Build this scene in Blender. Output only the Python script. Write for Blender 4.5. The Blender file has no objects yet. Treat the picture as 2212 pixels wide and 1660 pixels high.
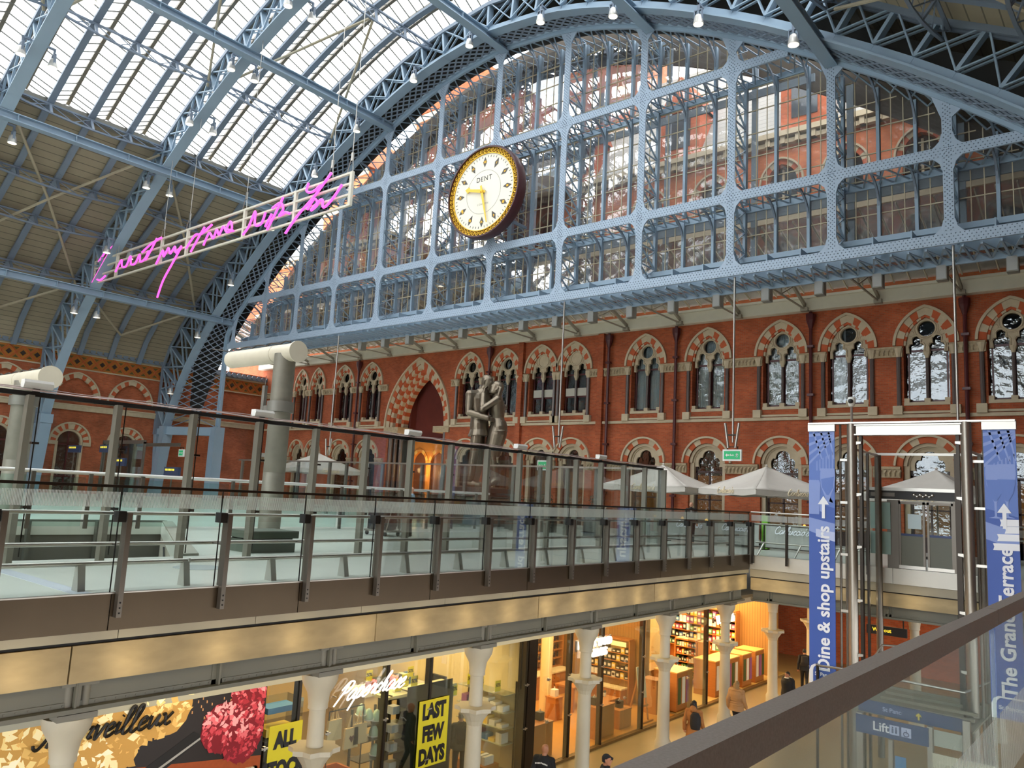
import bpy, bmesh, math, random
from mathutils import Vector, Matrix
from mathutils.geometry import tessellate_polygon
PI = math.pi
random.seed(7)
sc = bpy.context.scene
COL = sc.collection
# ---------------------------------------------------------------- camera, sky, exposure
cam_d = bpy.data.cameras.new('camera'); cam_d.sensor_width = 36; cam_d.lens = 1681.03/2212*36
cam_d.clip_start = 0.05; cam_d.clip_end = 400
cam = bpy.data.objects.new('camera', cam_d); COL.objects.link(cam)
YAW, PIT, ROL = 0.69935, 0.141136, 0.053017
_f = Vector((-math.sin(YAW)*math.cos(PIT), math.cos(YAW)*math.cos(PIT), math.sin(PIT)))
_r = Vector((math.cos(YAW), math.sin(YAW), 0)); _u = _r.cross(_f)
_R = math.cos(ROL)*_r + math.sin(ROL)*_u; _U = -math.sin(ROL)*_r + math.cos(ROL)*_u
cam.matrix_world = Matrix(((_R.x, _U.x, -_f.x, 0), (_R.y, _U.y, -_f.y, 0), (_R.z, _U.z, -_f.z, 1.65), (0, 0, 0, 1)))
sc.camera = cam
w = bpy.data.worlds.new('overcast'); sc.world = w; w.use_nodes = True
_n = w.node_tree.nodes; _l = w.node_tree.links; _n.clear()
_o = _n.new('ShaderNodeOutputWorld'); _b = _n.new('ShaderNodeBackground'); _tc = _n.new('ShaderNodeTexCoord')
_no = _n.new('ShaderNodeTexNoise'); _no.inputs['Scale'].default_value = 2.2; _no.inputs['Detail'].default_value = 5
_cr = _n.new('ShaderNodeValToRGB'); _cr.color_ramp.elements[0].color = (0.84, 0.88, 0.93, 1); _cr.color_ramp.elements[1].color = (1, 1, 1, 1)
_cr.color_ramp.elements[0].position = 0.3; _cr.color_ramp.elements[1].position = 0.6
_l.new(_tc.outputs['Generated'], _no.inputs['Vector']); _l.new(_no.outputs['Fac'], _cr.inputs['Fac'])
_l.new(_cr.outputs['Color'], _b.inputs['Color']); _b.inputs['Strength'].default_value = 6.6
_l.new(_b.outputs['Background'], _o.inputs['Surface'])
vs = sc.view_settings; vs.view_transform = 'Standard'; vs.look = 'None'; vs.exposure = 0.0; vs.gamma = 1.0
try: vs.use_curve_mapping = False
except Exception: pass
cy = sc.cycles
cy.use_denoising = True
cy.max_bounces = 8; cy.diffuse_bounces = 4; cy.glossy_bounces = 4; cy.transmission_bounces = 4; cy.transparent_max_bounces = 48
cy.caustics_reflective = False; cy.caustics_refractive = False; cy.sample_clamp_indirect = 6.0
# ---------------------------------------------------------------- materials
MATS = {}
def S(r, g, b): # sRGB 0-255 -> linear
    return tuple((c/255/12.92 if c <= 10 else ((c/255+0.055)/1.055)**2.4) for c in (r, g, b))
def mat(name, col, rough=0.6, metal=0.0, var=0.0, vscale=2.0, emit=None, es=0.0, spec=0.5, bump=0.0, stretch=None):
    if name in MATS: return MATS[name]
    m = bpy.data.materials.new(name); m.use_nodes = True; n = m.node_tree.nodes; l = m.node_tree.links
    p = n['Principled BSDF']; p.inputs['Base Color'].default_value = (*col, 1); p.inputs['Roughness'].default_value = rough
    p.inputs['Metallic'].default_value = metal; p.inputs['Specular IOR Level'].default_value = spec
    if var or bump:
        g = n.new('ShaderNodeNewGeometry'); t = n.new('ShaderNodeTexNoise'); t.inputs['Scale'].default_value = vscale; t.inputs['Detail'].default_value = 6
        if stretch:
            vm = n.new('ShaderNodeVectorMath'); vm.operation = 'MULTIPLY'; vm.inputs[1].default_value = stretch
            l.new(g.outputs['Position'], vm.inputs[0]); l.new(vm.outputs[0], t.inputs['Vector'])
        else: l.new(g.outputs['Position'], t.inputs['Vector'])
        if var:
            mx = n.new('ShaderNodeMix'); mx.data_type = 'RGBA'
            mx.inputs['A'].default_value = (*[c*(1-var) for c in col], 1); mx.inputs['B'].default_value = (*[min(1, c*(1+var)) for c in col], 1)
            l.new(t.outputs['Fac'], mx.inputs['Factor']); l.new(mx.outputs['Result'], p.inputs['Base Color'])
        if bump:
            b = n.new('ShaderNodeBump'); b.inputs['Strength'].default_value = bump; l.new(t.outputs['Fac'], b.inputs['Height']); l.new(b.outputs['Normal'], p.inputs['Normal'])
    if emit: p.inputs['Emission Color'].default_value = (*emit, 1); p.inputs['Emission Strength'].default_value = es
    MATS[name] = m; return m
def glass(name, tint, refl=1.0, rough=0.01, haze=0.0, hazecol=(0.8, 0.85, 0.85), wave=0.0):
    if name in MATS: return MATS[name]
    m = bpy.data.materials.new(name); m.use_nodes = True; n = m.node_tree.nodes; l = m.node_tree.links; n.clear()
    o = n.new('ShaderNodeOutputMaterial'); tr = n.new('ShaderNodeBsdfTransparent'); tr.inputs['Color'].default_value = (*tint, 1)
    gl = n.new('ShaderNodeBsdfGlossy'); gl.inputs['Roughness'].default_value = rough
    fr = n.new('ShaderNodeFresnel'); fr.inputs['IOR'].default_value = 1.5
    mu = n.new('ShaderNodeMath'); mu.operation = 'MULTIPLY'; mu.inputs[1].default_value = refl; mu.use_clamp = True
    l.new(fr.outputs[0], mu.inputs[0]); mx = n.new('ShaderNodeMixShader'); l.new(mu.outputs[0], mx.inputs[0])
    src = tr.outputs[0]
    if haze:
        d = n.new('ShaderNodeBsdfDiffuse'); d.inputs['Color'].default_value = (*hazecol, 1); t2 = n.new('ShaderNodeBsdfTranslucent'); t2.inputs['Color'].default_value = (*hazecol, 1)
        m1 = n.new('ShaderNodeMixShader'); m1.inputs[0].default_value = 0.5; l.new(d.outputs[0], m1.inputs[1]); l.new(t2.outputs[0], m1.inputs[2])
        m2 = n.new('ShaderNodeMixShader'); m2.inputs[0].default_value = haze; l.new(tr.outputs[0], m2.inputs[1]); l.new(m1.outputs[0], m2.inputs[2]); src = m2.outputs[0]
    if wave:
        g = n.new('ShaderNodeNewGeometry'); t = n.new('ShaderNodeTexNoise'); t.inputs['Scale'].default_value = 1.6; t.inputs['Detail'].default_value = 3
        l.new(g.outputs['Position'], t.inputs['Vector']); b = n.new('ShaderNodeBump'); b.inputs['Strength'].default_value = wave; b.inputs['Distance'].default_value = 0.1
        l.new(t.outputs['Fac'], b.inputs['Height']); l.new(b.outputs['Normal'], gl.inputs['Normal'])
    l.new(src, mx.inputs[1]); l.new(gl.outputs[0], mx.inputs[2]); l.new(mx.outputs[0], o.inputs[0])
    MATS[name] = m; return m
def brick(name, axis, c1, c2, mortar, scale=1.0, rough=0.85):
    if name in MATS: return MATS[name]
    m = bpy.data.materials.new(name); m.use_nodes = True; n = m.node_tree.nodes; l = m.node_tree.links
    p = n['Principled BSDF']; p.inputs['Roughness'].default_value = rough; p.inputs['Specular IOR Level'].default_value = 0.25
    g = n.new('ShaderNodeNewGeometry'); s = n.new('ShaderNodeSeparateXYZ'); c = n.new('ShaderNodeCombineXYZ')
    l.new(g.outputs['Position'], s.inputs[0]); l.new(s.outputs[0 if axis == 'x' else 1], c.inputs[0]); l.new(s.outputs[2], c.inputs[1])
    b = n.new('ShaderNodeTexBrick'); b.inputs['Scale'].default_value = scale; b.inputs['Brick Width'].default_value = 0.24; b.inputs['Row Height'].default_value = 0.085
    b.inputs['Mortar Size'].default_value = 0.008; b.inputs['Color1'].default_value = (*c1, 1); b.inputs['Color2'].default_value = (*c2, 1); b.inputs['Mortar'].default_value = (*mortar, 1)
    b.inputs['Bias'].default_value = 0.1
    l.new(c.outputs[0], b.inputs['Vector'])
    t = n.new('ShaderNodeTexNoise'); t.inputs['Scale'].default_value = 0.7; t.inputs['Detail'].default_value = 8; l.new(g.outputs['Position'], t.inputs['Vector'])
    mr = n.new('ShaderNodeMapRange'); mr.inputs['From Min'].default_value = 0.3; mr.inputs['From Max'].default_value = 0.7; mr.inputs['To Min'].default_value = 0.72; mr.inputs['To Max'].default_value = 1.2
    l.new(t.outputs['Fac'], mr.inputs[0]); mx = n.new('ShaderNodeMix'); mx.data_type = 'RGBA'; mx.blend_type = 'MULTIPLY'; mx.inputs['Factor'].default_value = 1
    l.new(b.outputs['Color'], mx.inputs['A']); l.new(mr.outputs[0], mx.inputs['B']); l.new(mx.outputs['Result'], p.inputs['Base Color'])
    MATS[name] = m; return m
def banded(name, axis, step, col, gap, rough=0.8, thick=0.08, var=0.15):
    """boards: dark joint lines every `step` metres along a world axis"""
    if name in MATS: return MATS[name]
    m = bpy.data.materials.new(name); m.use_nodes = True; n = m.node_tree.nodes; l = m.node_tree.links
    p = n['Principled BSDF']; p.inputs['Roughness'].default_value = rough
    g = n.new('ShaderNodeNewGeometry'); s = n.new('ShaderNodeSeparateXYZ'); l.new(g.outputs['Position'], s.inputs[0])
    d = n.new('ShaderNodeMath'); d.operation = 'DIVIDE'; d.inputs[1].default_value = step; l.new(s.outputs['xyz'.index(axis)], d.inputs[0])
    f = n.new('ShaderNodeMath'); f.operation = 'FRACT'; l.new(d.outputs[0], f.inputs[0])
    q = n.new('ShaderNodeMath'); q.operation = 'LESS_THAN'; q.inputs[1].default_value = thick; l.new(f.outputs[0], q.inputs[0])
    t = n.new('ShaderNodeTexNoise'); t.inputs['Scale'].default_value = 0.8; t.inputs['Detail'].default_value = 6; l.new(g.outputs['Position'], t.inputs['Vector'])
    a = n.new('ShaderNodeMix'); a.data_type = 'RGBA'; a.inputs['A'].default_value = (*[c*(1-var) for c in col], 1); a.inputs['B'].default_value = (*[c*(1+var) for c in col], 1); l.new(t.outputs['Fac'], a.inputs['Factor'])
    mx = n.new('ShaderNodeMix'); mx.data_type = 'RGBA'; mx.inputs['B'].default_value = (*gap, 1); l.new(a.outputs['Result'], mx.inputs['A']); l.new(q.outputs[0], mx.inputs['Factor'])
    l.new(mx.outputs['Result'], p.inputs['Base Color']); MATS[name] = m; return m
BRICK = brick('red brick', 'x', S(184, 94, 58), S(160, 78, 48), S(150, 104, 78))
BRICKU = brick('brick lightened for daylight', 'x', S(212, 122, 78), S(190, 104, 66), S(170, 122, 92))  # brighter copy of the red brick, outdoor daylight put into its colour
BRICKY = brick('red brick side', 'y', S(184, 100, 66), S(160, 84, 54), S(152, 110, 84))
VRED = mat('voussoir brick', S(182, 88, 50), 0.85, var=0.25, vscale=3)
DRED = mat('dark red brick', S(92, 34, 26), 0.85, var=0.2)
STONE = mat('cream stone', S(190, 174, 146), 0.8, var=0.22, vscale=3.0, bump=0.15)
STONED = mat('carved stone', S(170, 152, 122), 0.85, var=0.4, vscale=9, bump=0.8)
COLN = mat('dark granite', S(92, 80, 76), 0.35, var=0.15)
BLUE = mat('blue grey steel', S(142, 164, 182), 0.45, var=0.12, vscale=0.8)
BLUED = mat('slate blue steel', S(116, 130, 146), 0.5, var=0.15, vscale=0.8)
MULL = mat('cream glazing bars', S(186, 176, 150), 0.6)
DARK = mat('near black', S(22, 20, 20), 0.6)
DMET = mat('dark bronze metal', S(52, 46, 40), 0.35, 0.7)
STEEL = mat('brushed steel', S(176, 172, 164), 0.32, 0.9, var=0.06, vscale=6)
POST = mat('grey post metal', S(112, 106, 98), 0.42, 0.75, var=0.06, vscale=4)
FASC = mat('bronze fascia', S(82, 70, 55), 0.36, 0.75, var=0.18, vscale=1.2)
BAND = mat('pale fascia band', S(178, 172, 152), 0.5, var=0.06)
WHITE = mat('white paint', S(225, 225, 220), 0.5)
GREY = mat('grey paint', S(128, 126, 116), 0.55, var=0.08)
CAST = mat('cream cast iron', S(196, 190, 170), 0.5, var=0.08, vscale=3)
CONC = mat('concrete', S(150, 146, 134), 0.75, var=0.16, vscale=1.5, bump=0.05)
FIN = mat('grey fin metal', S(136, 133, 122), 0.5, 0.3, var=0.06, vscale=4)
MAROON = mat('maroon paint', S(74, 22, 24), 0.4)
GLASS = glass('clear glass', (0.935, 0.975, 0.96), 0.5)
GLASSG = glass('grey screen glass', (0.93, 0.95, 0.945), 0.3)
GLASSD = glass('window glass', (0.8, 0.85, 0.87), 2.4, wave=0.5)
GLASSS = glass('dusty screen glass', (0.90, 0.91, 0.91), 0.8, 0.02, haze=0.05, hazecol=(0.82, 0.82, 0.8), wave=0.025)
GLASSR = glass('roof glass', (0.93, 0.95, 0.96), 0.4, 0.1, haze=0.10, hazecol=(0.95, 0.97, 1.0))
FRIT = glass('white frit', (0.3, 0.33, 0.31), 0.0, haze=0.85, hazecol=(0.94, 0.97, 0.94))
WARMW = mat('warm shop wall', S(232, 206, 150), 0.7)
OAK = mat('oak', S(176, 112, 52), 0.5, var=0.2, vscale=3, stretch=(1, 1, 6))
YEL = mat('yellow poster', S(226, 216, 40), 0.5)
BLACK = mat('black print', S(16, 15, 14), 0.5)
# ---------------------------------------------------------------- mesh helpers
class MB:
    def __init__(s): s.v = []; s.f = []; s.m = []
    def add(s, vs, fs, m=0):
        k = len(s.v); s.v.extend([tuple(p) for p in vs]); s.f.extend([tuple(i+k for i in f) for f in fs]); s.m.extend([m]*len(fs)); return s
    def box(s, x0, x1, y0, y1, z0, z1, m=0):
        return s.add([(x0,y0,z0),(x1,y0,z0),(x1,y1,z0),(x0,y1,z0),(x0,y0,z1),(x1,y0,z1),(x1,y1,z1),(x0,y1,z1)],
                     [(3,2,1,0),(4,5,6,7),(0,1,5,4),(1,2,6,5),(2,3,7,6),(3,0,4,7)], m)
    def bar(s, p, q, w=0.1, h=0.1, up=(0,0,1), m=0):
        p = Vector(p); q = Vector(q); d = q-p
        if d.length < 1e-6: return s
        d.normalize(); up = Vector(up); a = d.cross(up)
        if a.length < 1e-4: a = d.cross(Vector((1,0,0)) if abs(d.x) < 0.9 else Vector((0,1,0)))
        a.normalize(); b = a.cross(d); a = a*(w/2); b = b*(h/2)
        c = [p-a-b, p+a-b, p+a+b, p-a+b, q-a-b, q+a-b, q+a+b, q-a+b]
        return s.add(c, [(3,2,1,0),(4,5,6,7),(0,1,5,4),(1,2,6,5),(2,3,7,6),(3,0,4,7)], m)
    def tube(s, pts, r, n=8, m=0, caps=True, flat=1.0, nrm=None):
        pts = [Vector(p) for p in pts]; N = len(pts)
        if N < 2: return s
        rs = r if isinstance(r, (list, tuple)) else [r]*N
        ref = None; rings = []
        for i in range(N):
            t = pts[min(i+1, N-1)]-pts[max(i-1, 0)]
            t = t.normalized() if t.length > 1e-9 else Vector((0,0,1))
            if nrm is not None: b = Vector(nrm); a = t.cross(b); a.normalize()
            else:
                if ref is None:
                    ref = Vector((0,0,1)) if abs(t.z) < 0.9 else Vector((1,0,0))
                a = ref-t*ref.dot(t); a.normalize(); ref = a; b = t.cross(a)
            rings.append([pts[i]+a*(rs[i]*math.cos(2*PI*k/n))+b*(rs[i]*flat*math.sin(2*PI*k/n)) for k in range(n)])
        vs = [v for ring in rings for v in ring]
        fs = [(i*n+k, i*n+(k+1)%n, (i+1)*n+(k+1)%n, (i+1)*n+k) for i in range(N-1) for k in range(n)]
        if caps: fs.append(tuple(range(n-1, -1, -1))); fs.append(tuple((N-1)*n+k for k in range(n)))
        return s.add(vs, fs, m)
    def lathe(s, prof, c=(0,0,0), n=16, m=0, axis='z', caps=True):
        vs = []
        for r, h in prof:
            for k in range(n):
                a = 2*PI*k/n; x, y = r*math.cos(a), r*math.sin(a)
                vs.append((c[0]+x, c[1]+y, c[2]+h) if axis == 'z' else (c[0]+x, c[1]-h, c[2]+y) if axis == 'y' else (c[0]+h, c[1]+x, c[2]+y))
        N = len(prof)
        fs = [(i*n+k, i*n+(k+1)%n, (i+1)*n+(k+1)%n, (i+1)*n+k) for i in range(N-1) for k in range(n)]
        if caps: fs.append(tuple(range(n-1, -1, -1))); fs.append(tuple((N-1)*n+k for k in range(n)))
        return s.add(vs, fs, m)
    def prism(s, poly, fn, w0, w1, m=0):
        """poly of (u,v), fn(u,v,w)->xyz"""
        n = len(poly); vs = [fn(u, v, w0) for u, v in poly]+[fn(u, v, w1) for u, v in poly]
        return s.add(vs, [tuple(range(n-1, -1, -1)), tuple(range(n, 2*n))]+[(i, (i+1)%n, n+(i+1)%n, n+i) for i in range(n)], m)
    def plate(s, loops, fn, w0, w1, m=0, back=True):
        """flat plate with holes; loops[0] outer, the rest holes"""
        flat = [p for lp in loops for p in lp]
        tris = tessellate_polygon([[Vector((u, v, 0)) for u, v in lp] for lp in loops])
        s.add([fn(u, v, w0) for u, v in flat], [tuple(t) for t in tris], m)
        if back: s.add([fn(u, v, w1) for u, v in flat], [tuple(t)[::-1] for t in tris], m)
        for lp in loops:
            n = len(lp); s.add([fn(u, v, w0) for u, v in lp]+[fn(u, v, w1) for u, v in lp], [(i, (i+1)%n, n+(i+1)%n, n+i) for i in range(n)], m)
        return s
    def ball(s, c, r, n=10, m=0, sc3=(1,1,1)):
        vs = [(c[0], c[1], c[2]-r*sc3[2])]; k2 = n//2
        for i in range(1, k2):
            a = -PI/2+PI*i/k2
            for k in range(n): vs.append((c[0]+r*sc3[0]*math.cos(a)*math.cos(2*PI*k/n), c[1]+r*sc3[1]*math.cos(a)*math.sin(2*PI*k/n), c[2]+r*sc3[2]*math.sin(a)))
        vs.append((c[0], c[1], c[2]+r*sc3[2])); L = len(vs)-1
        fs = [(0, 1+(k+1)%n, 1+k) for k in range(n)]
        for i in range(k2-2): fs += [(1+i*n+k, 1+i*n+(k+1)%n, 1+(i+1)*n+(k+1)%n, 1+(i+1)*n+k) for k in range(n)]
        b = 1+(k2-2)*n; fs += [(b+k, b+(k+1)%n, L) for k in range(n)]
        return s.add(vs, fs, m)
    def mesh(s, mesh, fn=None, m=0):
        return s.add([fn(*v.co) if fn else v.co for v in mesh.vertices], [tuple(p.vertices) for p in mesh.polygons], m)
    def build(s, name, mats, parent=None, smooth=False, loc=None):
        me = bpy.data.meshes.new(name)
        o0 = Vector(loc) if loc is not None else (ROOTLOC.get(parent.name, Vector()) if parent else Vector())
        me.from_pydata([(v[0]-o0[0], v[1]-o0[1], v[2]-o0[2]) for v in s.v], [], s.f)
        if not isinstance(mats, (list, tuple)): mats = [mats]
        for mm in mats: me.materials.append(mm)
        if len(mats) > 1: me.polygons.foreach_set('material_index', s.m)
        if smooth:
            me.polygons.foreach_set('use_smooth', [True]*len(me.polygons)); me.update()
            try: me.set_sharp_from_angle(angle=0.7)
            except Exception: pass
        me.update(); me.validate()
        o = bpy.data.objects.new(name, me); COL.objects.link(o)
        if parent: o.parent = parent; ROOTLOC[o.name] = o0
        elif loc is not None: o.location = loc; ROOTLOC[o.name] = o0
        else: ROOTLOC[o.name] = Vector()
        return o
ROOTLOC = {}
def tag(o, label=None, cat=None, group=None, kind=None):
    if label: o['label'] = label
    if cat: o['category'] = cat
    if group: o['group'] = group
    if kind: o['kind'] = kind
    return o
def thing(name, label, cat, loc=(0,0,0), group=None, kind=None, rz=0):
    o = bpy.data.objects.new(name, None); COL.objects.link(o); o.location = loc; o.rotation_euler = (0,0,rz); o.empty_display_size = 0.2
    ROOTLOC[o.name] = Vector(loc); return tag(o, label, cat, group, kind)
def kids(o): return [c for c in COL.objects if c.parent == o]
KID = {}
def dup(root, loc, rz=None, label=None, group=None, name=None):
    if root.name not in KID:
        allc = [c for c in COL.objects if c.parent]
        KID[root.name] = [(c, [g for g in allc if g.parent == c]) for c in allc if c.parent == root]
    r = root.copy(); COL.objects.link(r); r.location = loc
    if name: r.name = name
    if rz is not None: r.rotation_euler = (0,0,rz)
    if label: r['label'] = label
    if group: r['group'] = group
    for c, gs in KID[root.name]:
        c2 = c.copy(); COL.objects.link(c2); c2.parent = r
        for g in gs: g2 = g.copy(); COL.objects.link(g2); g2.parent = c2
    return r
def cat_rom(P, k=6, closed=False):
    out = []; n = len(P); D = len(P[0])
    for i in range(n if closed else n-1):
        a, b, c, d = [P[j % n] if closed else P[min(max(j, 0), n-1)] for j in (i-1, i, i+1, i+2)]
        for t in range(k):
            t /= k; out.append(tuple(0.5*((2*b[q])+(c[q]-a[q])*t+(2*a[q]-5*b[q]+4*c[q]-d[q])*t*t+(3*b[q]-a[q]-3*c[q]+d[q])*t**3) for q in range(D)))
    if not closed: out.append(tuple(P[-1]))
    return out
_TX = {}
def text_mesh(txt, size=1.0, shear=0.0, extrude=0.0, align='CENTER', bold=0.0, space=1.0, line=1.0):
    k = (txt, size, shear, extrude, align, bold, space, line)
    if k in _TX: return _TX[k]
    c = bpy.data.curves.new('txt', 'FONT'); c.body = txt; c.size = size; c.shear = shear; c.extrude = extrude; c.align_x = align; c.align_y = 'CENTER'; c.offset = bold; c.space_character = space; c.space_line = line; c.resolution_u = 3
    o = bpy.data.objects.new('txt', c); COL.objects.link(o); dg = bpy.context.evaluated_depsgraph_get()
    me = bpy.data.meshes.new_from_object(o.evaluated_get(dg)); bpy.data.objects.remove(o); bpy.data.curves.remove(c)
    _TX[k] = me; return me
# text planes: facing -y (front), +x
def FY(x, y, z): return lambda u, v, w: (x+u, y-w, z+v)
def FX(x, y, z): return lambda u, v, w: (x+w, y+u, z+v)
def vert(fn): return lambda u, v, w: fn(-v, u, w)   # text reading bottom to top
# cursive stroke letters, unit x-height 1
GLY = {
 'a': (1.15, [[(0.9,0.75),(0.55,1.0),(0.15,0.6),(0.2,0.08),(0.55,0.1),(0.9,0.7),(0.82,0.15),(1.15,0.2)]]),
 'r': (0.85, [[(0,0.2),(0.25,1.05),(0.35,0.85),(0.7,0.9),(0.55,0.2),(0.85,0.2)]]),
 'l': (0.7, [[(0,0.2),(0.5,1.5),(0.45,2.0),(0.2,1.7),(0.2,0.2),(0.45,0.0),(0.7,0.25)]]),
 'u': (1.1, [[(0,0.7),(0.15,0.95),(0.2,0.2),(0.45,0.05),(0.85,0.95),(0.8,0.2),(1.1,0.25)]]),
 'c': (0.85, [[(0.7,0.8),(0.5,1.0),(0.15,0.6),(0.25,0.08),(0.55,0.05),(0.85,0.25)]]),
 'i': (0.55, [[(0,0.6),(0.2,0.95),(0.18,0.15),(0.55,0.25)], [(0.25,1.35),(0.3,1.42)]]),
 'o': (0.95, [[(0.5,1.0),(0.12,0.6),(0.3,0.03),(0.7,0.3),(0.68,0.85),(0.45,1.0),(0.95,0.85)]]),
 's': (0.8, [[(0,0.2),(0.5,1.05),(0.65,0.4),(0.4,0.0),(0.1,0.15)], [(0.6,0.1),(0.8,0.25)]]),
 'e': (0.85, [[(0.1,0.4),(0.6,0.65),(0.5,1.0),(0.15,0.7),(0.2,0.1),(0.5,0.03),(0.85,0.3)]]),
 'p': (1.0, [[(0.1,0.8),(0.25,1.0),(0.05,-1.0)], [(0.2,0.7),(0.55,1.0),(0.75,0.6),(0.5,0.05),(0.2,0.15)], [(0.55,0.05),(1.0,0.3)]]),
 'h': (1.0, [[(0,0.2),(0.5,1.7),(0.3,1.8),(0.1,0.0)], [(0.15,0.5),(0.5,1.0),(0.65,0.7),(0.6,0.1),(1.0,0.25)]]),
 'v': (0.95, [[(0,0.75),(0.2,1.0),(0.3,0.1),(0.45,0.05),(0.8,0.95),(0.95,0.85)]]),
 'x': (1.0, [[(0.05,0.9),(0.3,0.9),(0.6,0.1),(1.0,0.25)], [(0.9,1.0),(0.5,0.5),(0.05,0.05)]]),
 'C': (1.3, [[(1.1,1.6),(0.8,1.95),(0.3,1.5),(0.1,0.7),(0.4,0.05),(0.9,0.1),(1.3,0.35)]]),
 'M': (2.0, [[(-0.7,0.35),(-0.55,0.1),(-0.2,0.05),(0.3,1.1),(0.55,1.95),(0.35,0.0)], [(0.55,1.95),(0.8,0.7),(1.5,2.0),(1.35,0.1),(1.9,0.2)]]),
 'P': (1.3, [[(0.0,-0.3),(0.35,1.0),(0.5,1.7)], [(-0.1,1.1),(0.4,1.8),(1.1,1.6),(0.9,0.9),(0.35,0.75)]]),
 "'": (0.35, [[(0.15,1.9),(0.05,1.5)]]), ' ': (0.7, []),
}
def script(mb, txt, fn, size, r, slant=0.35, m=0, n=5, track=0.95, flat=1.0):
    x = 0.0
    tot = sum(GLY[c][0]*track for c in txt)
    for c in txt:
        wd, st = GLY[c]
        for q in st:
            p = cat_rom([((x+a+slant*b-tot/2)*size, b*size) for a, b in q], 5)
            mb.tube([fn(u, v, 0) for u, v in p], r, n, m)
        x += wd*track
    return mb
# arch outlines
def arch(cx, zs, hw, c=0.0, n=10, zb=None):
    R = hw+c; a0 = math.acos(-c/R) if c else PI/2
    L = [(cx+c+R*math.cos(PI-(PI-a0)*i/n), zs+R*math.sin(PI-(PI-a0)*i/n)) for i in range(n+1)]
    Rr = [(2*cx-x, z) for x, z in L[-2::-1]]
    P = L+Rr
    if zb is not None: P = [(cx-hw, zb)]+P+[(cx+hw, zb)]
    return P
def ring_blocks(mb, cx, zs, hw0, hw1, c, y0, y1, nb, mats=(0,1), fn=None, seg=2):
    fn = fn or (lambda u, v, w: (u, w, v))
    R0, R1 = hw0+c, hw1+c; A0 = math.acos(-c/R0) if c else PI/2; A1 = math.acos(-c/R1) if c else PI/2
    for side in (0, 1):
        for b in range(nb):
            p = []
            for k in range(seg+1):
                t = (b+k/seg)/nb; a = PI-(PI-A0)*t; p.append((c+R0*math.cos(a), zs+R0*math.sin(a)))
            for k in range(seg, -1, -1):
                t = (b+k/seg)/nb; a = PI-(PI-A1)*t; p.append((c+R1*math.cos(a), zs+R1*math.sin(a)))
            if side: p = [(-x, z) for x, z in p][::-1]
            mb.prism([(cx+x, z) for x, z in p], fn, y0, y1, mats[(nb-1-b) % len(mats)])
    return mb
# ================================================================ FLOORS AND VOID EDGES
ZL = -5.6
FLO = mat('pale terrazzo', S(206, 210, 200), 0.28, var=0.10, vscale=0.7, stretch=(1, 3, 1), spec=0.4)
mb = MB()
PITP = [(-16.0, -2.0), (-16.0, 8.5), (-27.8, 13.9), (-27.8, -2.0)]
mb.plate([[(-70, -75), (-11.24, -75), (-11.24, 41), (-70, 41)], PITP], lambda u, v, w_: (u, v, w_), 0, -0.42)
mb.box(-11.24, 16, 26.7, 41, -0.42, 0); mb.box(-0.05, 16, -75, 26.7, -0.42, 0); mb.box(-11.24, -0.05, -75, -12, -0.42, 0)
tag(mb.build('floor', FLO), 'pale polished stone floor of the upper concourse around the void', 'floor', kind='structure')
tag(MB().box(-45, 16, -12, 46, ZL-0.3, ZL).build('floor_lower', mat('lower floor stone', S(158, 140, 102), 0.3, var=0.15, vscale=0.8)), 'warm stone floor of the lower shopping concourse', 'floor', kind='structure')
tag(MB().box(-45, -11.6, -12, 46, -1.54, -1.44).box(-11.3, 16, 27, 46, -1.54, -1.44).build('ceiling_lower', mat('lower ceiling', S(150, 140, 118), 0.8)), 'dim ceiling over the lower concourse and its shops', 'ceiling', kind='structure')
# pit in the upper floor (escalator well) with its walls
PIT = mat('pit wall', S(96, 94, 86), 0.7, var=0.1)
e = thing('trim_1', 'dark recessed well cut into the upper floor behind the tall glass screen', 'stairwell', (-21, 6, 0), kind='structure')
_id = lambda u, v, w_: (u, v, w_)
MB().box(-28.1, -27.82, -2, 14.1, -2.4, 0.06).build('back_wall', PIT, e)
MB().prism([(-16.02, 8.52), (-27.8, 13.92), (-27.8, 14.3), (-16.02, 8.9)], _id, -2.4, 0.05).build('side_wall', CONC, e)
MB().box(-28, -16, -2.2, -2, -2.4, 0).box(-16.0, -15.8, -2.2, 8.5, -2.4, -0.43).box(-28.1, -15.8, -2.2, 14.3, -2.5, -2.4).build('well_floor', mat('well floor', S(70, 74, 70), 0.6), e)
mb = MB()
for k in range(7): mb.box(-27.8, -27.6, -1+2.1*k, -0.9+2.1*k, -2.4, 0.04)
mb.box(-27.8, -27.3, -2, 13.6, -1.5, -1.4); mb.box(-27.8, -26.9, -2, 13.2, -2.4, -1.9); mb.build('ledge', mat('well ledge', S(84, 84, 76), 0.6), e)
MB().tube(cat_rom([(-17.2, 9.0, -0.3), (-18.5, 9.6, -0.9), (-19.5, 10.1, -0.5), (-21.5, 11.0, -1.0), (-23.5, 11.9, -0.5)], 6), 0.03, 6).build('cable', DARK, e)
def void_edge(name, label, P, Q, out, ystart):
    """layered slab edge from P to Q (plan points); out = outward plan normal (towards the void)"""
    e = thing(name, label, 'slab edge', (P[0], P[1], -0.75), kind='structure')
    d = Vector((Q[0]-P[0], Q[1]-P[1])); L = d.length; d.normalize(); o = Vector(out)
    def seg(mb, a, b, n0, n1, z0, z1, m=0):
        c = [Vector(P)+d*a+o*n0, Vector(P)+d*b+o*n0, Vector(P)+d*b+o*n1, Vector(P)+d*a+o*n1]
        mb.prism([(q.x, q.y) for q in c], lambda u, v, w: (u, v, w), z0, z1, m)
    return e, d, L, o, seg
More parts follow.
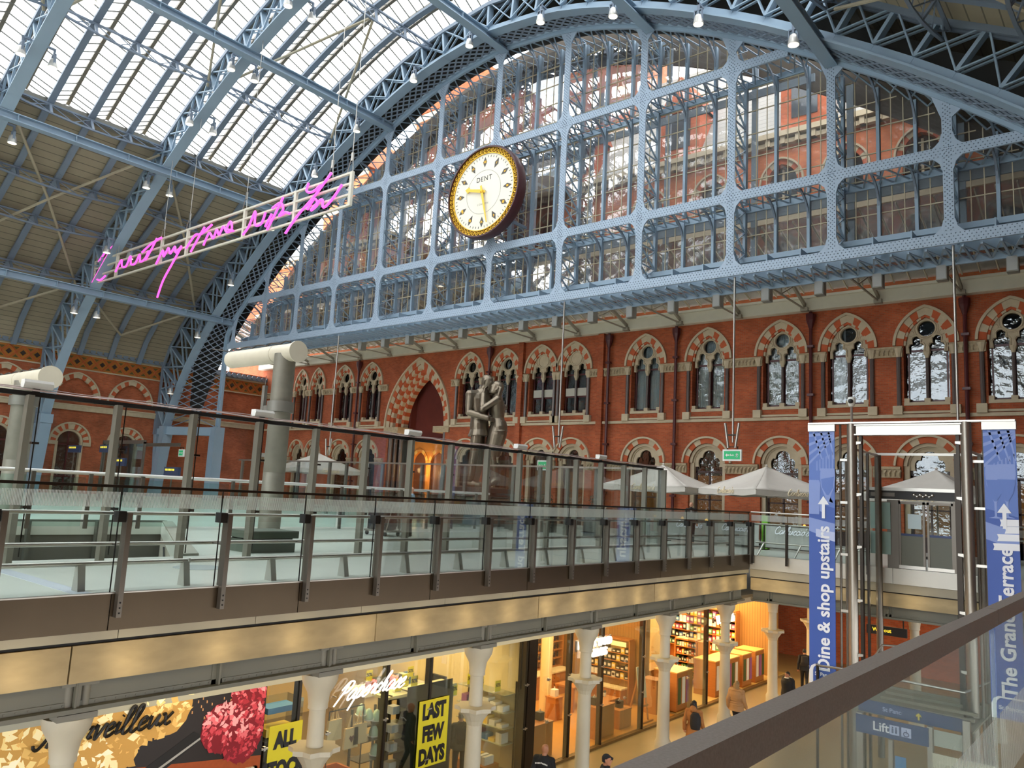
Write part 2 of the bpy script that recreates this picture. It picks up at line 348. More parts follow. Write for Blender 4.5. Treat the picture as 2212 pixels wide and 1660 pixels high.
e, d, L, o, seg = void_edge('trim_2', 'long bronze and stone slab edge along the left side of the void', (-11.2, -12), (-11.2, 26.65), (1, 0), 0)
mb = MB(); k = 0; a = 2.08
pan = [0]+[12+5.09+3.07*i-0.08 for i in range(-5, 7)]+[L]
pan = sorted(set(max(0, min(L, p)) for p in pan))
for a, b in zip(pan, pan[1:]): seg(mb, a+0.008, b-0.008, -0.05, 0.0, -0.48, 0.012)
mb.build('fascia', FASC, e)
mb = MB(); seg(mb, 0, L, -0.06, 0.004, 0.012, 0.03); mb.build('edge_strip', STEEL, e)
mb = MB()
for i in range(18): seg(mb, i*L/18+0.006, (i+1)*L/18-0.006, -0.12, -0.03, -0.6, -0.485)
mb.build('pale_band', BAND, e)
LIT = mat('weathered beam stone', S(176, 158, 122), 0.8, var=0.35, vscale=1.6, bump=0.12, stretch=(1, 1, 2.5))
mb = MB()
ys = [12+y for y in (-9.5, -5.4, -0.2, 4.62, 9.9, 14.8, 20.2)]
for a, b in zip([0]+ys, ys+[L]): seg(mb, a+0.012, b-0.012, -0.45, -0.09, -1.15, -0.66)
mb.build('stone_beam', LIT, e)
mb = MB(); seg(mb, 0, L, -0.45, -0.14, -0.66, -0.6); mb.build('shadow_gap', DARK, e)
def girder(e, seg, L, n_out, stiff):
    mb = MB(); seg(mb, 0, L, n_out-0.06, n_out, -1.5, -1.15); seg(mb, 0, L, n_out-0.25, n_out+0.14, -1.56, -1.5); seg(mb, 0, L, n_out-0.2, n_out+0.05, -1.18, -1.13)
    for s in stiff: seg(mb, s-0.015, s+0.015, n_out, n_out+0.1, -1.5, -1.15); seg(mb, s-0.09, s+0.09, n_out, n_out+0.018, -1.5, -1.15)
    seg(mb, 0, L, n_out, n_out+0.018, -1.5, -1.43)
    t = 0.0
    while t < L:
        seg(mb, t, t+0.022, n_out+0.018, n_out+0.03, -1.475, -1.453); t += 0.14
    mb.build('girder', mat('girder grey', S(112, 112, 102), 0.55, var=0.08), e)
girder(e, seg, L, -0.3, [12+4.8+2.1*i for i in range(-7, 11)])
e, d, L, o, seg = void_edge('trim_3', 'pale steel slab edge across the far end of the void behind the lift', (-11.2, 26.65), (0.3, 26.65), (0, -1), 0)
FASW = mat('pale steel fascia', S(205, 202, 192), 0.42, 0.35, var=0.08)
mb = MB()
for i in range(5): seg(mb, i*L/5+0.006, (i+1)*L/5-0.006, -0.05, 0.0, -0.46, 0.012)
mb.build('fascia', FASW, e)
mb = MB(); seg(mb, 0, L, -0.12, -0.03, -0.72, -0.47); mb.build('pale_band', mat('far band', S(168, 160, 140), 0.6, var=0.1), e)
mb = MB(); seg(mb, 0, L, -0.45, -0.09, -1.17, -0.76); mb.build('stone_beam', LIT, e)
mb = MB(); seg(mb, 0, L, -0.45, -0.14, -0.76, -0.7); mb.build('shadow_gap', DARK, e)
girder(e, seg, L, -0.3, [0.6+1.9*i for i in range(6)])
# right edge of the void, under the near balustrade
tag(MB().box(-0.2, -0.05, -12, 26.7, -1.6, 0.02).build('trim_4', FASC), 'bronze slab edge directly beneath the near balustrade', 'slab edge', kind='structure')
# ================================================================ HOTEL WALL
YW = 40.0
W1 = [-60.6, -57.58, -55.29, -51.74, -48.27, None, -37.56, -34.21, -31.15, -28.51, -23.33, -19.33, -15.2, -11.84, -8.3, -4.84, -0.9, 2.6]
W1 = [-57.58, -55.29, -51.74, -48.27, -42.75, -37.56, -34.21, -31.15, -28.51, -23.33, -19.33, -15.2, -11.84, -8.3, -4.84, -0.9]
bnd = [-64.0]+[(a+b)/2 for a, b in zip(W1, W1[1:])]+[4.0]
bnd[4] = -46.35; bnd[5] = -39.25
NARROW = {-57.58: 0.76, -55.29: 0.76}
def sx(lp, cx, k): return [(cx+(x-cx)*k, z) for x, z in lp]
mb = MB(); fw = lambda u, v, w_: (u, w_, v)
for i, cx in enumerate(W1):
    xa, xb = bnd[i], bnd[i+1]; k = NARROW.get(cx, 1)
    if cx == -42.75:
        holes = [arch(cx, 6.3, 3.05, 2.2, 12, 0.0)]
        outer = [(xa, 0), (cx-3.05, 0)]+holes[0][1:-1]+[(cx+3.05, 0), (xb, 0), (xb, 12.6), (xa, 12.6)]
        mb.plate([outer], fw, YW, YW+0.5)
    else:
        lo = arch(cx, 3.95, 1.08, 0, 10, 0.0); lo = sx(lo, cx, k)
        outer = [(xa, 0)]+lo+[(xb, 0), (xb, 12.6), (xa, 12.6)]
        mb.plate([outer, sx(arch(cx, 9.72, 0.97, 0.535, 8, 6.8), cx, k)], fw, YW, YW+0.5)
    hs = []
    ucs = [cx] if cx != -42.75 else [-44.4, -41.1]
    for c in ucs:
        kk = min(1, (xb-xa)/2/1.25) if cx != -42.75 else 1
        hs += [sx(arch(c, 15.1, 0.8, 0, 8, 13.5), c, kk), sx(arch(c, 19.25, 0.85, 0.25, 8, 17.7), c, kk)]
    mb.plate([[(xa, 12.6), (xb, 12.6), (xb, 22), (xa, 22)]]+hs, fw, YW, YW+0.5)
mb.box(-33.0, -32.6, YW-0.25, YW, 0, 11.85); mb.box(-26.6, -26.2, YW-0.25, YW, 0, 11.85)
mb.box(4.0, 20, YW, YW+0.5, 0, 22); mb.box(-70, -64, YW, YW+0.5, 0, 22)
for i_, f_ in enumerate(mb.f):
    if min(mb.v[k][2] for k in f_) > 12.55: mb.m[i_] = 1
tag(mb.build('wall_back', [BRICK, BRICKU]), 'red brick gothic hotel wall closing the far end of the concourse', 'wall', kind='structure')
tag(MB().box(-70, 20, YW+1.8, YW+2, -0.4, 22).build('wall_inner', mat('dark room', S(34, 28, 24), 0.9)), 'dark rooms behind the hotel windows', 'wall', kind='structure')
e = thing('tower_hotel', 'taller brick gables and towers of the hotel rising behind the left half of the screen', 'building', (-42, 43, 22), kind='structure')
for i_, (x0_, x1_, y0_, zt_) in enumerate([(-47.5, -37.0, 42.0, 33.0), (-59.5, -53.5, 42.0, 30.0), (-32.2, -27.0, 42.5, 35.0)]):
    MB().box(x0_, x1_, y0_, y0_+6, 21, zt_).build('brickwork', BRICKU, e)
    MB().prism([(x0_-.4, zt_), (x1_+.4, zt_), ((x0_+x1_)/2, zt_+4.5)], lambda u, v, w_: (u, w_, v), y0_-.3, y0_+6).build('gable', bpy.data.materials['red brick'], e)
    m2 = MB()
    for k_ in range(int((x1_-x0_)/2.2)):
        for z_ in (23.4, 27.6): m2.prism([(x0_+1.1+2.2*k_+u, z_+v) for u, v in arch(0, 1.6, .55, .1, 6, 0)], lambda u, v, w_: (u, w_, v), y0_-.06, y0_+.02)
    m2.build('tower_window', mat('tower glass', S(66, 62, 62), .2), e)
    MB().box(x0_-.15, x1_+.15, y0_-.2, y0_, 26.4, 26.8).box(x0_-.15, x1_+.15, y0_-.2, y0_, zt_-.6, zt_).build('stone_band', STONE, e)
# slate roof and dormers of the hotel above
e = thing('roof_hotel', 'grey slate hotel roof with dormers seen through the upper panes of the screen', 'roof', (-25, 42, 22.3), kind='structure')
MB().add([(-70, 40.2, 22.3), (20, 40.2, 22.3), (20, 45.5, 31), (-70, 45.5, 31), (-70, 50, 22), (20, 50, 22)], [(0,1,2,3), (3,2,5,4), (0,3,4), (1,5,2)]).build('slates', banded('slates', 'z', 0.35, S(150, 148, 142), S(110, 108, 104)), e)
for x in (-52, -44, -36.5, -29, -21.5, -14, -7.2, 0.4):
    m2 = MB().box(x-1.3, x+1.3, 40.1, 42.5, 22.3, 25.2); m2.add([(x-1.5, 40.0, 25.2), (x+1.5, 40.0, 25.2), (x, 40.0, 27.6), (x-1.5, 44, 25.2), (x+1.5, 44, 25.2), (x, 44, 27.6)], [(0,1,2), (0,2,5,3), (1,4,5,2), (3,5,4)])
    dm = m2.build('dormer', BRICK, e)
    MB().box(x-0.7, x+0.7, 40.05, 40.11, 22.9, 24.8).build('dormer_window', mat('dormer glass', S(60, 66, 72), 0.1), dm)
e = thing('trim_5', 'stone string courses, carved friezes and cornice of the hotel wall', 'stone trim', (-25, YW, 6.3), kind='structure')
mb = MB(); mb.box(-66, -46.15, YW-0.12, YW+0.02, 6.22, 6.38); mb.box(-39.35, 16, YW-0.12, YW+0.02, 6.22, 6.38)
mb.box(-66, 16, YW-0.15, YW+0.02, 17.0, 17.35); mb.box(-66, 16, YW-0.1, YW+0.02, 13.0, 13.3); mb.box(-66, 16, YW-0.5, YW+0.02, 21.75, 22.05); mb.box(-66, 16, YW-0.3, YW+0.02, 21.35, 21.6)
for i in range(100): mb.box(-66+i*0.82, -65.75+i*0.82, YW-0.4, YW, 21.35, 21.75)
mb.build('string_course', STONE, e)
mb = MB()
gaps = sorted([(c-1.0*NARROW.get(c, 1), c+1.0*NARROW.get(c, 1)) for c in W1 if c != -42.75]+[(-46.2, -39.3)])
x = -66
for a, b in gaps+[(16, 16)]:
    if a-x > 0.05: mb.box(x, a, YW-0.12, YW+0.03, 9.16, 9.56); mb.box(x, a, YW-0.18, YW+0.03, 9.56, 9.66)
    x = b
x = -66
gaps = sorted([(c-1.45*NARROW.get(c, 1)*0.8, c+1.45*NARROW.get(c, 1)*0.8) for c in W1 if c != -42.75]+[(-46.2, -39.3)])
for a, b in gaps+[(16, 16)]:
    if a-x > 0.05: mb.box(x, a, YW-0.14, YW+0.03, 3.38, 3.78); mb.box(x, a, YW-0.2, YW+0.03, 3.78, 3.9)
    x = b
x = -66.0
while x < 14:
    if not any(c-1.05 < x < c+1.05 for c in W1 if c != -42.75) and not -46.3 < x < -39.2: mb.tube([(x, YW-0.14, 9.25), (x, YW-0.17, 9.38), (x+0.05, YW-0.13, 9.5)], 0.05, 5)
    if not any(c-1.2 < x < c+1.2 for c in W1 if c != -42.75) and not -46.3 < x < -39.2: mb.tube([(x, YW-0.15, 3.45), (x, YW-0.2, 3.6), (x+0.06, YW-0.15, 3.72)], 0.06, 5)
    x += 0.21
mb.build('carved_frieze', STONED, e)
# ---- first-floor windows
def head(cx, z0, r=1):
    """trefoil head of a light from right to left"""
    p = [(cx+0.30, z0), (cx+0.30, z0+0.15), (cx+0.33, z0+0.3), (cx+0.27, z0+0.42), (cx+0.17, z0+0.44)]
    for k in range(9):
        a = -0.35+(PI+0.7)*k/8; p.append((cx+0.19*math.cos(a), z0+0.62+0.19*math.sin(a)))
    return p+[(2*cx-x, z) for x, z in p[4::-1]]
def window_1f(cx, label, curtain, glazing, kx=1.0, plain=False):
    e = thing('window_%d' % (W1.index(cx)+1), label, 'window', (0, YW, 6.8), kind='structure')
    f2 = lambda u, v, w_: (u, YW+w_, v)
    ring_blocks(MB(), 0, 9.72, 0.97, 1.3, 0.535, YW-0.03, YW+0.14, 6, (0, 1)).build('voussoirs', [STONE, VRED], e)
    m2 = ring_blocks(MB(), 0, 9.72, 1.3, 1.42, 0.535, YW-0.14, YW+0.02, 7, (0,)); m2.build('hood_mould', STONE, e)
    ring_blocks(MB(), 0, 9.72, 0.87, 0.97, 0.535, YW+0.04, YW+0.3, 8, (0, 1)).build('inner_order', [VRED, STONE], e)
    A = arch(0, 9.72, 0.9, 0.535, 8)
    loop = [(0.9, 9.35)]+[(0.74, 9.35)]+head(0.44, 9.35)+[(0.14, 9.35), (-0.14, 9.35)]+head(-0.44, 9.35)+[(-0.74, 9.35), (-0.9, 9.35)]+A
    circ = [(0.37*math.cos(2*PI*k/20), 10.5+0.37*math.sin(2*PI*k/20)) for k in range(20)]
    tr = MB().plate([loop]+([] if plain else [circ]), f2, 0.18, 0.32)
    ci = lambda r, cx_, cz, n=20: [f2(cx_+r*math.cos(2*PI*k/n), cz+r*math.sin(2*PI*k/n), 0.16) for k in range(n+1)]
    tr.tube(ci(0.42, 0, 10.5), 0.045, 6, caps=False); tr.tube(ci(0.52, 0, 10.5), 0.03, 6, caps=False)
    for s in (-1, 1):
        tr.tube([f2(u, v, 0.16) for u, v in [(0.44*s+(x-0.44*s)*1.15, z+0.03) for x, z in head(0.44*s, 9.35)]], 0.04, 6); tr.tube(ci(0.12, 0.66*s, 10.28, 10), 0.03, 5, caps=False)
    tr.build('tracery', STONE, e, True)
    m2 = MB().tube([(0, YW+0.24, 7.15), (0, YW+0.24, 9.1)], 0.075, 8)
    for s in (-1, 1): m2.tube([(1.17*s, YW-0.1, 6.75), (1.17*s, YW-0.1, 9.2)], 0.1, 8)
    m2.build('colonnette', COLN, e, True)
    m2 = MB().lathe([(0.08, 0), (0.1, 0.1), (0.16, 0.25), (0.17, 0.3)], (0, YW+0.24, 9.08), 8).box(-0.13, 0.13, YW+0.12, YW+0.36, 6.95, 7.15)
    for s in (-1, 1):
        m2.lathe([(0.1, 0), (0.13, 0.12), (0.2, 0.36), (0.22, 0.42)], (1.17*s, YW-0.1, 9.14), 8)
        m2.box(min(1.0*s, 1.42*s), max(1.0*s, 1.42*s), YW-0.26, YW+0.02, 6.36, 6.78); m2.box(min(0.75*s, 0.97*s), max(0.75*s, 0.97*s), YW, YW+0.3, 6.95, 7.15)
    m2.box(-0.97, 0.97, YW-0.06, YW+0.4, 6.8, 6.95); m2.box(-1.0, 1.0, YW-0.12, YW+0.02, 6.42, 6.52)
    m2.build('capitals_and_sill', STONE, e)
    m2 = MB()
    for s in (-1, 1):
        x0, x1 = 0.44*s-0.42, 0.44*s+0.42
        m2.box(x0, x0+0.07, YW+0.36, YW+0.44, 6.95, 10.2); m2.box(x1-0.07, x1, YW+0.36, YW+0.44, 6.95, 10.2); m2.box(x0, x1, YW+0.36, YW+0.44, 6.95, 7.08); m2.box(x0, x1, YW+0.36, YW+0.44, 9.42, 9.52)
        if plain: m2.box(x0, x1, YW+0.36, YW+0.44, 8.0, 8.1)
    m2.build('sash', MAROON, e)
    if plain: MB().box(-0.85, 0.85, YW+0.34, YW+0.37, 8.1, 8.6).build('spandrel_panel', mat('pale panel', S(190, 186, 172), 0.6), e)
    MB().box(-0.95, 0.95, YW+0.39, YW+0.405, 6.95, 11.15).build('pane', glazing, e)
    if curtain:
        m2 = MB(); n = 60; a = [(-0.9+1.8*i/n, YW+0.62+0.035*math.sin(i*1.9)) for i in range(n+1)]
        if curtain == 2: a = a[:22]
        vs_ = [(x, y, 7.0) for x, y in a]+[(x, y, 10.9) for x, y in a]; N = len(a)
        m2.add(vs_, [(i, i+1, N+i+1, N+i) for i in range(N-1)]).build('curtain', mat('net curtain', S(206, 209, 206), 0.8), e, True)
    return e
names1 = {-57.58: 'left one of the narrow pair of two-light windows beside the iron arch leg', -55.29: 'right one of the narrow pair of two-light windows beside the iron arch leg', -51.74: 'two-light gothic window left of the drainpipe before the great archway', -48.27: 'two-light gothic window directly left of the great archway',
 -37.56: 'two-light gothic window right of the great archway, behind the statue man', -34.21: 'two-light gothic window behind the statue woman, right of the drainpipe', -31.15: 'left window of the pair with pale spandrel panels and blind circles', -28.51: 'right window of the pair with pale spandrel panels, beside the hanging rod',
 -23.33: 'curtained two-light gothic window above the leftmost front parasol', -19.33: 'curtained two-light gothic window left of the rod holding the exit sign', -15.2: 'curtained gothic window with gold-lit circle right of the exit sign rod', -11.84: 'two-light gothic window behind the dome camera, one light curtained',
 -8.3: 'uncurtained gothic window above the lift portal showing rippled reflections', -4.84: 'uncurtained gothic window above the right banner with a lamp glow', -0.9: 'gothic window beyond the right end of the lift portal'}
for cx in W1:
    if cx == -42.75: continue
    pl = cx in (-31.15, -28.51)
    cu = 1 if cx in (-57.58, -55.29, -51.74, -48.27, -37.56, -34.21, -23.33, -19.33, -15.2) else 2 if cx == -11.84 else 0
    e = window_1f(cx, names1[cx], cu, GLASSD, plain=pl); e.location.x = cx; e.scale.x = NARROW.get(cx, 1)
# ---- ground-floor arches
DOORW = mat('dark door wood', S(58, 34, 26), 0.45)
WARMI = mat('warm lit interior', S(120, 74, 34), 0.8, emit=S(255, 170, 80), es=0.12)
def arch_gf(i, cx, label):
    e = thing('door_%d' % (i+1), label, 'doorway', (0, YW, 0), kind='structure')
    ring_blocks(MB(), 0, 3.95, 1.08, 1.36, 0, YW-0.04, YW+0.14, 5, (0, 1)).build('voussoirs', [VRED, STONE], e)
    ring_blocks(MB(), 0, 3.95, 1.36, 1.46, 0, YW-0.16, YW+0.02, 7, (0,)).build('hood_mould', STONE, e)
    m2 = ring_blocks(MB(), 0, 3.95, 0.92, 1.08, 0, YW+0.1, YW+0.4, 7, (0,)); ring_blocks(m2, 0, 3.95, 0.84, 0.92, 0, YW+0.25, YW+0.45, 7, (0,))
    for s in (-1, 1): m2.box(min(0.84*s, 1.08*s), max(0.84*s, 1.08*s), YW+0.2, YW+0.45, 0, 3.95)
    m2.build('stone_order', STONE, e)
    tf = [(0.60, 3.75), (0.64, 3.95), (0.62, 4.12), (0.52, 4.25), (0.40, 4.24)]+[(0.36*math.cos(t), 4.36+0.30*math.sin(t)) for t in [k*PI/8 for k in range(9)]]; tf = tf[:-1]+[(-x_, z_) for x_, z_ in tf[:5][::-1]]
    MB().plate([[(0.86, 3.75)]+tf+[(-0.86, 3.75)]+arch(0, 3.95, 0.86, 0, 10)], lambda u, v, w_: (u, YW+w_, v), 0.30, 0.42).build('trefoil_tracery', STONE, e)
    m2 = MB()
    for s in (-1, 1): m2.box(min(0.74*s, 0.86*s), max(0.74*s, 0.86*s), YW+0.42, YW+0.5, 0, 3.9)
    m2.box(-0.86, 0.86, YW+0.42, YW+0.5, 3.4, 3.52); m2.box(-0.05, 0.05, YW+0.42, YW+0.5, 0, 3.45); m2.box(-0.86, 0.86, YW+0.42, YW+0.5, 0, 0.7); m2.box(-0.86, 0.86, YW+0.42, YW+0.5, 1.9, 1.97)
    m2.build('door_frame', DOORW, e)
    MB().box(-0.9, 0.9, YW+0.455, YW+0.465, 0, 4.8).build('pane', GLASSD, e)
    MB().box(-1.1, 1.1, YW+1.2, YW+1.25, 0, 3.3).build('interior', WARMI, e)
    return e
gl = {-57.58: 'narrow round arch nearest the iron arch leg', -55.29: 'narrow round arch second from the iron arch leg', -51.74: 'round striped arch left of the drainpipe before the great archway', -48.27: 'round striped arch directly left of the great archway', -37.56: 'round striped arch directly right of the great archway behind the statue', -34.21: 'round striped arch behind the legs of the statue woman',
 -31.15: 'left round arch under the pair of panelled windows', -28.51: 'right round arch under the pair of panelled windows', -23.33: 'round striped arch behind the left parasol peak', -19.33: 'round striped arch directly left of the hanging exit sign', -15.2: 'round striped arch behind the middle parasol peak', -11.84: 'round striped arch behind the left lift post', -8.3: 'round striped arch framed by the lift portal', -4.84: 'round striped arch behind the right banner', -0.9: 'round striped arch beyond the right banner'}
for i, cx in enumerate(W1):
    if cx == -42.75: continue
    e = arch_gf(i, cx, gl[cx]); e.location.x = cx; e.scale.x = NARROW.get(cx, 1)
# ---- great archway
e = thing('door_20', 'great pointed archway with chequered red and cream reveal behind the statue', 'archway', (-42.75, YW, 0), kind='structure')
mb = MB(); nb = 15
for ri in range(3):
    h0, h1 = 3.05-0.28*(ri+1), 3.05-0.28*ri; y0 = YW+0.05+0.32*ri
    ring_blocks(mb, -42.75, 6.3, h0, h1, 2.2, y0, y0+0.5, nb, (0, 1) if ri % 2 else (1, 0))
mb.build('chequered_reveal', [VRED, STONE], e)
mb = ring_blocks(MB(), -42.75, 6.3, 3.05, 3.4, 2.2, YW-0.05, YW+0.1, 13, (0, 1)); mb.build('voussoirs', [STONE, VRED], e)
ring_blocks(MB(), -42.75, 6.3, 3.4, 3.52, 2.2, YW-0.18, YW+0.02, 13, (0,)).build('hood_mould', STONE, e)
mb = MB()
for s in (-1, 1):
    for k in range(3): mb.tube([(-42.75+s*(2.9-0.28*k), YW+0.1+0.3*k, 0.4), (-42.75+s*(2.9-0.28*k), YW+0.1+0.3*k, 5.9)], 0.13, 8)
mb.build('colonnette', COLN, e, True)
mb = MB()
for s in (-1, 1):
    mb.box(min(-42.75+s*1.9, -42.75+s*3.5), max(-42.75+s*1.9, -42.75+s*3.5), YW-0.15, YW+1.4, 5.85, 6.3)
mb.build('capitals', STONED, e)
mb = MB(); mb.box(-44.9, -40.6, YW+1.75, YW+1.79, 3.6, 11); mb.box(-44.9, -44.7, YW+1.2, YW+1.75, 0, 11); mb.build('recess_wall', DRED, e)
mb = MB(); f3 = lambda u, v, w_: (u, YW+w_, v)
mb.plate([[(-44.9, 0), (-43.75-0.75, 0)]+arch(-43.75, 3.6, 0.75, 0.2, 8)+[(-43.0, 0), (-42.5, 0)]+arch(-41.75, 3.6, 0.75, 0.2, 8)+[(-41.0, 0), (-40.6, 0), (-40.6, 5.4), (-44.9, 5.4)]], f3, 1.5, 1.7)
ring_blocks(mb, -43.75, 3.6, 0.75, 1.0, 0.2, YW+1.45, YW+1.5, 5, (0, 1)); ring_blocks(mb, -41.75, 3.6, 0.75, 1.0, 0.2, YW+1.45, YW+1.5, 5, (0, 1))
mb.build('inner_arcade', [mat('orange brick', S(205, 130, 50), 0.8), mat('orange stone', S(230, 180, 90), 0.8)], e)
MB().box(-44.9, -40.6, YW+1.71, YW+1.73, 0, 5.4).build('inner_doors', mat('inner door wood', S(110, 62, 30), 0.6), e)
ld = bpy.data.lights.new('archway lamp', 'POINT'); ld.energy = 220; ld.color = (1, 0.62, 0.25); ld.shadow_soft_size = 0.2
lo_ = bpy.data.objects.new('archway_lamp_light', ld); COL.objects.link(lo_); lo_.location = (-42.75, YW+0.7, 3.1)
# ---- upper windows
def upper(nm, cx, z, hw, c, zb, k, label, grp):
    e = thing(nm, label, 'window', (0, YW, zb), kind='structure', group=grp)
    ring_blocks(MB(), 0, z, hw, hw+0.28, c, YW-0.04, YW+0.1, 5, (0, 1)).build('voussoirs', [VRED, STONE], e)
    ring_blocks(MB(), 0, z, hw+0.28, hw+0.38, c, YW-0.14, YW+0.02, 6, (0,)).build('hood_mould', STONE, e)
    m2 = MB().box(-0.06, 0.06, YW+0.25, YW+0.35, zb, z+hw); m2.box(-hw, hw, YW+0.25, YW+0.35, z-0.06, z+0.06); m2.box(-hw-0.2, hw+0.2, YW-0.1, YW+0.4, zb-0.14, zb); m2.build('stone_mullion', STONE, e)
    MB().box(-hw, hw, YW+0.36, YW+0.37, zb, z+hw+0.4).build('pane', GLASSD, e)
    return e
pa = upper('window_31', 0, 15.1, 0.8, 0, 13.5, 1, '', ''); pb = upper('window_51', 0, 19.25, 0.85, 0.25, 17.7, 1, '', '')
ux = [c for c in W1 if c != -42.75]+[-44.4, -41.1]; ux.sort()
for i, c in enumerate(ux):
    k = 0.9 if c in NARROW or c in (-31.15, -28.51) else 1
    for pr, base, row, wd in ((pa, 31, 'lower', 'round-headed'), (pb, 51, 'upper', 'pointed')):
        o2 = pr if i == 0 else dup(pr, (c, YW, 0), name='window_%d' % (base+i))
        o2.location = (c, YW, 13.5 if row == 'lower' else 17.7); o2.scale.x = k
        o2['label'] = '%s hotel window behind the screen glass, %s row, number %d counted from the left' % (wd, row, i+1); o2['group'] = 'hotel windows behind the iron screen'
# ---- drainpipes
for i, (x, la) in enumerate([(-49.63, 'between the two windows left of the great archway'), (-35.53, 'between the two windows behind the statue'), (-25.77, 'in the corner right of the panelled window pair'), (-21.2, 'between the two curtained windows over the left parasol'), (-13.55, 'left of the dome camera'), (-6.6, 'just left of the right lift post rod')]):
    e = thing('drainpipe', 'maroon drainpipe with hopper '+la, 'drainpipe', (x, YW-0.3, 0))
    mb = MB().tube([(x, YW-0.3, 0.0), (x, YW-0.3, 11.78)], 0.09, 8)
    mb.build('pipe', MAROON, e, True)
    mb = MB().lathe([(0.1, 0), (0.16, 0.2), (0.24, 0.45), (0.25, 0.75)], (x, YW-0.3, 10.9), 8); mb.build('hopper', MAROON, e)
    mb = MB()
    for z in (2, 4.9, 7.4, 9.9): mb.box(x-0.16, x+0.16, YW-0.42, YW-0.2, z, z+0.12).box(x-0.05, x+0.05, YW-0.2, YW-0.01, z+0.03, z+0.09)
    mb.build('bracket', MAROON, e)
# ================================================================ LEFT SIDE WALL
XS = -63.5
RIBY = [30.4, 21.4, 12.4, 3.4, -5.6]
fs = lambda u, v, w_: (XS-w_, u, v)
mb = MB(); bays = [(30.4, 40.0)]+[(y-9.0, y) for y in RIBY]
for a, b in bays[1:4]:
    c = (a+b)/2; q = []
    for dc in (-2.02, 2.13):
        q.append(arch(c+dc, 3.85, 0.98, 0, 10, 0.0)); 
    outer = [(a, 0)]+q[0]+q[1]+[(b, 0), (b, 11.2), (a, 11.2)]
    mb.plate([outer]+[arch(c+dc, 7.1, 1.5, 0.3, 10, 6.9) for dc in (-2.02, 2.13)], fs, 0, 0.35)
    for dc in (-2.02, 2.13): mb.box(XS-0.4, XS-0.25, c+dc-1.6, c+dc+1.6, 6.8, 9.2)
mb.box(XS-0.35, XS, 30.4, 40.0, 0, 11.2); mb.box(XS-0.35, XS, -75, 3.4, 0, 11.2)
mb.build('wall_left', BRICKY)
tag(bpy.data.objects['wall_left'], 'red brick arcaded side wall of the train hall on the left', 'wall', kind='structure')
e = thing('trim_6', 'stone bands, diamond frieze and scalloped coping of the left side wall', 'stone trim', (XS, 21, 9.4), kind='structure')
mb = MB().box(XS, XS+0.1, -14.6, 40, 9.38, 9.48).box(XS, XS+0.16, -14.6, 40, 10.52, 10.66).box(XS, XS+0.2, -14.6, 40, 6.25, 6.66).box(XS, XS+0.26, -14.6, 40, 6.6, 6.7)
mb.build('stone_band', STONE, e)
MB().box(XS, XS+0.05, -14.6, 40, 9.48, 10.52).build('frieze_ground', mat('ochre frieze', S(176, 112, 44), 0.8, var=0.2), e)
mb = MB(); mc = MB(); md = MB()
for i in range(58):
    y = -14+i*0.93; u = 0.93/2
    mb.bar((XS+0.06, y-u, 9.5), (XS+0.06, y+u, 10.5), 0.06, 0.14, (1,0,0)); mb.bar((XS+0.06, y-u, 10.5), (XS+0.06, y+u, 9.5), 0.06, 0.14, (1,0,0))
    for (dy, z) in ((0, 9.62), (0, 10.38)): mc.add([(XS+0.07, y+dy-0.2, z), (XS+0.07, y+dy, z+(0.2 if z < 10 else -0.2)), (XS+0.07, y+dy+0.2, z)], [(0, 1, 2)])
    md.prism([(y+u-0.2, 10), (y+u, 9.8), (y+u+0.2, 10), (y+u, 10.2)], lambda a, b, w_: (XS+w_, a, b), 0.05, 0.12)
mb.build('diamond_lattice', mat('terracotta', S(190, 96, 50), 0.8), e); mc.build('triangle_tile', mat('olive tile', S(96, 84, 44), 0.8), e); md.build('diamond_boss', mat('dark boss', S(52, 40, 30), 0.7), e)
mb = MB().box(XS-0.2, XS+0.3, -14.6, 40, 10.66, 10.95)
for i in range(110):
    y = -14.4+i*0.5; mb.lathe([(0.21, 0), (0.21, 0.1)], (XS+0.3, y, 10.9), 8, axis='x')
mb.build('scalloped_coping', BLUED, e)
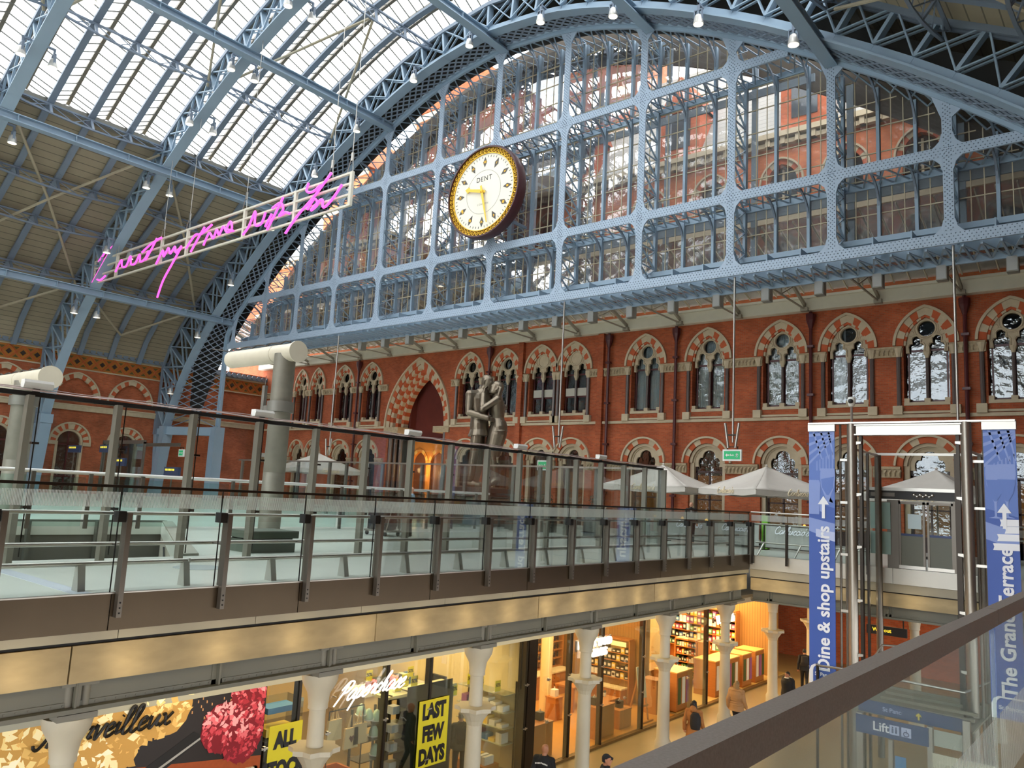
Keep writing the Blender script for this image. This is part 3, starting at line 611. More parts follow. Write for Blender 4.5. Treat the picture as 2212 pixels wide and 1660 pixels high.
def side_arch(nm, y, low, label):
    e = thing(nm, label, 'window' if low else 'blind arch', (XS, y, 0), kind='structure')
    fr = lambda u, v, w_: (XS+0.02-w_, u, v)
    if low:
        ring_blocks(MB(), y, 3.85, 0.98, 1.38, 0, -0.05, 0.14, 8, (0, 1), fr).build('voussoirs', [STONE, VRED], e)
        ring_blocks(MB(), y, 3.85, 1.38, 1.5, 0, -0.14, 0.04, 8, (0,), fr).build('hood_mould', STONE, e)
        m2 = ring_blocks(MB(), y, 3.85, 0.82, 0.98, 0, 0.06, 0.3, 8, (0,), fr)
        for s in (-1, 1): m2.box(XS-0.3, XS+0.06, min(y+0.8*s, y+0.98*s), max(y+0.8*s, y+0.98*s), 0, 3.85); m2.box(XS-0.05, XS+0.18, min(y+0.92*s, y+1.5*s), max(y+0.92*s, y+1.5*s), 3.6, 3.88)
        m2.build('stone_jamb', STONE, e)
        m2 = MB().box(XS-0.3, XS-0.2, y-0.05, y+0.05, 0, 4.7).box(XS-0.3, XS-0.2, y-0.85, y+0.85, 3.6, 3.72).box(XS-0.3, XS-0.2, y-0.85, y+0.85, 1.2, 1.3); m2.build('sash', MAROON, e)
        MB().box(XS-0.27, XS-0.255, y-0.9, y+0.9, 0, 4.8).build('pane', GLASSD, e)
        MB().box(XS-0.9, XS-0.85, y-1.2, y+1.2, 0, 5).build('dark_room', bpy.data.materials['dark room'], e)
    else:
        ring_blocks(MB(), y, 7.1, 1.38, 1.72, 0.3, -0.05, 0.16, 8, (0, 1), fr).build('voussoirs', [STONE, VRED], e)
        ring_blocks(MB(), y, 7.1, 1.72, 1.82, 0.3, -0.14, 0.04, 9, (0,), fr).build('hood_mould', STONE, e)
    return e
n = 0
for bi, (a, b) in enumerate(bays[1:4]):
    c = (a+b)/2; bn = ['the bay nearest the iron screen', 'the second bay from the iron screen', 'the third bay from the iron screen'][bi]
    for dc, sn in ((2.13, 'right'), (-2.02, 'left')):
        side_arch('window_%d' % (71+n), c+dc, True, 'arched side-wall window, %s one in %s' % (sn, bn)); side_arch('window_%d' % (81+n), c+dc, False, 'blind pointed side-wall arch, %s one in %s' % (sn, bn)); n += 1
# ================================================================ ARCH PROFILE
XC = -28.7
_prof = [(0, 27.95), (5, 27.3), (10.0, 25.6), (15.2, 23.0), (20.3, 19.75), (24, 17.0), (27.2, 14.3), (29.5, 11.9), (31.1, 9.8), (32.3, 7.6), (33.1, 5.6)]
def _resample(P, n):
    d = [0]
    for a, b in zip(P, P[1:]): d.append(d[-1]+math.hypot(b[0]-a[0], b[1]-a[1]))
    out = []
    for i in range(n+1):
        t = d[-1]*i/n; j = max(k for k in range(len(d)) if d[k] <= t+1e-9); j = min(j, len(P)-2)
        f = (t-d[j])/(d[j+1]-d[j]); out.append((P[j][0]+(P[j+1][0]-P[j][0])*f, P[j][1]+(P[j+1][1]-P[j][1])*f))
    return out
_half = cat_rom(_prof, 8)
NH = 24
_hp = _resample(_half, NH)
INN = [(XC-o, z) for o, z in _hp[::-1]]+[(XC+o, z) for o, z in _hp[1:]]         # left springing -> right springing
def _normals(P):
    out = []
    for i in range(len(P)):
        a = P[max(i-1, 0)]; b = P[min(i+1, len(P)-1)]; dx, dz = b[0]-a[0], b[1]-a[1]; L = math.hypot(dx, dz); out.append((-dz/L, dx/L))
    return out
_nn = _normals(INN)
OUT = []
for (x, z), (nx, nz) in zip(INN, _nn):
    o = abs(x-XC); d = 1.9+max(0, (o-22))*0.19; q = (x+nx*d, z+nz*d)
    if abs(q[0]-XC) > 34.6: q = (XC+math.copysign(34.6, q[0]-XC), q[1])
    OUT.append(q)
def prof_at(P, o):
    """point on profile P at signed horizontal offset o from the crown"""
    x = XC+o
    for a, b in zip(P, P[1:]):
        if a[0] <= x <= b[0] and b[0] > a[0]: f = (x-a[0])/(b[0]-a[0]); return (x, a[1]+(b[1]-a[1])*f)
    return P[0] if x < P[0][0] else P[-1]
# ================================================================ ROOF
BOARD = banded('roof boarding', 'z', 0.3, S(150, 140, 118), S(104, 98, 84), 0.85, 0.10)
YR0, YR1 = -75, 32.6
GO = 19.6
roof = thing('ceiling', 'vaulted train shed roof, boarded at the sides and glazed along the middle', 'roof', (XC, 10, 25), kind='structure')
for nm, sg in (('boarding', -1), ('boarding', 1)):
    P = [q for q in OUT if sg*(q[0]-XC) > GO+0.3 and q[1] > 10.3]
    e0 = prof_at(OUT, sg*GO); P = ([e0]+P if sg > 0 else P+[e0])
    up = [(x+_n2[0]*0.2, z+_n2[1]*0.2) for (x, z), _n2 in zip(P, _normals(P))]
    poly = P+up[::-1]
    mb = MB()
    for i in range(len(P)-1):
        mb.prism([P[i], P[i+1], up[i+1], up[i]], lambda u, v, w_: (u, w_, v), YR0, YR1+8 if sg > 0 else YR1)
    mb.build(nm, BOARD, roof)
# ridge-and-furrow glazing: ridges run up the arch, furrows at ribs and rafters
RAFT = []
y = 32.65
GY = [30.4-2.25*i for i in range(0, 47)]
G = [prof_at(OUT, -GO)]+[q for q in OUT if abs(q[0]-XC) < GO-0.3]+[prof_at(OUT, GO)]
GN = _normals(G)
mb = MB(); mg = MB(); mr = MB()
for yi in range(len(GY)-1):
    y1, y0 = GY[yi], GY[yi+1]; ym = (y0+y1)/2
    for i in range(len(G)-1):
        a, b = G[i], G[i+1]; ra = (a[0]+GN[i][0]*0.75, a[1]+GN[i][1]*0.75); rb = (b[0]+GN[i+1][0]*0.75, b[1]+GN[i+1][1]*0.75)
        for ys in (y0, y1): mb.add([(a[0], ys, a[1]), (b[0], ys, b[1]), (rb[0], ym, rb[1]), (ra[0], ym, ra[1])], [(0, 1, 2, 3)])
        mr.bar((ra[0], ym, ra[1]), (rb[0], ym, rb[1]), 0.16, 0.2, (0,1,0)); mr.bar((a[0], y1, a[1]), (b[0], y1, b[1]), 0.22, 0.16, (0,1,0))
        if yi < 14:
            nb = 3
            for k in range(nb):
                t = k/nb; fa = [a[q]+(b[q]-a[q])*t for q in (0, 1)]; fr = [ra[q]+(rb[q]-ra[q])*t for q in (0, 1)]
                for ys in (y0, y1): mg.bar((fa[0], ys, fa[1]-.03), (fr[0], ym, fr[1]-.03), 0.055, 0.07, (1,0,0))
    for i, s in ((0, 1), (-1, -1)):
        a = G[i]; ra = (a[0]+GN[i][0]*0.75, a[1]+GN[i][1]*0.75); mb.add([(a[0], y0, a[1]), (a[0], y1, a[1]), (ra[0], ym, ra[1])], [(0, 1, 2)])
md_ = MB(); mv = MB()
for i in range(len(OUT)-1):
    a, b = OUT[i], OUT[i+1]
    if min(a[1], b[1]) > 10.3: md_.prism([a, b, (b[0], b[1]+.25), (a[0], a[1]+.25)], lambda u, v, w_: (u, w_, v), 30.4, 33.2)
md_.build('end_bay_boarding', mat('dark boards', S(62, 58, 50), .85), roof)
mb.build('glazing', GLASSR, roof); mg.build('glazing_bars', mat('roof bars', S(120, 120, 114), 0.6), roof); mr.build('ridge_beam', mat('roof ridge', S(118, 112, 98), 0.6), roof)
# rafters on the boarding + curb beam
mb = MB()
for k, yy in enumerate([30.4-2.25*i for i in range(0, 20)]):
    if k % 4 == 0: continue
    for i in range(len(OUT)-1):
        a, b = OUT[i], OUT[i+1]
        if a[1] < 10.5 or b[1] < 10.5: continue
        n = _nn[i]; mb.bar((a[0]-n[0]*0.18, yy, a[1]-n[1]*0.18), (b[0]-n[0]*0.18, yy, b[1]-n[1]*0.18), 0.16, 0.36, (0,1,0))
mb.build('rafters', BLUED, roof)
mb = MB()
for sg in (-1, 1):
    a = prof_at(OUT, sg*GO); mb.box(a[0]-0.2, a[0]+0.2, YR0, YR1, a[1]-0.15, a[1]+0.25)
    for yi in range(len(GY)-1): pass
mb.build('glazing_curb', GREY, roof)
# lattice purlins between the rafters
def purl_lattice(o):
    a = prof_at(OUT, o); j = min(range(len(OUT)), key=lambda k: abs(OUT[k][0]-a[0])); n = _nn[j]
    t = (a[0]-n[0]*0.3, a[1]-n[1]*0.3); b = (a[0]-n[0]*1.25, a[1]-n[1]*1.25); mb = MB()
    mb.box(t[0]-0.07, t[0]+0.07, -14.6, 30.4, t[1]-0.05, t[1]+0.05)
    for rb in range(len(RIBY)):
        y1 = RIBY[rb]; y0 = y1-9.0; pts = [y0+2.25*k for k in range(5)]; dip = [0.35, 0.95, 1.0, 0.95, 0.35]
        q = [(a[0]-n[0]*(0.35+0.9*math.sin(PI*(0.12+0.76*k/8))), y0+9*k/8, a[1]-n[1]*(0.35+0.9*math.sin(PI*(0.12+0.76*k/8)))) for k in range(9)]
        for u, v in zip(q, q[1:]): mb.bar(u, v, 0.12, 0.1, (0,0,1))
        for k in range(8):
            tt = (t[0], y0+9*k/8, t[1]); t2 = (t[0], y0+9*(k+1)/8, t[1])
            if k % 2: mb.bar(q[k], t2, 0.05, 0.05); mb.bar(tt, q[k+1], 0.05, 0.05)
            else: mb.bar(tt, q[k+1], 0.05, 0.05)
            if k in (2, 4, 6): mb.bar(tt, q[k], 0.14, 0.1)
    return mb
PO = [4.9, 14.2, 19.4, 23.6, 26.6, 30.2]
mb = MB()
for o in PO:
    for s in (-1, 1):
        m2 = purl_lattice(s*o); mb.add(m2.v, m2.f)
mb.build('lattice_purlins', BLUED, roof)
mb = MB()
for yb in RIBY[:4]:
    for sg in (-1, 1):
        for (o0, o1) in ((19.4, 24.5), (24.5, 30.2), (30.2, 33.0), (4.9, 14.2)):
            p0, p1 = prof_at(OUT, sg*o0), prof_at(OUT, sg*o1); z = 0.75
            ym = yb-4.5
            for ya, yc in ((yb-0.2, ym), (yb-8.8, ym)): mb.tube([(p0[0], ya, p0[1]-z), (p1[0], yc, p1[1]-z)] if o0 in (19.4, 30.2) else [(p0[0], yc, p0[1]-z), (p1[0], ya, p1[1]-z)], 0.085, 6)
mb.build('bracing_rods', mat('cream brace', S(170, 160, 136), 0.6), roof)
# ---- blue tie beams along the shed
for i, o in enumerate((-27.4, -18.7, -9.8, 0.0, 9.8, 18.7)):
    a = prof_at(INN, o); z0 = a[1]
    e = thing('tie_beam', ['lowest blue tie beam on the left, meeting the screen edge behind the neon letters', 'second blue tie beam up from the left wall, ending behind the pink lettering', 'third blue tie beam up from the left, running across the glazed roof to the screen', 'blue tie beam along the crown of the roof', 'blue tie beam just right of the crown of the roof', 'dark tie beam at the upper right, nearly black against the light'][i], 'roof beam', (a[0], 8, z0), kind='structure', group='tie beams along the shed roof')
    mb = MB().box(a[0]-0.26, a[0]+0.26, -14.6, 31.9, z0-0.42, z0-0.36).box(a[0]-0.22, a[0]+0.22, -14.6, 31.9, z0+0.0, z0+0.05).box(a[0]-0.03, a[0]+0.03, -14.6, 31.9, z0-0.36, z0); mb.build('beam', BLUE, e)
    mb = MB()
    for y in range(-14, 32, 3): mb.box(a[0]-0.2, a[0]+0.2, y-0.02, y+0.02, z0-0.36, z0)
    mb.build('stiffener', BLUE, e)
# ---- ribs
def make_rib(label):
    e = thing('roof_rib', label, 'arched truss', (XC, RIBY[0], 10), kind='structure', group='main arched ribs of the shed')
    Y = RIBY[0]; U = (0, 1, 0)
    mb = MB()
    for i in range(len(INN)-1):
        a, b = INN[i], INN[i+1]; mb.bar((a[0], Y, a[1]), (b[0], Y, b[1]), 0.66, 0.09, (b[1]-a[1] if False else _nn[i][0], 0, _nn[i][1]))
        n = _nn[i]; mb.bar((a[0]+n[0]*0.22, Y, a[1]+n[1]*0.22), (b[0]+n[0]*0.22, Y, b[1]+n[1]*0.22), 0.10, 0.4, (n[0], 0, n[1]))
    mb.build('inner_flange', BLUE, e)
    mb = MB()
    for i in range(len(OUT)-1):
        a, b = OUT[i], OUT[i+1]; n = _nn[i]
        for dy in (-0.2, 0.2): mb.bar((a[0]-n[0]*0.12, Y+dy, a[1]-n[1]*0.12), (b[0]-n[0]*0.12, Y+dy, b[1]-n[1]*0.12), 0.14, 0.24, (n[0], 0, n[1]))
    for s in (0, -1): mb.box(OUT[s][0]-0.15, OUT[s][0]+0.15, Y-0.3, Y+0.3, 5.0, OUT[s][1]+0.2)
    mb.build('outer_chord', BLUED, e)
    mb = MB()
    for i in range(len(INN)-1):
        a, b, c, d = INN[i], INN[i+1], OUT[i], OUT[i+1]; n = _nn[i]; a = (a[0]+n[0]*0.4, a[1]+n[1]*0.4); b = (b[0]+n[0]*0.4, b[1]+n[1]*0.4)
        for dy in (-0.16, 0.16):
            mb.bar((a[0], Y+dy, a[1]), (d[0], Y+dy, d[1]), 0.06, 0.12, U); mb.bar((b[0], Y+dy, b[1]), (c[0], Y+dy, c[1]), 0.06, 0.12, U)
        mb.bar((a[0], Y, a[1]), (c[0], Y, c[1]), 0.4, 0.14, (n[1], 0, -n[0])); 
    mb.build('lattice_web', BLUE, e)
    mb = MB()
    for s in (0, -1):
        x, z = INN[s]; sg = -1 if s == 0 else 1
        mb.box(x-0.42, x+0.42, Y-0.42, Y+0.42, 5.0, 5.65); mb.prism([(x-0.35, 5.0), (x+0.35, 5.0), (x+sg*0.9+0.4, -0.02), (x+sg*0.9-0.45, -0.02)], lambda u, v, w_: (u, w_, v), Y-0.38, Y+0.38)
        xo = OUT[s][0]; mb.box(min(xo, x), max(xo, x), Y-0.1, Y+0.1, 5.0, 5.5); mb.prism([(xo-0.2, 5.0), (xo+0.25, 5.0), (x+sg*0.9, 1.2), (x+sg*0.9-0.2, 0.8)], lambda u, v, w_: (u, w_, v), Y-0.2, Y+0.2)
    mb.build('springing_pier', BLUE, e)
    return e
ribn = ['end', 'second', 'third', 'fourth', 'fifth']
rib0 = make_rib('blue latticed end rib standing directly in front of the iron screen')
for i in range(1, 5):
    dup(rib0, (XC, RIBY[i], 10), label='blue latticed rib, %s one back from the iron screen' % ['', 'second', 'third', 'fourth', 'fifth'][i])
# ---- lattice soffit between end rib and screen arch
YF = 32.0
e = thing('screen_arch', 'latticed blue arch and leg joining the end rib to the iron screen', 'arch', (XC, 31.3, 10), kind='structure')
mb = MB(); mf = MB()
SCP = [(x, z) for x, z in INN]
def scr_pt(i):
    x, z = INN[i]; x2 = max(-56.8, min(x, -0.6)); return (x2, z)
P0 = [(x, RIBY[0]+0.2, z) for x, z in INN]; P1 = [(*[scr_pt(i)[0]], YF, scr_pt(i)[1]) for i in range(len(INN))]
def lerp(a, b, t): return tuple(a[k]+(b[k]-a[k])*t for k in range(len(a)))
def at(i, t):
    j = int(math.floor(i)); f = i-j; j2 = min(j+1, len(INN)-1); return lerp(lerp(P0[j], P0[j2], f), lerp(P1[j], P1[j2], f), t)
n = len(INN)-1; st = 0.34; i = 0.0
while i < n-1.05:
    for t0, t1, s in ((0, 1, 1), (0, 1, -1)):
        a = (i, 0) if s > 0 else (i+1.02, 0); b = (i+1.02, 1) if s > 0 else (i, 1)
        q = [at(a[0]+(b[0]-a[0])*k/3, k/3) for k in range(4)]
        for u, v in zip(q, q[1:]): mb.bar(u, v, 0.1, 0.05)
    i += st
mb.build('lattice_soffit', BLUED, e)
for i in range(n):
    nn_ = _nn[i]; mf.bar(P1[i], P1[i+1], 0.16, 0.42, (nn_[0], 0, nn_[1])); mf.bar(P1[i], P1[i+1], 0.42, 0.08, (nn_[0], 0, nn_[1]))
mf.build('arch_flange', BLUE, e)
mb = MB()
for s in (0, -1):
    x = P1[s][0]; mb.box(x-0.4, x+0.4, YF-0.4, YF+0.4, -0.02, 5.65); mb.bar((P0[s][0], RIBY[0], 5.3), (x, YF, 5.3), 0.6, 0.65)
mb.build('leg_pier', BLUE, e)
# floodlights come in p5
# ================================================================ IRON SCREEN (gable)
XV = [-55.9, -51.83, -47.7, -43.4, -38.78, -33.86, -29.09, -24.11, -19.25, -14.5, -10.05, -5.73, -1.5]
ZR = [12.08, 15.55, 21.82]
YG = 33.7
def ztop(x): return prof_at([(max(-56.8, min(px, -0.6)), pz) for px, pz in INN], x-XC)[1]
scr = thing('window_99', 'great glazed iron screen of riveted blue lattice filling the end of the shed', 'glazed screen', (XC, YF, 12), kind='structure')
RIV = mat('riveted blue plate', S(158, 176, 194), 0.45, var=0.08)
mb = MB(); XR0, XR1 = -56.8, 1.5
def hspan(z):
    xs = [x/10 for x in range(-570, 16)]; ok = [x for x in xs if ztop(x) > z]; return min(ok), max(ok)
for x in XV: mb.box(x-0.18, x+0.18, YF-0.04, YF+0.04, 11.85, ztop(x))
for z in ZR:
    a, b = hspan(z+0.2) if z > 13 else (-56.8, 1.5); mb.box(a, b, YF-0.05, YF+0.05, z-0.22, z+0.22)
    for x in XV: # gussets
        if ztop(x) < z: continue
        for s in (-1, 1):
            for t in (-1, 1):
                if z < 13 and t < 0: continue
                q = [(x+s*0.18, z+t*0.22), (x+s*0.52, z+t*0.22), (x+s*0.42, z+t*0.30), (x+s*0.28, z+t*0.45), (x+s*0.2, z+t*0.75), (x+s*0.18, z+t*0.75)]
                mb.prism(q if s*t < 0 else q[::-1], lambda u, v, w_: (u, w_, v), YF-0.045, YF+0.035)
for x in XV: # arch-head gussets
    zt = ztop(x)
    for s in (-1, 1): mb.prism([(x+s*0.18, zt-0.9), (x+s*0.6, ztop(x+s*0.6)-0.1), (x+s*0.18, zt)], lambda u, v, w_: (u, w_, v), YF-0.045, YF+0.035)
mb.build('front_plates', RIV, scr)
mb = MB()   # rivets: rows on the plates, low cylinders seen as dots
def riv(x, z): mb.add([(x-0.028, YF-0.056, z), (x, YF-0.056, z-0.028), (x+0.028, YF-0.056, z), (x, YF-0.056, z+0.028), (x, YF-0.08, z)], [(0,1,4), (1,2,4), (2,3,4), (3,0,4)])
for z in ZR:
    a, b = hspan(z+0.2) if z > 13 else (-56.0, 1.5); k = 0; x = max(a, -50)
    while x < b:
        for dz in (-0.17, -0.06, 0.06, 0.17): riv(x+(0.07 if dz in (-0.06, 0.17) else 0), z+dz)
        x += 0.15
for x in XV[1:]:
    z = 12.4
    while z < ztop(x)-0.2:
        for dx in (-0.12, -0.04, 0.04, 0.12): riv(x+dx, z+(0.08 if dx in (-0.04, 0.12) else 0))
        z += 0.17
mb.build('rivets', BLUED, scr)
# lattice webs: vertical (between YF and YG) and horizontal
mb = MB()
for x in XV:
    z0 = 12.3; zt = ztop(x); n = max(1, round((zt-z0)/1.0)); h = (zt-z0)/n
    for k in range(n):
        a, b = z0+k*h, z0+(k+1)*h
        mb.bar((x, YF+0.05, a), (x, YG-0.1, b), 0.03, 0.09, (1,0,0)); mb.bar((x, YF+0.05, b), (x, YG-0.1, a), 0.03, 0.09, (1,0,0)); mb.bar((x, YF+0.05, b), (x, YG-0.1, b), 0.08, 0.04)
        mb.bar((x, YF+0.85, (a+b)/2-0.25), (x, YF+0.85, (a+b)/2+0.25), 0.03, 0.03)
mb.build('vertical_lattice', BLUE, scr)
mb = MB()
for z in ZR[1:]+[11.9]:
    a, b = hspan(z) if z > 13 else (-56.8, 1.5); y1 = YG if z > 13 else 34.2; n = int((b-a)/0.62); h = (b-a)/n
    for k in range(n):
        u, v = a+k*h, a+(k+1)*h; mb.bar((u, YF, z-0.15), (v, y1, z-0.15), 0.07, 0.04); mb.bar((v, YF, z-0.15), (u, y1, z-0.15), 0.07, 0.04)
        if z < 13: mb.bar((u, YF, z-0.15), (u, y1, z-0.15), 0.08, 0.09)
    mb.box(a, b, y1-0.12, y1, z-0.25, z+0.05)
# lattice along the underside of the arch between screen front and glazing
for i in range(len(INN)-1):
    pa, pb = scr_pt(i), scr_pt(i+1)
    if min(pa[1], pb[1]) < 14: continue
    for k in range(2):
        q, r_ = lerp(pa, pb, k/2), lerp(pa, pb, (k+1)/2)
        mb.bar((q[0], YF, q[1]-0.1), (r_[0], YG, r_[1]-0.1), 0.07, 0.04); mb.bar((r_[0], YF, r_[1]-0.1), (q[0], YG, q[1]-0.1), 0.07, 0.04)
mb.build('horizontal_lattice', BLUE, scr)
# rear glazing frame
mb = MB(); mbars = MB(); br = MB(); gl = MB()
mb.box(-56.8, 1.5, YF+1.2, YG+0.15, 12.78, 13.02); mb.box(-56.8, 1.5, YG+0.0, YG+0.1, 12.0, 12.8)
for x in XV[:-1]:
    for d in (0, 1/3, 2/3):
        xx = x+(XV[XV.index(x)+1]-x)*d
        if d: mb.box(xx-0.03, xx+0.03, YF+0.5, YF+1.5, 12.3, 12.8)
for bi in range(len(XV)-1):
    x0, x1 = XV[bi], XV[bi+1]; bw = x1-x0; segs = [(ZR[0]+0.9, ZR[1]), (ZR[1]+0.15, ZR[2]), (ZR[2]+0.15, 40)]
    for za, zb_ in segs:
        if ztop((x0+x1)/2) < za+0.4: continue
        for d in range(4):
            xx = x0+bw*d/3; zt = min(zb_, ztop(xx)-0.1)
            if zt < za+0.3: continue
            if d in (1, 2) or d == 0: mb.box(xx-0.065, xx+0.065, YG-0.22, YG+0.02, za, zt)
            if d in (1, 2):
                q = [(xx, YG-0.15-1.35*(1-math.cos(PI/2*k/6)), zt-1.15+1.1*math.sin(PI/2*k/6)) for k in range(7)]
                for u, v in zip(q, q[1:]): br.bar(u, v, 0.08, 0.12, (0,0,1))
        for d in range(9):
            if d % 3 == 0: continue
            xx = x0+bw*d/9; zt = min(zb_, ztop(xx)-0.1)
            if zt > za+0.2: mbars.box(xx-0.018, xx+0.018, YG-0.03, YG+0.01, za, zt)
        z = za+0.05
        while z < zb_:
            okx = [x0+bw*k/12 for k in range(13) if ztop(x0+bw*k/12) > z+0.1]
            if len(okx) > 1: mbars.box(min(okx), max(okx), YG-0.035, YG+0.015, z-0.022, z+0.022)
            else: break
            z += 1.16
        poly = [(x0+0.05, za), (x1-0.05, za)]+[(x1-0.05-(bw-0.1)*k/6, min(zb_, ztop(x1-0.05-(bw-0.1)*k/6))) for k in range(7)]
        m2 = MB().prism(poly, lambda u, v, w_: (u, w_, v), YG+0.0, YG+0.012)
        gl.add(m2.v, m2.f)
mb.build('mullions', BLUE, scr); br.build('curved_brackets', BLUED, scr); mbars.build('glazing_bars', MULL, scr); gl.build('glass', GLASSS, scr)
mb = MB()   # rear structure seen faintly through the glass
for x in XV: mb.box(x-0.15, x+0.15, YG+0.9, YG+1.0, 12.6, ztop(x))
for z in ZR[1:]:
    a, b = hspan(z); mb.box(a, b, YG+0.85, YG+0.95, z-0.3, z+0.1)
mb.build('rear_frame', mat('rear frame blue', S(160, 176, 190), 0.6), scr)
# infill above the arch of the screen, closing the shed end
mb = MB()
for i in range(len(INN)-1):
    a, b, c, d = INN[i], INN[i+1], OUT[i], OUT[i+1]
    mb.add([(a[0], 32.9, a[1]), (b[0], 32.9, b[1]), (d[0], 32.9, d[1]+0.8), (c[0], 32.9, c[1]+0.8)], [(0,1,2,3)])
mb.build('arch_infill', mat('dark arch infill', S(58, 58, 56), 0.8), scr)
mb = MB()   # dark outer hood following the arch outside the glass
for i in range(len(INN)-1):
    a, b = scr_pt(i), scr_pt(i+1)
    if min(a[1], b[1]) < 14: continue
    mb.prism([(a[0], a[1]-.75), (b[0], b[1]-.75), (b[0], b[1]+1.5), (a[0], a[1]+1.5)], lambda u, v, w_: (u, w_, v), 34.9, 35.1)
mb.build('outer_hood', mat('hood brown', S(88, 80, 70), .8), scr)
# grey lamp boxes under the screen
for k in range(17):
    x = -42.75+2.42*k
    o = thing('speaker_box', 'grey box under the screen foot, number %d counting right from the great archway' % (k+1), 'speaker', (x, 34.3, 11.5), group='grey boxes under the screen')
    if k == 0:
        MB().box(x-0.2, x+0.2, 34.1, 34.5, 11.1, 11.75).build('housing', GREY, o); MB().box(x-0.17, x+0.17, 34.07, 34.1, 11.14, 11.7).build('front_panel', mat('grey panel', S(160, 160, 156), 0.5), o); MB().box(x-0.04, x+0.04, 34.25, 34.33, 11.75, 11.98).build('bracket', DMET, o)
        sb0 = o
    else:
        lb = o['label']; bpy.data.objects.remove(o); dup(sb0, (x, 34.3, 11.5), label=lb)
# ================================================================ CANOPY between screen and hotel
can = thing('canopy', 'sloping glazed canopy between the foot of the screen and the hotel wall', 'canopy', (XC, 37, 12.5), kind='structure')
mb = MB().box(-64, 16, 39.5, 39.62, 11.86, 12.5).box(-64, 16, 39.3, 40, 12.44, 12.56).box(-64, 16, 39.55, 40, 11.84, 11.92); mb.build('white_gutter', mat('off white beam', S(214, 208, 188), 0.6, var=0.08), can)
zc = lambda y: 14.6+(12.75-14.6)*(y-34.0)/(39.6-34.0)
m2 = MB(); m2.add([(-64, 33.9, zc(33.9)), (16, 33.9, zc(33.9)), (16, 39.5, zc(39.5)), (-64, 39.5, zc(39.5)), (-64, 33.9, zc(33.9)+.02), (16, 33.9, zc(33.9)+.02), (16, 39.5, zc(39.5)+.02), (-64, 39.5, zc(39.5)+.02)], [(3,2,1,0), (4,5,6,7), (0,1,5,4), (1,2,6,5), (2,3,7,6), (3,0,4,7)]); m2.build('glass', GLASSS, can)
mb = MB(); x = -63.5
while x < 16: mb.bar((x, 33.9, zc(33.9)-0.04), (x, 39.5, zc(39.5)-0.04), 0.045, 0.08); x += 0.72
mb.build('glazing_bars', MULL, can)
mb = MB()
for k in range(-5, 14):
    x = -42.17+3.55*k
    if x > 12: break
    mb.bar((x, 33.9, 14.2), (x, 39.5, 12.1), 0.12, 0.16); mb.bar((x, 33.9, 11.95), (x, 39.5, 11.9), 0.07, 0.07); mb.bar((x, 36.2, 13.3), (x, 36.2, 11.95), 0.07, 0.07); mb.bar((x, 36.2, 11.95), (x, 37.8, 12.7), 0.06, 0.06); mb.bar((x, 35, 12), (x, 36.2, 13.2), 0.06, 0.06)
    mb.box(x-0.18, x+0.18, 39.3, 39.6, 11.78, 11.98)
mb.build('bracket_truss', mat('canopy truss', S(150, 142, 124), 0.6), can)
# ================================================================ LEFT VOID BALUSTRADE
def frit(mb, X, y0, y1, z0, z1, step=0.0175, wd=0.0105, axis='y', sgn=1):
    t = y0
    while t < y1:
        if axis == 'y': mb.add([(X, t, z0), (X, t+wd, z0), (X, t+wd, z1), (X, t, z1)], [(0, 1, 2, 3)])
        else: mb.add([(t, X, z0), (t+wd, X, z0), (t+wd, X, z1), (t, X, z1)], [(0, 1, 2, 3)])
        t += step
    return mb
PY = [5.09+1.5386*k for k in range(-3, 15)]
bal = thing('glass_balustrade', 'long glass balustrade with grey posts along the left void edge', 'balustrade', (-11.2, 15, 0))
for i, y in enumerate(PY):
    mb = MB().box(-11.19, -11.09, y-0.035, y+0.035, -0.30, 1.12).box(-11.26, -11.19, y-0.03, y+0.03, 0.04, 1.1)
    p = mb.build('post', POST, bal)
    MB().box(-11.28, -11.12, y-0.15, y-0.04, 0.99, 1.14).build('glass_clamp', DARK, p)
    mb = MB()
    for z in (-0.24, -0.17, -0.1): mb.lathe([(0.012, 0), (0.012, 0.008)], (-11.09, y, z), 6, axis='x')
    mb.build('bolt', DARK, p)
    a, b = y-0.1, (y+1.5386-0.1 if i < len(PY)-1 else 26.6)
    g = MB().box(-11.228, -11.214, a+0.006, b-0.006, 0.03, 1.462).build('glass_panel', GLASS, bal)
    m2 = frit(MB(), -11.212, a+0.02, b-0.02, 1.19, 1.40); m2.build('frit_lines', FRIT, g)
    MB().box(-11.23, -11.212, b-0.006, b+0.006, 0.03, 1.462).build('edge_seal', DARK, g)
MB().box(-11.25, -11.19, 0.4, 26.62, 1.46, 1.498).build('cap_rail', DMET, bal)
def rail(p, q, r, nm, par, m=STEEL): return MB().tube([p, q], r, 10).build(nm, m, par, True)
rail((-11.42, 0.4, 1.10), (-11.42, 26.5, 1.10), 0.026, 'handrail', bal)
rail((-11.55, 0.4, 0.66), (-11.55, 26.5, 0.66), 0.03, 'middle_rail', bal)
for a, b in ((0.4, 6.35), (6.39, 26.4)): rail((-11.75, a, 0.37), (-11.75, b, 0.37), 0.036, 'foot_rail', bal)
for y in PY:
    mb = MB().box(-11.46, -11.2, y-0.012, y+0.012, 1.075, 1.095).box(-11.58, -11.2, y-0.012, y+0.012, 0.645, 0.665); mb.build('rail_arm', POST, bal)
    if y > 1: MB().prism([(-11.83, 0.0), (-11.62, 0.0), (-11.71, 0.36), (-11.79, 0.36)], lambda u, v, w_: (u, w_, v), y-0.36, y-0.26).build('rail_foot', mat('pale fin', S(176, 176, 168), 0.45, 0.5), bal)
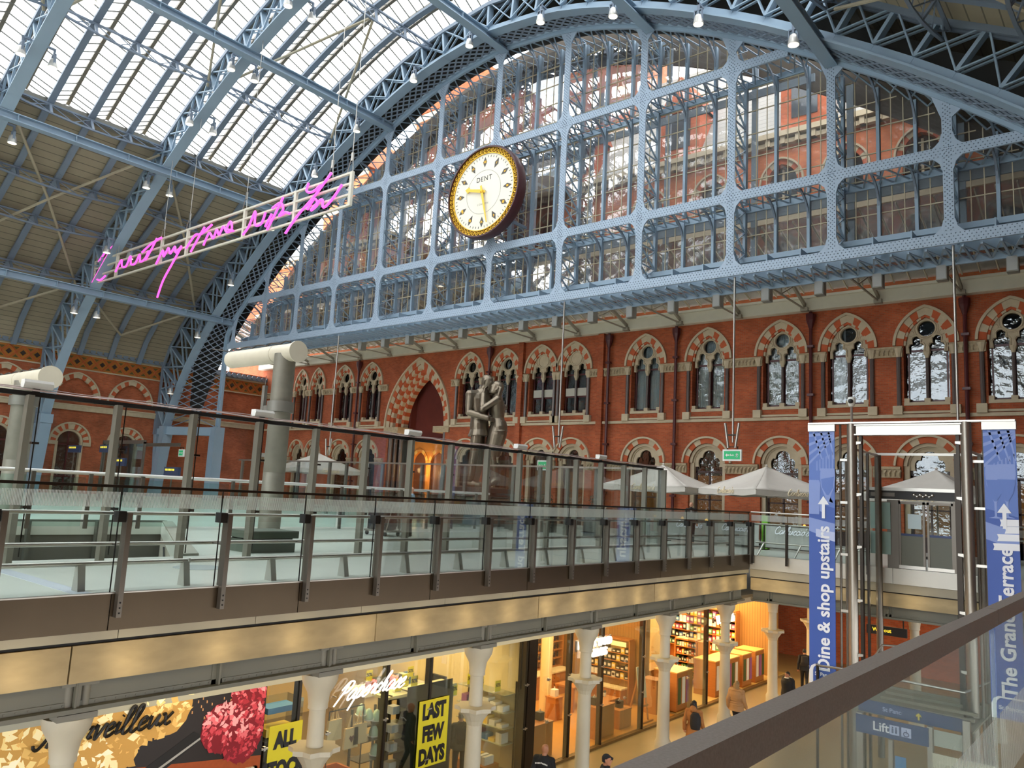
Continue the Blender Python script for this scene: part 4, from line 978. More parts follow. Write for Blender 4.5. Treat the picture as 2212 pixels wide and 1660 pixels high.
# ---- far end balustrade
bal2 = thing('glass_balustrade', 'glass balustrade with bright steel rails behind the lift', 'balustrade', (-6, 26.6, 0))
for x0, x1 in ((-11.15, -7.3), (-3.9, 0.2)):
    n = 3 if x0 < -8 else 3; st = (x1-x0)/n
    for k in range(n):
        g = MB().box(x0+k*st+0.006, x0+(k+1)*st-0.006, 26.6, 26.614, 0.03, 1.46).build('glass_panel', GLASS, bal2)
        frit(MB(), 26.598, x0+k*st+0.02, x0+(k+1)*st-0.02, 1.19, 1.40, axis='x').build('frit_lines', FRIT, g)
    for k in range(n+1):
        x = x0+k*st+(0.1 if k == 0 else 0); MB().box(x-0.035, x+0.035, 26.49, 26.59, -0.25, 1.12).build('post', DMET, bal2)
    for nm, y, z, r in (('cap_rail', 26.607, 1.49, 0.028), ('handrail', 26.75, 1.1, 0.026), ('foot_rail', 27.05, 0.45, 0.03)): rail((x0, y, z), (x1, y, z), r, nm, bal2)
    for k in range(n): MB().bar((x0+k*st+0.2, 26.7, 0.02), (x0+k*st+0.3, 27.05, 0.45), 0.05, 0.03).build('rail_foot', STEEL, bal2)
# ================================================================ TALL GLASS SCREEN
XT = -15.6
TY = [5.08+1.545*k for k in range(-3, 16)]
tg = thing('glass_screen', 'tall frameless glass screen with grey fins along the platform side, dark top rail', 'glass screen', (XT, 15, 0))
for i, y in enumerate(TY):
    b = MB().box(XT+0.02, XT+0.2, y-0.05, y+0.05, 0, 2.96).build('fin_post', FIN, tg)
    MB().tube([(XT-0.05, y+0.22, 0.1), (XT-0.05, y+0.22, 2.95)], 0.012, 6).box(XT-0.09, XT+0.02, y+0.16, y+0.28, 0.95, 1.0).box(XT-0.09, XT+0.02, y+0.16, y+0.28, 2.1, 2.14).build('tie_rod', DMET, tg)
    if i < len(TY)-1: MB().box(XT-0.03, XT-0.016, y+0.01, y+1.535, 0.04, 2.95).build('glass_panel', GLASSG, tg)
MB().box(XT-0.06, XT+0.06, 0.3, 28.3, 2.95, 3.03).build('top_rail', DARK, tg)
mb = MB()
for dz, dx in ((3.06, 0.1), (3.1, -0.04), (3.045, 0.16)): mb.tube([(XT+dx, 0.3+0.7*k, dz+0.015*math.sin(k*2.1+dx*9)) for k in range(41)], 0.009, 5)
mb.build('cable', mat('pale cable', S(190, 170, 165), 0.6), tg)
for n, k in enumerate((3, 6, 9, 12, 15)):
    y = TY[k]+0.12
    e = thing('linear_floodlight', 'white linear light on the tall glass, %s' % ['largest one at far left by the blue arch leg', 'second from the left, in front of the pipe column', 'third from the left, below the great archway', 'fourth from the left, right of the statue', 'fifth and farthest, near the end of the glass'][n], 'light fitting', (XT, y, 3.03), group='linear lights on the glass screen')
    MB().prism([(-0.07, 0.02), (0.09, 0.02), (0.13, 0.12), (0.1, 0.17), (-0.06, 0.17)], lambda u, v, w_: (XT+u, y+w_, 3.07+v), -0.24, 0.24).build('housing', WHITE, e)
    MB().lathe([(0.085, -0.26), (0.085, -0.24)], (XT, y, 3.17), 10, axis='y').build('end_cap', WHITE, e)
    MB().box(XT-0.04, XT+0.04, y-0.05, y+0.05, 3.03, 3.1).build('bracket', DARK, e)
tg2 = thing('glass_screen', 'glass screen with thin steel top rail just before the statue', 'glass screen', (-30, 28.3, 0))
for k in range(21):
    x = -15.7-1.55*k
    MB().box(x-0.09, x+0.09, 28.3, 28.42, 0, 2.98).build('fin_post', mat('fin grey', S(126, 124, 118), 0.5, 0.4), tg2)
    if k < 20: MB().box(x-1.54, x-0.01, 28.26, 28.275, 0.04, 2.95).build('glass_panel', GLASSG, tg2)
MB().box(-47, XT, 28.22, 28.34, 2.95, 3.03).build('top_rail', STEEL, tg2)
tg3 = thing('glass_balustrade', 'white-railed glass balustrade far left on the platform, in front of the side wall', 'balustrade', (-24.6, 14, 0))
MB().tube([(-24.6, 0.5, 1.62), (-24.6, 28, 1.62)], 0.055, 8).build('handrail', mat('white rail', S(226, 224, 218), 0.35, 0.4), tg3, True)
for k in range(18):
    MB().box(-24.55, -24.47, 0.6+1.55*k, 0.7+1.55*k, 0, 1.6).build('post', POST, tg3)
    if k < 17: MB().box(-24.62, -24.607, 0.75+1.55*k, 2.1+1.55*k, 0.06, 1.5).build('glass_panel', glass('teal glass', (0.86, 0.95, 0.93), 0.6), tg3)
# ================================================================ NEAR BALUSTRADE
nb_ = thing('glass_balustrade', 'near glass balustrade with thick dark speckled handrail at lower right', 'balustrade', (-0.38, 6, 0))
SPK = mat('speckled rail', S(128, 119, 110), 0.5, 0.0, var=0.35, vscale=260)
mb = MB()
for a, b in ((-1.0, 2.6), (2.605, 11.0), (11.005, 26.5)): mb.box(-0.407, -0.372, a, b, 1.362, 1.404)
mb.build('handrail', SPK, nb_)
gn = MB()
for a, b in ((-1.0, 0.885), (0.9, 2.59), (2.61, 4.6), (4.62, 6.6), (6.62, 8.6), (8.62, 11)):
    g = MB().box(-0.395, -0.383, a, b, 0.03, 1.362).build('glass_panel', GLASS, nb_)
    if b < 9: frit(MB(), -0.381, a+0.02, b-0.02, 0.93, 1.12, 0.016, 0.008).build('frit_lines', FRIT, g)
for y in (0.893, 2.6, 4.61, 6.61, 8.61): MB().box(-0.36, -0.25, y-0.03, y+0.03, 0, 0.95).build('post', POST, nb_)
# ================================================================ LIFT
lift = thing('lift_shaft', 'open steel lift frame standing in the void between two blue banners', 'lift', (-5.53, 25, ZL))
for x in (-7.0, -4.05):
    MB().lathe([(0.135, 0), (0.135, 4.25-ZL)], (x, 24, ZL), 20).build('corner_post', mat('lift post', S(150, 144, 134), 0.35, 0.8), lift, True)
    MB().lathe([(0.1, 0), (0.1, 3.5-ZL)], (x+(0.05 if x < -5 else -0.05), 26.5, ZL), 14).build('rear_post', POST, lift, True)
    s = 1 if x < -5 else -1
    MB().box(x+s*0.22-0.04, x+s*0.22+0.04, 24.05, 24.2, ZL, 4.0).box(x+s*0.33-0.03, x+s*0.33+0.03, 24.3, 24.4, ZL, 3.4).build('guide_rail', DMET, lift)
    mb = MB()
    for z in (3.6, 2.1, 0.6, -0.9, -2.4): mb.prism([(0, 0), (0.26, 0.06), (0.26, 0.12), (0, 0.12)], lambda u, v, w_: (x+s*u, 24+w_, z+v), -0.04, 0.04)
    mb.build('rail_bracket', STEEL, lift)
MB().box(-6.95, -4.1, 23.96, 24.0, 3.93, 4.18).box(-6.95, -4.1, 23.9, 24.1, 4.18, 4.22).box(-6.95, -4.1, 23.9, 24.1, 3.9, 3.94).build('head_beam', STEEL, lift)
MB().box(-8.24, -2.9, 23.88, 24.12, 4.24, 4.29).build('top_plate', STEEL, lift)
MB().box(-7.35, -3.75, 26.55, 26.62, 3.5, 3.58).box(-7.0, -6.94, 24, 26.5, 3.47, 3.53).box(-4.1, -4.04, 24, 26.5, 3.47, 3.53).build('roof_rail', STEEL, lift)
MB().box(-6.94, -6.92, 24.45, 26.4, -1.5, 3.45).build('side_glass', GLASSG, lift); MB().box(-4.14, -4.12, 24.45, 26.4, -1.5, 3.45).build('side_glass', GLASSG, lift)
mb = MB()
for x in (-7.36, -7.2, -3.85, -3.66): mb.tube([(x, 24.1, ZL), (x, 24.1, 4.24 if x in (-7.36, -3.66) else 3.2)], 0.035, 8)
mb.build('cable_pole', POST, lift, True)
mb = MB()
for z in (3.15, 1.9, 0.4, -1.2):
    mb.box(-7.36, -7.0, 24.06, 24.14, z, z+0.07); mb.box(-4.05, -3.66, 24.06, 24.14, z, z+0.07)
mb.build('pole_bracket', STEEL, lift)
ld_ = thing('lift_door', 'upper landing lift doors of grey framed glass with a frosted lower half', 'lift door', (-5.65, 26.75, 0))
FROST = mat('frosted film', S(120, 122, 112), 0.7)
for x0, x1 in ((-6.42, -5.68), (-5.62, -4.9)):
    d = MB().box(x0, x0+0.06, 26.72, 26.78, 0.05, 2.08).box(x1-0.06, x1, 26.72, 26.78, 0.05, 2.08).box(x0, x1, 26.72, 26.78, 2.0, 2.08).box(x0, x1, 26.72, 26.78, 0.05, 0.12).build('door_frame', POST, ld_)
    MB().box(x0+0.06, x1-0.06, 26.74, 26.755, 0.12, 2.0).build('door_glass', GLASS, d)
    MB().box(x0+0.06, x1-0.06, 26.735, 26.739, 0.12, 1.03).build('frosted_film', FROST, d)
    MB().box(x0+0.06, x1-0.06, 26.73, 26.734, 1.03, 1.1).build('blue_strip', mat('blue strip', S(60, 76, 120), 0.5), d)
    MB().box(x0, x1, 26.7, 26.72, 0.03, 0.13).build('kick_plate', STEEL, d)
MB().box(-6.16, -5.78, 26.725, 26.73, 1.25, 1.7).build('paper_notice', mat('white notice', S(206, 224, 228), 0.5), ld_)
MB().box(-6.75, -6.42, 26.7, 26.9, 0, 2.12).box(-4.9, -4.75, 26.7, 26.9, 0, 2.12).build('jamb', POST, ld_)
mb = MB().box(-7.3, -4.8, 26.66, 26.8, 2.14, 2.4); mb.build('door_gear_box', mat('gear black', S(40, 38, 36), 0.5), ld_)
MB().box(-7.32, -4.75, 26.6, 26.85, 2.4, 2.5).build('header', STEEL, ld_)
MB().box(-7.2, -6.5, 26.645, 26.66, 2.22, 2.34).build('cover_plate', POST, ld_)
mb = MB()
for k in range(7): mb.lathe([(0.035, 0), (0.05, 0.03), (0.02, 0.06)], (-5.95+0.085*k, 26.66, 2.3-0.05*(k % 2)), 8, axis='y')
mb.build('door_pulley', STEEL, ld_)
for z0, z1 in ((1.2, 2.03), (0.42, 1.12)):
    e = thing('frosted_panel', 'pale green frosted glass panel left of the lift doors, %s one' % ('upper' if z0 > 1 else 'lower'), 'glass panel', (-6.95, 26.66, z0))
    MB().box(-7.24, -6.64, 26.655, 26.665, z0, z1).build('panel', mat('green frost', S(150, 178, 168), 0.35), e); MB().box(-7.0, -6.9, 26.645, 26.675, z0-0.03, z0).build('clip', STEEL, e)
# ---- banners
BB = mat('banner blue', S(64, 96, 178), 0.5); BL = mat('banner light blue', S(136, 158, 218), 0.5); BM = mat('banner mid blue', S(96, 126, 200), 0.5); BP = mat('banner pale', S(190, 202, 238), 0.5); BW = mat('banner white', S(240, 243, 250), 0.5)
def banner(x0, x1, txt, label, art):
    xc = (x0+x1)/2; e = thing('banner', label, 'banner', (xc, 24, -3.3))
    b = MB().box(x0, x1, 23.985, 24.015, -3.3, 4.03).build('fabric', BB, e); MB().box(x0-0.02, x1+0.02, 23.93, 24.06, 4.03, 4.24).build('top_cap', STEEL, e)
    F = FY(xc, 23.984, 0); P = lambda pts, m, d=0.002: MB().prism(pts, F, 0, d)
    a, w_ = -(x1-x0)/2, (x1-x0)/2
    P([(a, 1.95), (w_, 1.75), (w_, 4.03), (a, 4.03)], 0).build('sky_print', BM, b)
    m2 = MB()
    for k in range(4): m2.prism([(a, 3.95-0.28*k), (w_, 4.02-0.05*k), (w_, 3.96-0.05*k), (a, 3.86-0.28*k)], F, 0.002, 0.004)
    for k in range(3): m2.prism([(a+0.1+0.22*k, 4.02), (a+0.16+0.22*k, 4.02), (a+0.4+0.2*k if a+0.4+0.2*k < w_ else w_, 3.2), (a+0.36+0.2*k if a+0.36+0.2*k < w_ else w_-0.03, 3.2)], F, 0.002, 0.004)
    for k in range(6): m2.prism([(a+0.22+0.09*k, 2.85), (a+0.25+0.09*k, 2.85), (a+0.25+0.09*k, 3.15+0.05*k), (a+0.22+0.09*k, 3.12+0.05*k)], F, 0.002, 0.004)
    m2.build('roof_print', BL, b)
    def glassw(cx, zt, r, zf, mm):
        prof = [(r*0.92, zt), (r, zt-0.25), (r*0.85, zt-0.55), (r*0.35, zt-0.85), (0.03, zt-1.0), (0.025, zf+0.05), (r*0.75, zf), ]
        mm.prism([(cx+u, v) for u, v in prof]+[(cx-u, v) for u, v in prof[::-1]], F, 0.004, 0.007)
    m2 = MB(); m3 = MB()
    if art == 0:
        glassw(0.17, 2.92, 0.22, 1.9, m2); m3.prism([(-0.02, 2.6), (0.36, 2.68), (0.33, 2.35), (0.2, 2.13), (0.14, 2.13), (0.01, 2.35)], F, 0.0075, 0.0095)
        m2.prism([(a, 2.5), (a+0.34, 2.5), (a+0.3, 1.55), (a, 1.55)], F, 0.010, 0.012); m2.prism([(a+0.32, 1.85), (a+0.46, 1.95), (a+0.43, 1.6), (a+0.32, 1.65)], F, 0.012, 0.014)
        for k in range(4): m2.prism([(a+0.07*k+0.05+0.06*math.cos(t*PI/4), 2.52+0.05*math.sin(t*PI/4)) for t in range(8)], F, 0.013+.001*k, 0.0135+.001*k)
        m2.prism([(a, 1.45), (w_, 1.3), (w_, 0.8), (a, 1.05)], F, 0.004, 0.006)
    else:
        glassw(-0.13, 3.1, 0.22, 1.7, m2)
        m4 = MB(); glassw(0.13, 3.12, 0.22, 1.72, m4); m4.v = [(x, y-.004, z) for x, y, z in m4.v]; m2.add(m4.v, m4.f)
        m3.prism([(-0.33, 2.7), (0.07, 2.7), (0.03, 2.4), (-0.1, 2.14), (-0.16, 2.14), (-0.28, 2.4)], F, 0.0115, 0.0125); m3.prism([(-0.07, 2.72), (0.33, 2.72), (0.29, 2.4), (0.16, 2.15), (0.1, 2.15), (-0.02, 2.4)], F, 0.0135, 0.0145)
        m2.prism([(a, 1.6), (w_, 1.35), (w_, 0.9), (a, 1.15)], F, 0.004, 0.006)
    m2.build('drink_print', BL, b); m3.build('drink_fill_print', BM, b)
    m2 = MB()
    if art == 1:
        for k, (u0, z0) in enumerate([(-0.05, 1.5), (0.05, 1.32), (-0.12, 1.12), (-0.22, 0.88)]): m2.prism([(u0, z0), (w_, z0+0.02), (w_, z0+0.19), (u0, z0+0.18), (u0+0.03, z0+0.09)], F, 0.008, 0.011)
    else: m2.prism([(a+0.2, 0.9), (w_, 0.78), (w_, 1.05), (a+0.2, 1.12)], F, 0.008, 0.010)
    m2.build('book_print', BP if art == 0 else BW, b)
    zt = 2.1
    u0 = 0.05 if art == 0 else 0.06
    MB().prism([(u0-0.045, zt-0.66), (u0+0.045, zt-0.66), (u0+0.045, zt-0.25), (u0+0.16, zt-0.25), (u0, zt), (u0-0.16, zt-0.25), (u0-0.045, zt-0.25)], F, 0.018, 0.022).build('arrow', BW, b)
    me = text_mesh(txt, 0.49 if art == 0 else 0.47, 0, 0.002, 'RIGHT' if art == 0 else 'LEFT', 0.012, 1.0)
    zz = 1.22 if art == 0 else -2.76
    MB().mesh(me, lambda u, v, w2: (xc+0.06-v, 23.965-w2, zz+u)).build('lettering', BW, b)
    lg = [(a, -3.3), (a, -2.95), (a+0.06, -2.82), (a+0.16, -2.76), (w_, -2.76), (w_, -2.8), (a+0.2, -2.8), (a+0.13, -2.86), (a+0.11, -2.95), (a+0.11, -3.3)]
    MB().prism(lg, F, 0.004, 0.008).build('logo_border', BW, b)
    MB().mesh(text_mesh('St Pancras', 0.14, 0, 0.002, 'LEFT', 0.003), FY(xc+a+0.16, 23.98, -3.03)).build('logo_lettering', BW, b)
banner(-8.24, -7.49, 'Dine & shop upstairs', 'tall blue banner left of the lift with white text about dining and shopping', 0)
banner(-3.65, -2.91, 'The Grand Terrace', 'tall blue banner right of the lift printed with two champagne glasses', 1)
cmr = thing('dome_camera', 'white dome security camera on a thin pole above the left lift post', 'camera', (-7.0, 24, 4.29))
MB().tube([(-7.0, 24, 4.29), (-7.0, 24, 4.78)], 0.035, 8).build('pole', STEEL, cmr, True); MB().lathe([(0.05, 4.76), (0.09, 4.8), (0.1, 4.88), (0.12, 4.9), (0.12, 4.97), (0.09, 5.04), (0.0, 5.06)], (-7, 24, 0), 14).build('housing', WHITE, cmr, True); MB().ball((-7.0, 23.94, 4.92), 0.085, 12).build('lens', DARK, cmr, True)
# ---- lower lift enclosure with signs
le = thing('lift_enclosure', 'lower level lift enclosure with blue sign bands, seen through the near glass', 'lift entrance', (-5.6, 24, ZL))
MB().box(-6.35, -6.2, 21.95, 22.1, ZL, -3.4).box(-4.72, -4.6, 21.95, 22.1, ZL, -3.4).box(-5.6, -5.5, 21.95, 22.1, ZL, -3.9).box(-3.95, -3.8, 21.95, 22.1, ZL, -3.1).build('frame', STEEL, le)
NAVY = mat('sign navy', S(58, 78, 124), 0.5)
b = MB().box(-6.35, -4.68, 21.9, 21.95, -3.86, -3.43).build('sign_band', NAVY, le)
MB().mesh(text_mesh('Lift', 0.3, 0, 0.002, 'LEFT', 0.004), FY(-5.95, 21.897, -3.64)).build('lettering', BW, b)
for k in range(2):
    ic = MB().box(-5.55+0.27*k, -5.33+0.27*k, 21.89, 21.9, -3.75, -3.53).build('pictogram', BP, b)
m2 = MB()
for du in (-0.04, 0.04): m2.ball((-5.44+du, 21.885, -3.575), 0.018, 8); m2.box(-5.44+du-0.02, -5.44+du+0.02, 21.883, 21.89, -3.71, -3.6)
m2.tube([(-5.17+0.06*math.cos(t*PI/8), 21.886, -3.68+0.05*math.sin(t*PI/8)) for t in range(17)], 0.01, 5); m2.bar((-5.17, 21.886, -3.57), (-5.15, 21.886, -3.66), 0.025, 0.01); m2.build('pictogram_figure', NAVY, b)
b = MB().add([(-6.4, 22.3, -3.42), (-3.85, 22.15, -3.42), (-3.85, 22.15, -3.12), (-6.4, 22.3, -3.12), (-6.4, 22.34, -3.42), (-3.85, 22.19, -3.42), (-3.85, 22.19, -3.12), (-6.4, 22.34, -3.12)], [(0,1,2,3), (7,6,5,4), (0,4,5,1), (3,2,6,7)]).build('sign_fascia', NAVY, le)
MB().mesh(text_mesh('St Pancras Hostel', 0.15, 0, 0.002, 'LEFT', 0.002), FY(-5.8, 22.24, -3.27)).build('lettering', BP, b)
MB().prism([(-0.02, -0.08), (0.02, -0.08), (0.02, 0.02), (0.06, -0.01), (0.06, 0.03), (0, 0.09), (-0.06, 0.03), (-0.06, -0.01), (-0.02, 0.02)], FY(-4.95, 22.2, -3.27), 0, 0.01).build('arrow', mat('sign yellow', S(220, 200, 80), 0.5), b)
MB().box(-6.2, -5.6, 22.0, 22.02, ZL, -3.9).box(-5.5, -4.72, 22.0, 22.02, ZL, -3.9).build('door_glass', GLASSG, le)
MB().box(-4.58, -3.97, 22.0, 22.03, -3.82, -3.45).build('frosted_panel', mat('grey frost', S(176, 182, 172), 0.5), le); MB().box(-4.6, -3.2, 21.9, 21.95, -4.45, -3.97).build('cream_board', mat('cream board', S(206, 204, 186), 0.5), le)
MB().box(-5.45, -5.2, 21.96, 21.98, -4.75, -4.25).build('blue_poster', mat('poster blue', S(88, 140, 190), 0.5), le)
rl = thing('railing', 'steel railing around the foot of the lift, beside the base of the left banner', 'railing', (-6, 23.8, -3.4))
mb = MB().tube([(-8.0, 25.4, -2.45), (-8.0, 23.9, -2.78), (-7.1, 23.9, -2.76), (-5.4, 23.7, -2.76), (-4.2, 23.7, -2.78), (-3.5, 25.0, -2.4)], 0.035, 8); mb.build('top_rail', STEEL, rl, True)
mb = MB()
for x in (-7.98, -4.2): mb.box(x-0.03, x+0.03, 23.68 if x > -5 else 23.88, 23.74 if x > -5 else 23.94, ZL, -2.78)
mb.build('post', DMET, rl)
MB().tube([(-6.9, 25, -2.75), (-6.5, 25.0, -2.1), (-5.2, 25.5, -2.05)], 0.03, 8).tube([(-7.0, 24.4, -2.7), (-6.6, 24.6, -2.4), (-6.6, 24.6, -2.8)], 0.025, 8).build('stair_rail', STEEL, rl, True)
MB().box(-8.0, -7.1, 23.9, 23.912, -3.3, -2.85).box(-5.4, -4.25, 23.7, 23.712, -3.3, -2.85).build('glass_panel', GLASSG, rl)
mb = MB()
for k in range(5): mb.box(-6.2, -3.9, 22.6+0.5*k, 22.7+0.5*k, -3.4+0.05*k, -3.33+0.05*k)
mb.box(-6.6, -3.8, 22.3, 26, -3.45, -3.4); mb.build('roof_slats', mat('slat grey', S(150, 146, 128), 0.6), rl)
# ================================================================ FIGURES
STD = dict(pelvis=(0, 0, .95), waist=(0, .005, 1.10), chest=(0, .0, 1.30), neck=(0, -.015, 1.47), head=(0, .025, 1.615),
           shL=(-.185, -.01, 1.41), elL=(-.235, -.05, 1.13), wrL=(-.235, .05, .88), hdL=(-.235, .09, .80),
           shR=(.185, -.01, 1.41), elR=(.235, -.05, 1.13), wrR=(.235, .05, .88), hdR=(.235, .09, .80),
           hipL=(-.09, 0, .92), knL=(-.10, .03, .50), anL=(-.10, -.02, .09), toL=(-.115, .15, .035),
           hipR=(.09, 0, .92), knR=(.10, .03, .50), anR=(.10, -.02, .09), toR=(.115, .15, .035), look=(0, 1, 0))
def _loft(mb, rings, n=14):
    """rings: (centre, side axis, front axis, half width, half depth)"""
    vs = []
    for c, a, b, ra, rb in rings:
        for k in range(n): t = 2*PI*k/n; vs.append(c+a*(ra*math.cos(t))+b*(rb*math.sin(t)))
    N = len(rings); fs = [(i*n+k, i*n+(k+1)%n, (i+1)*n+(k+1)%n, (i+1)*n+k) for i in range(N-1) for k in range(n)]
    fs += [tuple(range(n-1, -1, -1)), tuple((N-1)*n+k for k in range(n))]; mb.add(vs, fs)
def _limb(mb, pts, rs, n=10):
    P = []; R = []
    for i in range(len(pts)-1):
        for k in range(5):
            t = k/5; P.append(Vector(pts[i]).lerp(Vector(pts[i+1]), t)); R.append(rs[i]+(rs[i+1]-rs[i])*t)
    P.append(Vector(pts[-1])); R.append(rs[-1]); mb.tube(P, R, n)
    for p, r in zip(pts, rs): mb.ball(p, r*1.0, 10)
def _remesh(mb, name, m, par, vox, smooth=4):
    o = mb.build(name, m, None, True, loc=(0, 0, 0)); md = o.modifiers.new('r', 'REMESH'); md.mode = 'VOXEL'; md.voxel_size = vox; md.use_smooth_shade = True
    s = o.modifiers.new('s', 'SMOOTH'); s.iterations = smooth; s.factor = 0.5
    dg = bpy.context.evaluated_depsgraph_get(); me = bpy.data.meshes.new_from_object(o.evaluated_get(dg)); o.modifiers.clear(); old = o.data; o.data = me; bpy.data.meshes.remove(old); me.name = name
    if not me.materials: me.materials.append(m)
    me.polygons.foreach_set('use_smooth', [True]*len(me.polygons)); o.parent = par; return o
def _hand(mb, wr, hd, palm_up=None, curl=0.5, k=1.0, away=None):
    wr = Vector(wr); hd = Vector(hd); d = (hd-wr).normalized(); up = Vector(away) if away else Vector((0, 1, 0)); s = d.cross(up)
    if s.length < 0.1: s = d.cross(Vector((1, 0, 0)))
    s.normalize(); nrm = s.cross(d).normalized(); c = wr+d*0.055*k
    _loft(mb, [(wr+d*(0.0)*k, s, nrm, .026*k, .02*k), (wr+d*.03*k, s, nrm, .036*k, .018*k), (wr+d*.075*k, s, nrm, .042*k, .016*k), (wr+d*.095*k, s, nrm, .036*k, .012*k)], 10)
    for i, (o, L) in enumerate(((-.031, .068), (-.011, .08), (.01, .075), (.03, .058))):
        b = wr+d*.088*k+s*o*k; m1 = b+(d*math.cos(curl*.6)-nrm*math.sin(curl*.6))*L*.5*k; m2 = m1+(d*math.cos(curl*1.5)-nrm*math.sin(curl*1.5))*L*.5*k
        mb.tube([b-d*.01*k, b, m1, m2], [.0095*k, .0095*k, .0088*k, .0072*k], 8); mb.ball(m2, .0072*k, 6)
    t0 = wr+d*.025*k-s*.028*k; t1 = t0+(d*.6-s*.8).normalized()*.034*k-nrm*.01*k; t2 = t1+(d*.9-s*.2).normalized()*.03*k-nrm*.01*k; mb.tube([t0, t1, t2], [.014*k, .0115*k, .0085*k], 8); mb.ball(t2, .0085*k, 6)
def _head(mb, h, look, k=1.0):
    h = Vector(h); F = Vector(look).normalized(); S_ = F.cross(Vector((0, 0, 1))).normalized(); U = S_.cross(F)
    P = lambda a, b, c: h+S_*a*k+F*b*k+U*c*k
    rings = []
    for c, ra, rb, off in ((-.115, .028, .03, .055), (-.10, .045, .055, .035), (-.075, .056, .075, .018), (-.04, .065, .09, .004), (0, .071, .097, 0), (.04, .074, .099, -.004), (.075, .066, .086, -.008), (.10, .045, .06, -.01), (.113, .02, .028, -.01)): rings.append((P(0, off, c), S_, F, ra*k, rb*k))
    _loft(mb, rings, 16)
    mb.tube([P(0, .093, .015), P(0, .112, -.03), P(0, .092, -.042)], [.008*k, .016*k, .01*k], 8)
    for s in (-1, 1):
        mb.tube([P(s*.07, -.008, .025), P(s*.082, -.018, .01), P(s*.08, -.012, -.03), P(s*.068, .0, -.035)], .009*k, 6); mb.ball(P(s*.032, .082, .012), .012*k, 8); mb.tube([P(s*.014, .094, .03), P(s*.05, .08, .03)], .007*k, 6)
    mb.tube([P(-.022, .086, -.068), P(0, .094, -.066), P(.022, .086, -.068)], .007*k, 6); mb.ball(P(0, .078, -.1), .018*k, 8)
    return P
def torso(mb, J, inf=0.0, low=None, female=False, k=1.0):
    v = lambda n: Vector(J[n])
    shx = (v('shR')-v('shL')).normalized(); hpx = (v('hipR')-v('hipL')).normalized()
    sp = (v('chest')-v('pelvis')).normalized()
    R = []
    wv = .125 if female else .145
    for nm, t, ax, ra, rb, dz in (('pelvis', 0, hpx, .165, .12, -.07), ('pelvis', 0, hpx, .17, .118, .02), ('waist', 0, hpx.lerp(shx, .4), wv, .10, .0), ('chest', 0, shx, .165, .118, -.06), ('chest', 0, shx, .178, .12, .03), ('chest', 0, shx, .18, .10, .10), ('neck', 0, shx, .10, .075, -.025), ('neck', 0, shx, .058, .056, .03)):
        fr = sp.cross(ax).normalized(); R.append((v(nm)+sp*dz*k, ax, fr, (ra+inf)*k, (rb+inf)*k))
    for s in 'LR': _limb(mb, [v('neck')-sp*.06*k, v('sh'+s)], [(.062+inf*.6)*k, (.056+inf*.7)*k])
    if low is not None: fr = sp.cross(hpx).normalized(); R = [(v('pelvis')+Vector((0, 0, low*k)), hpx, fr, (.19+inf)*k, (.145+inf)*k)]+R
    _loft(mb, R, 18)
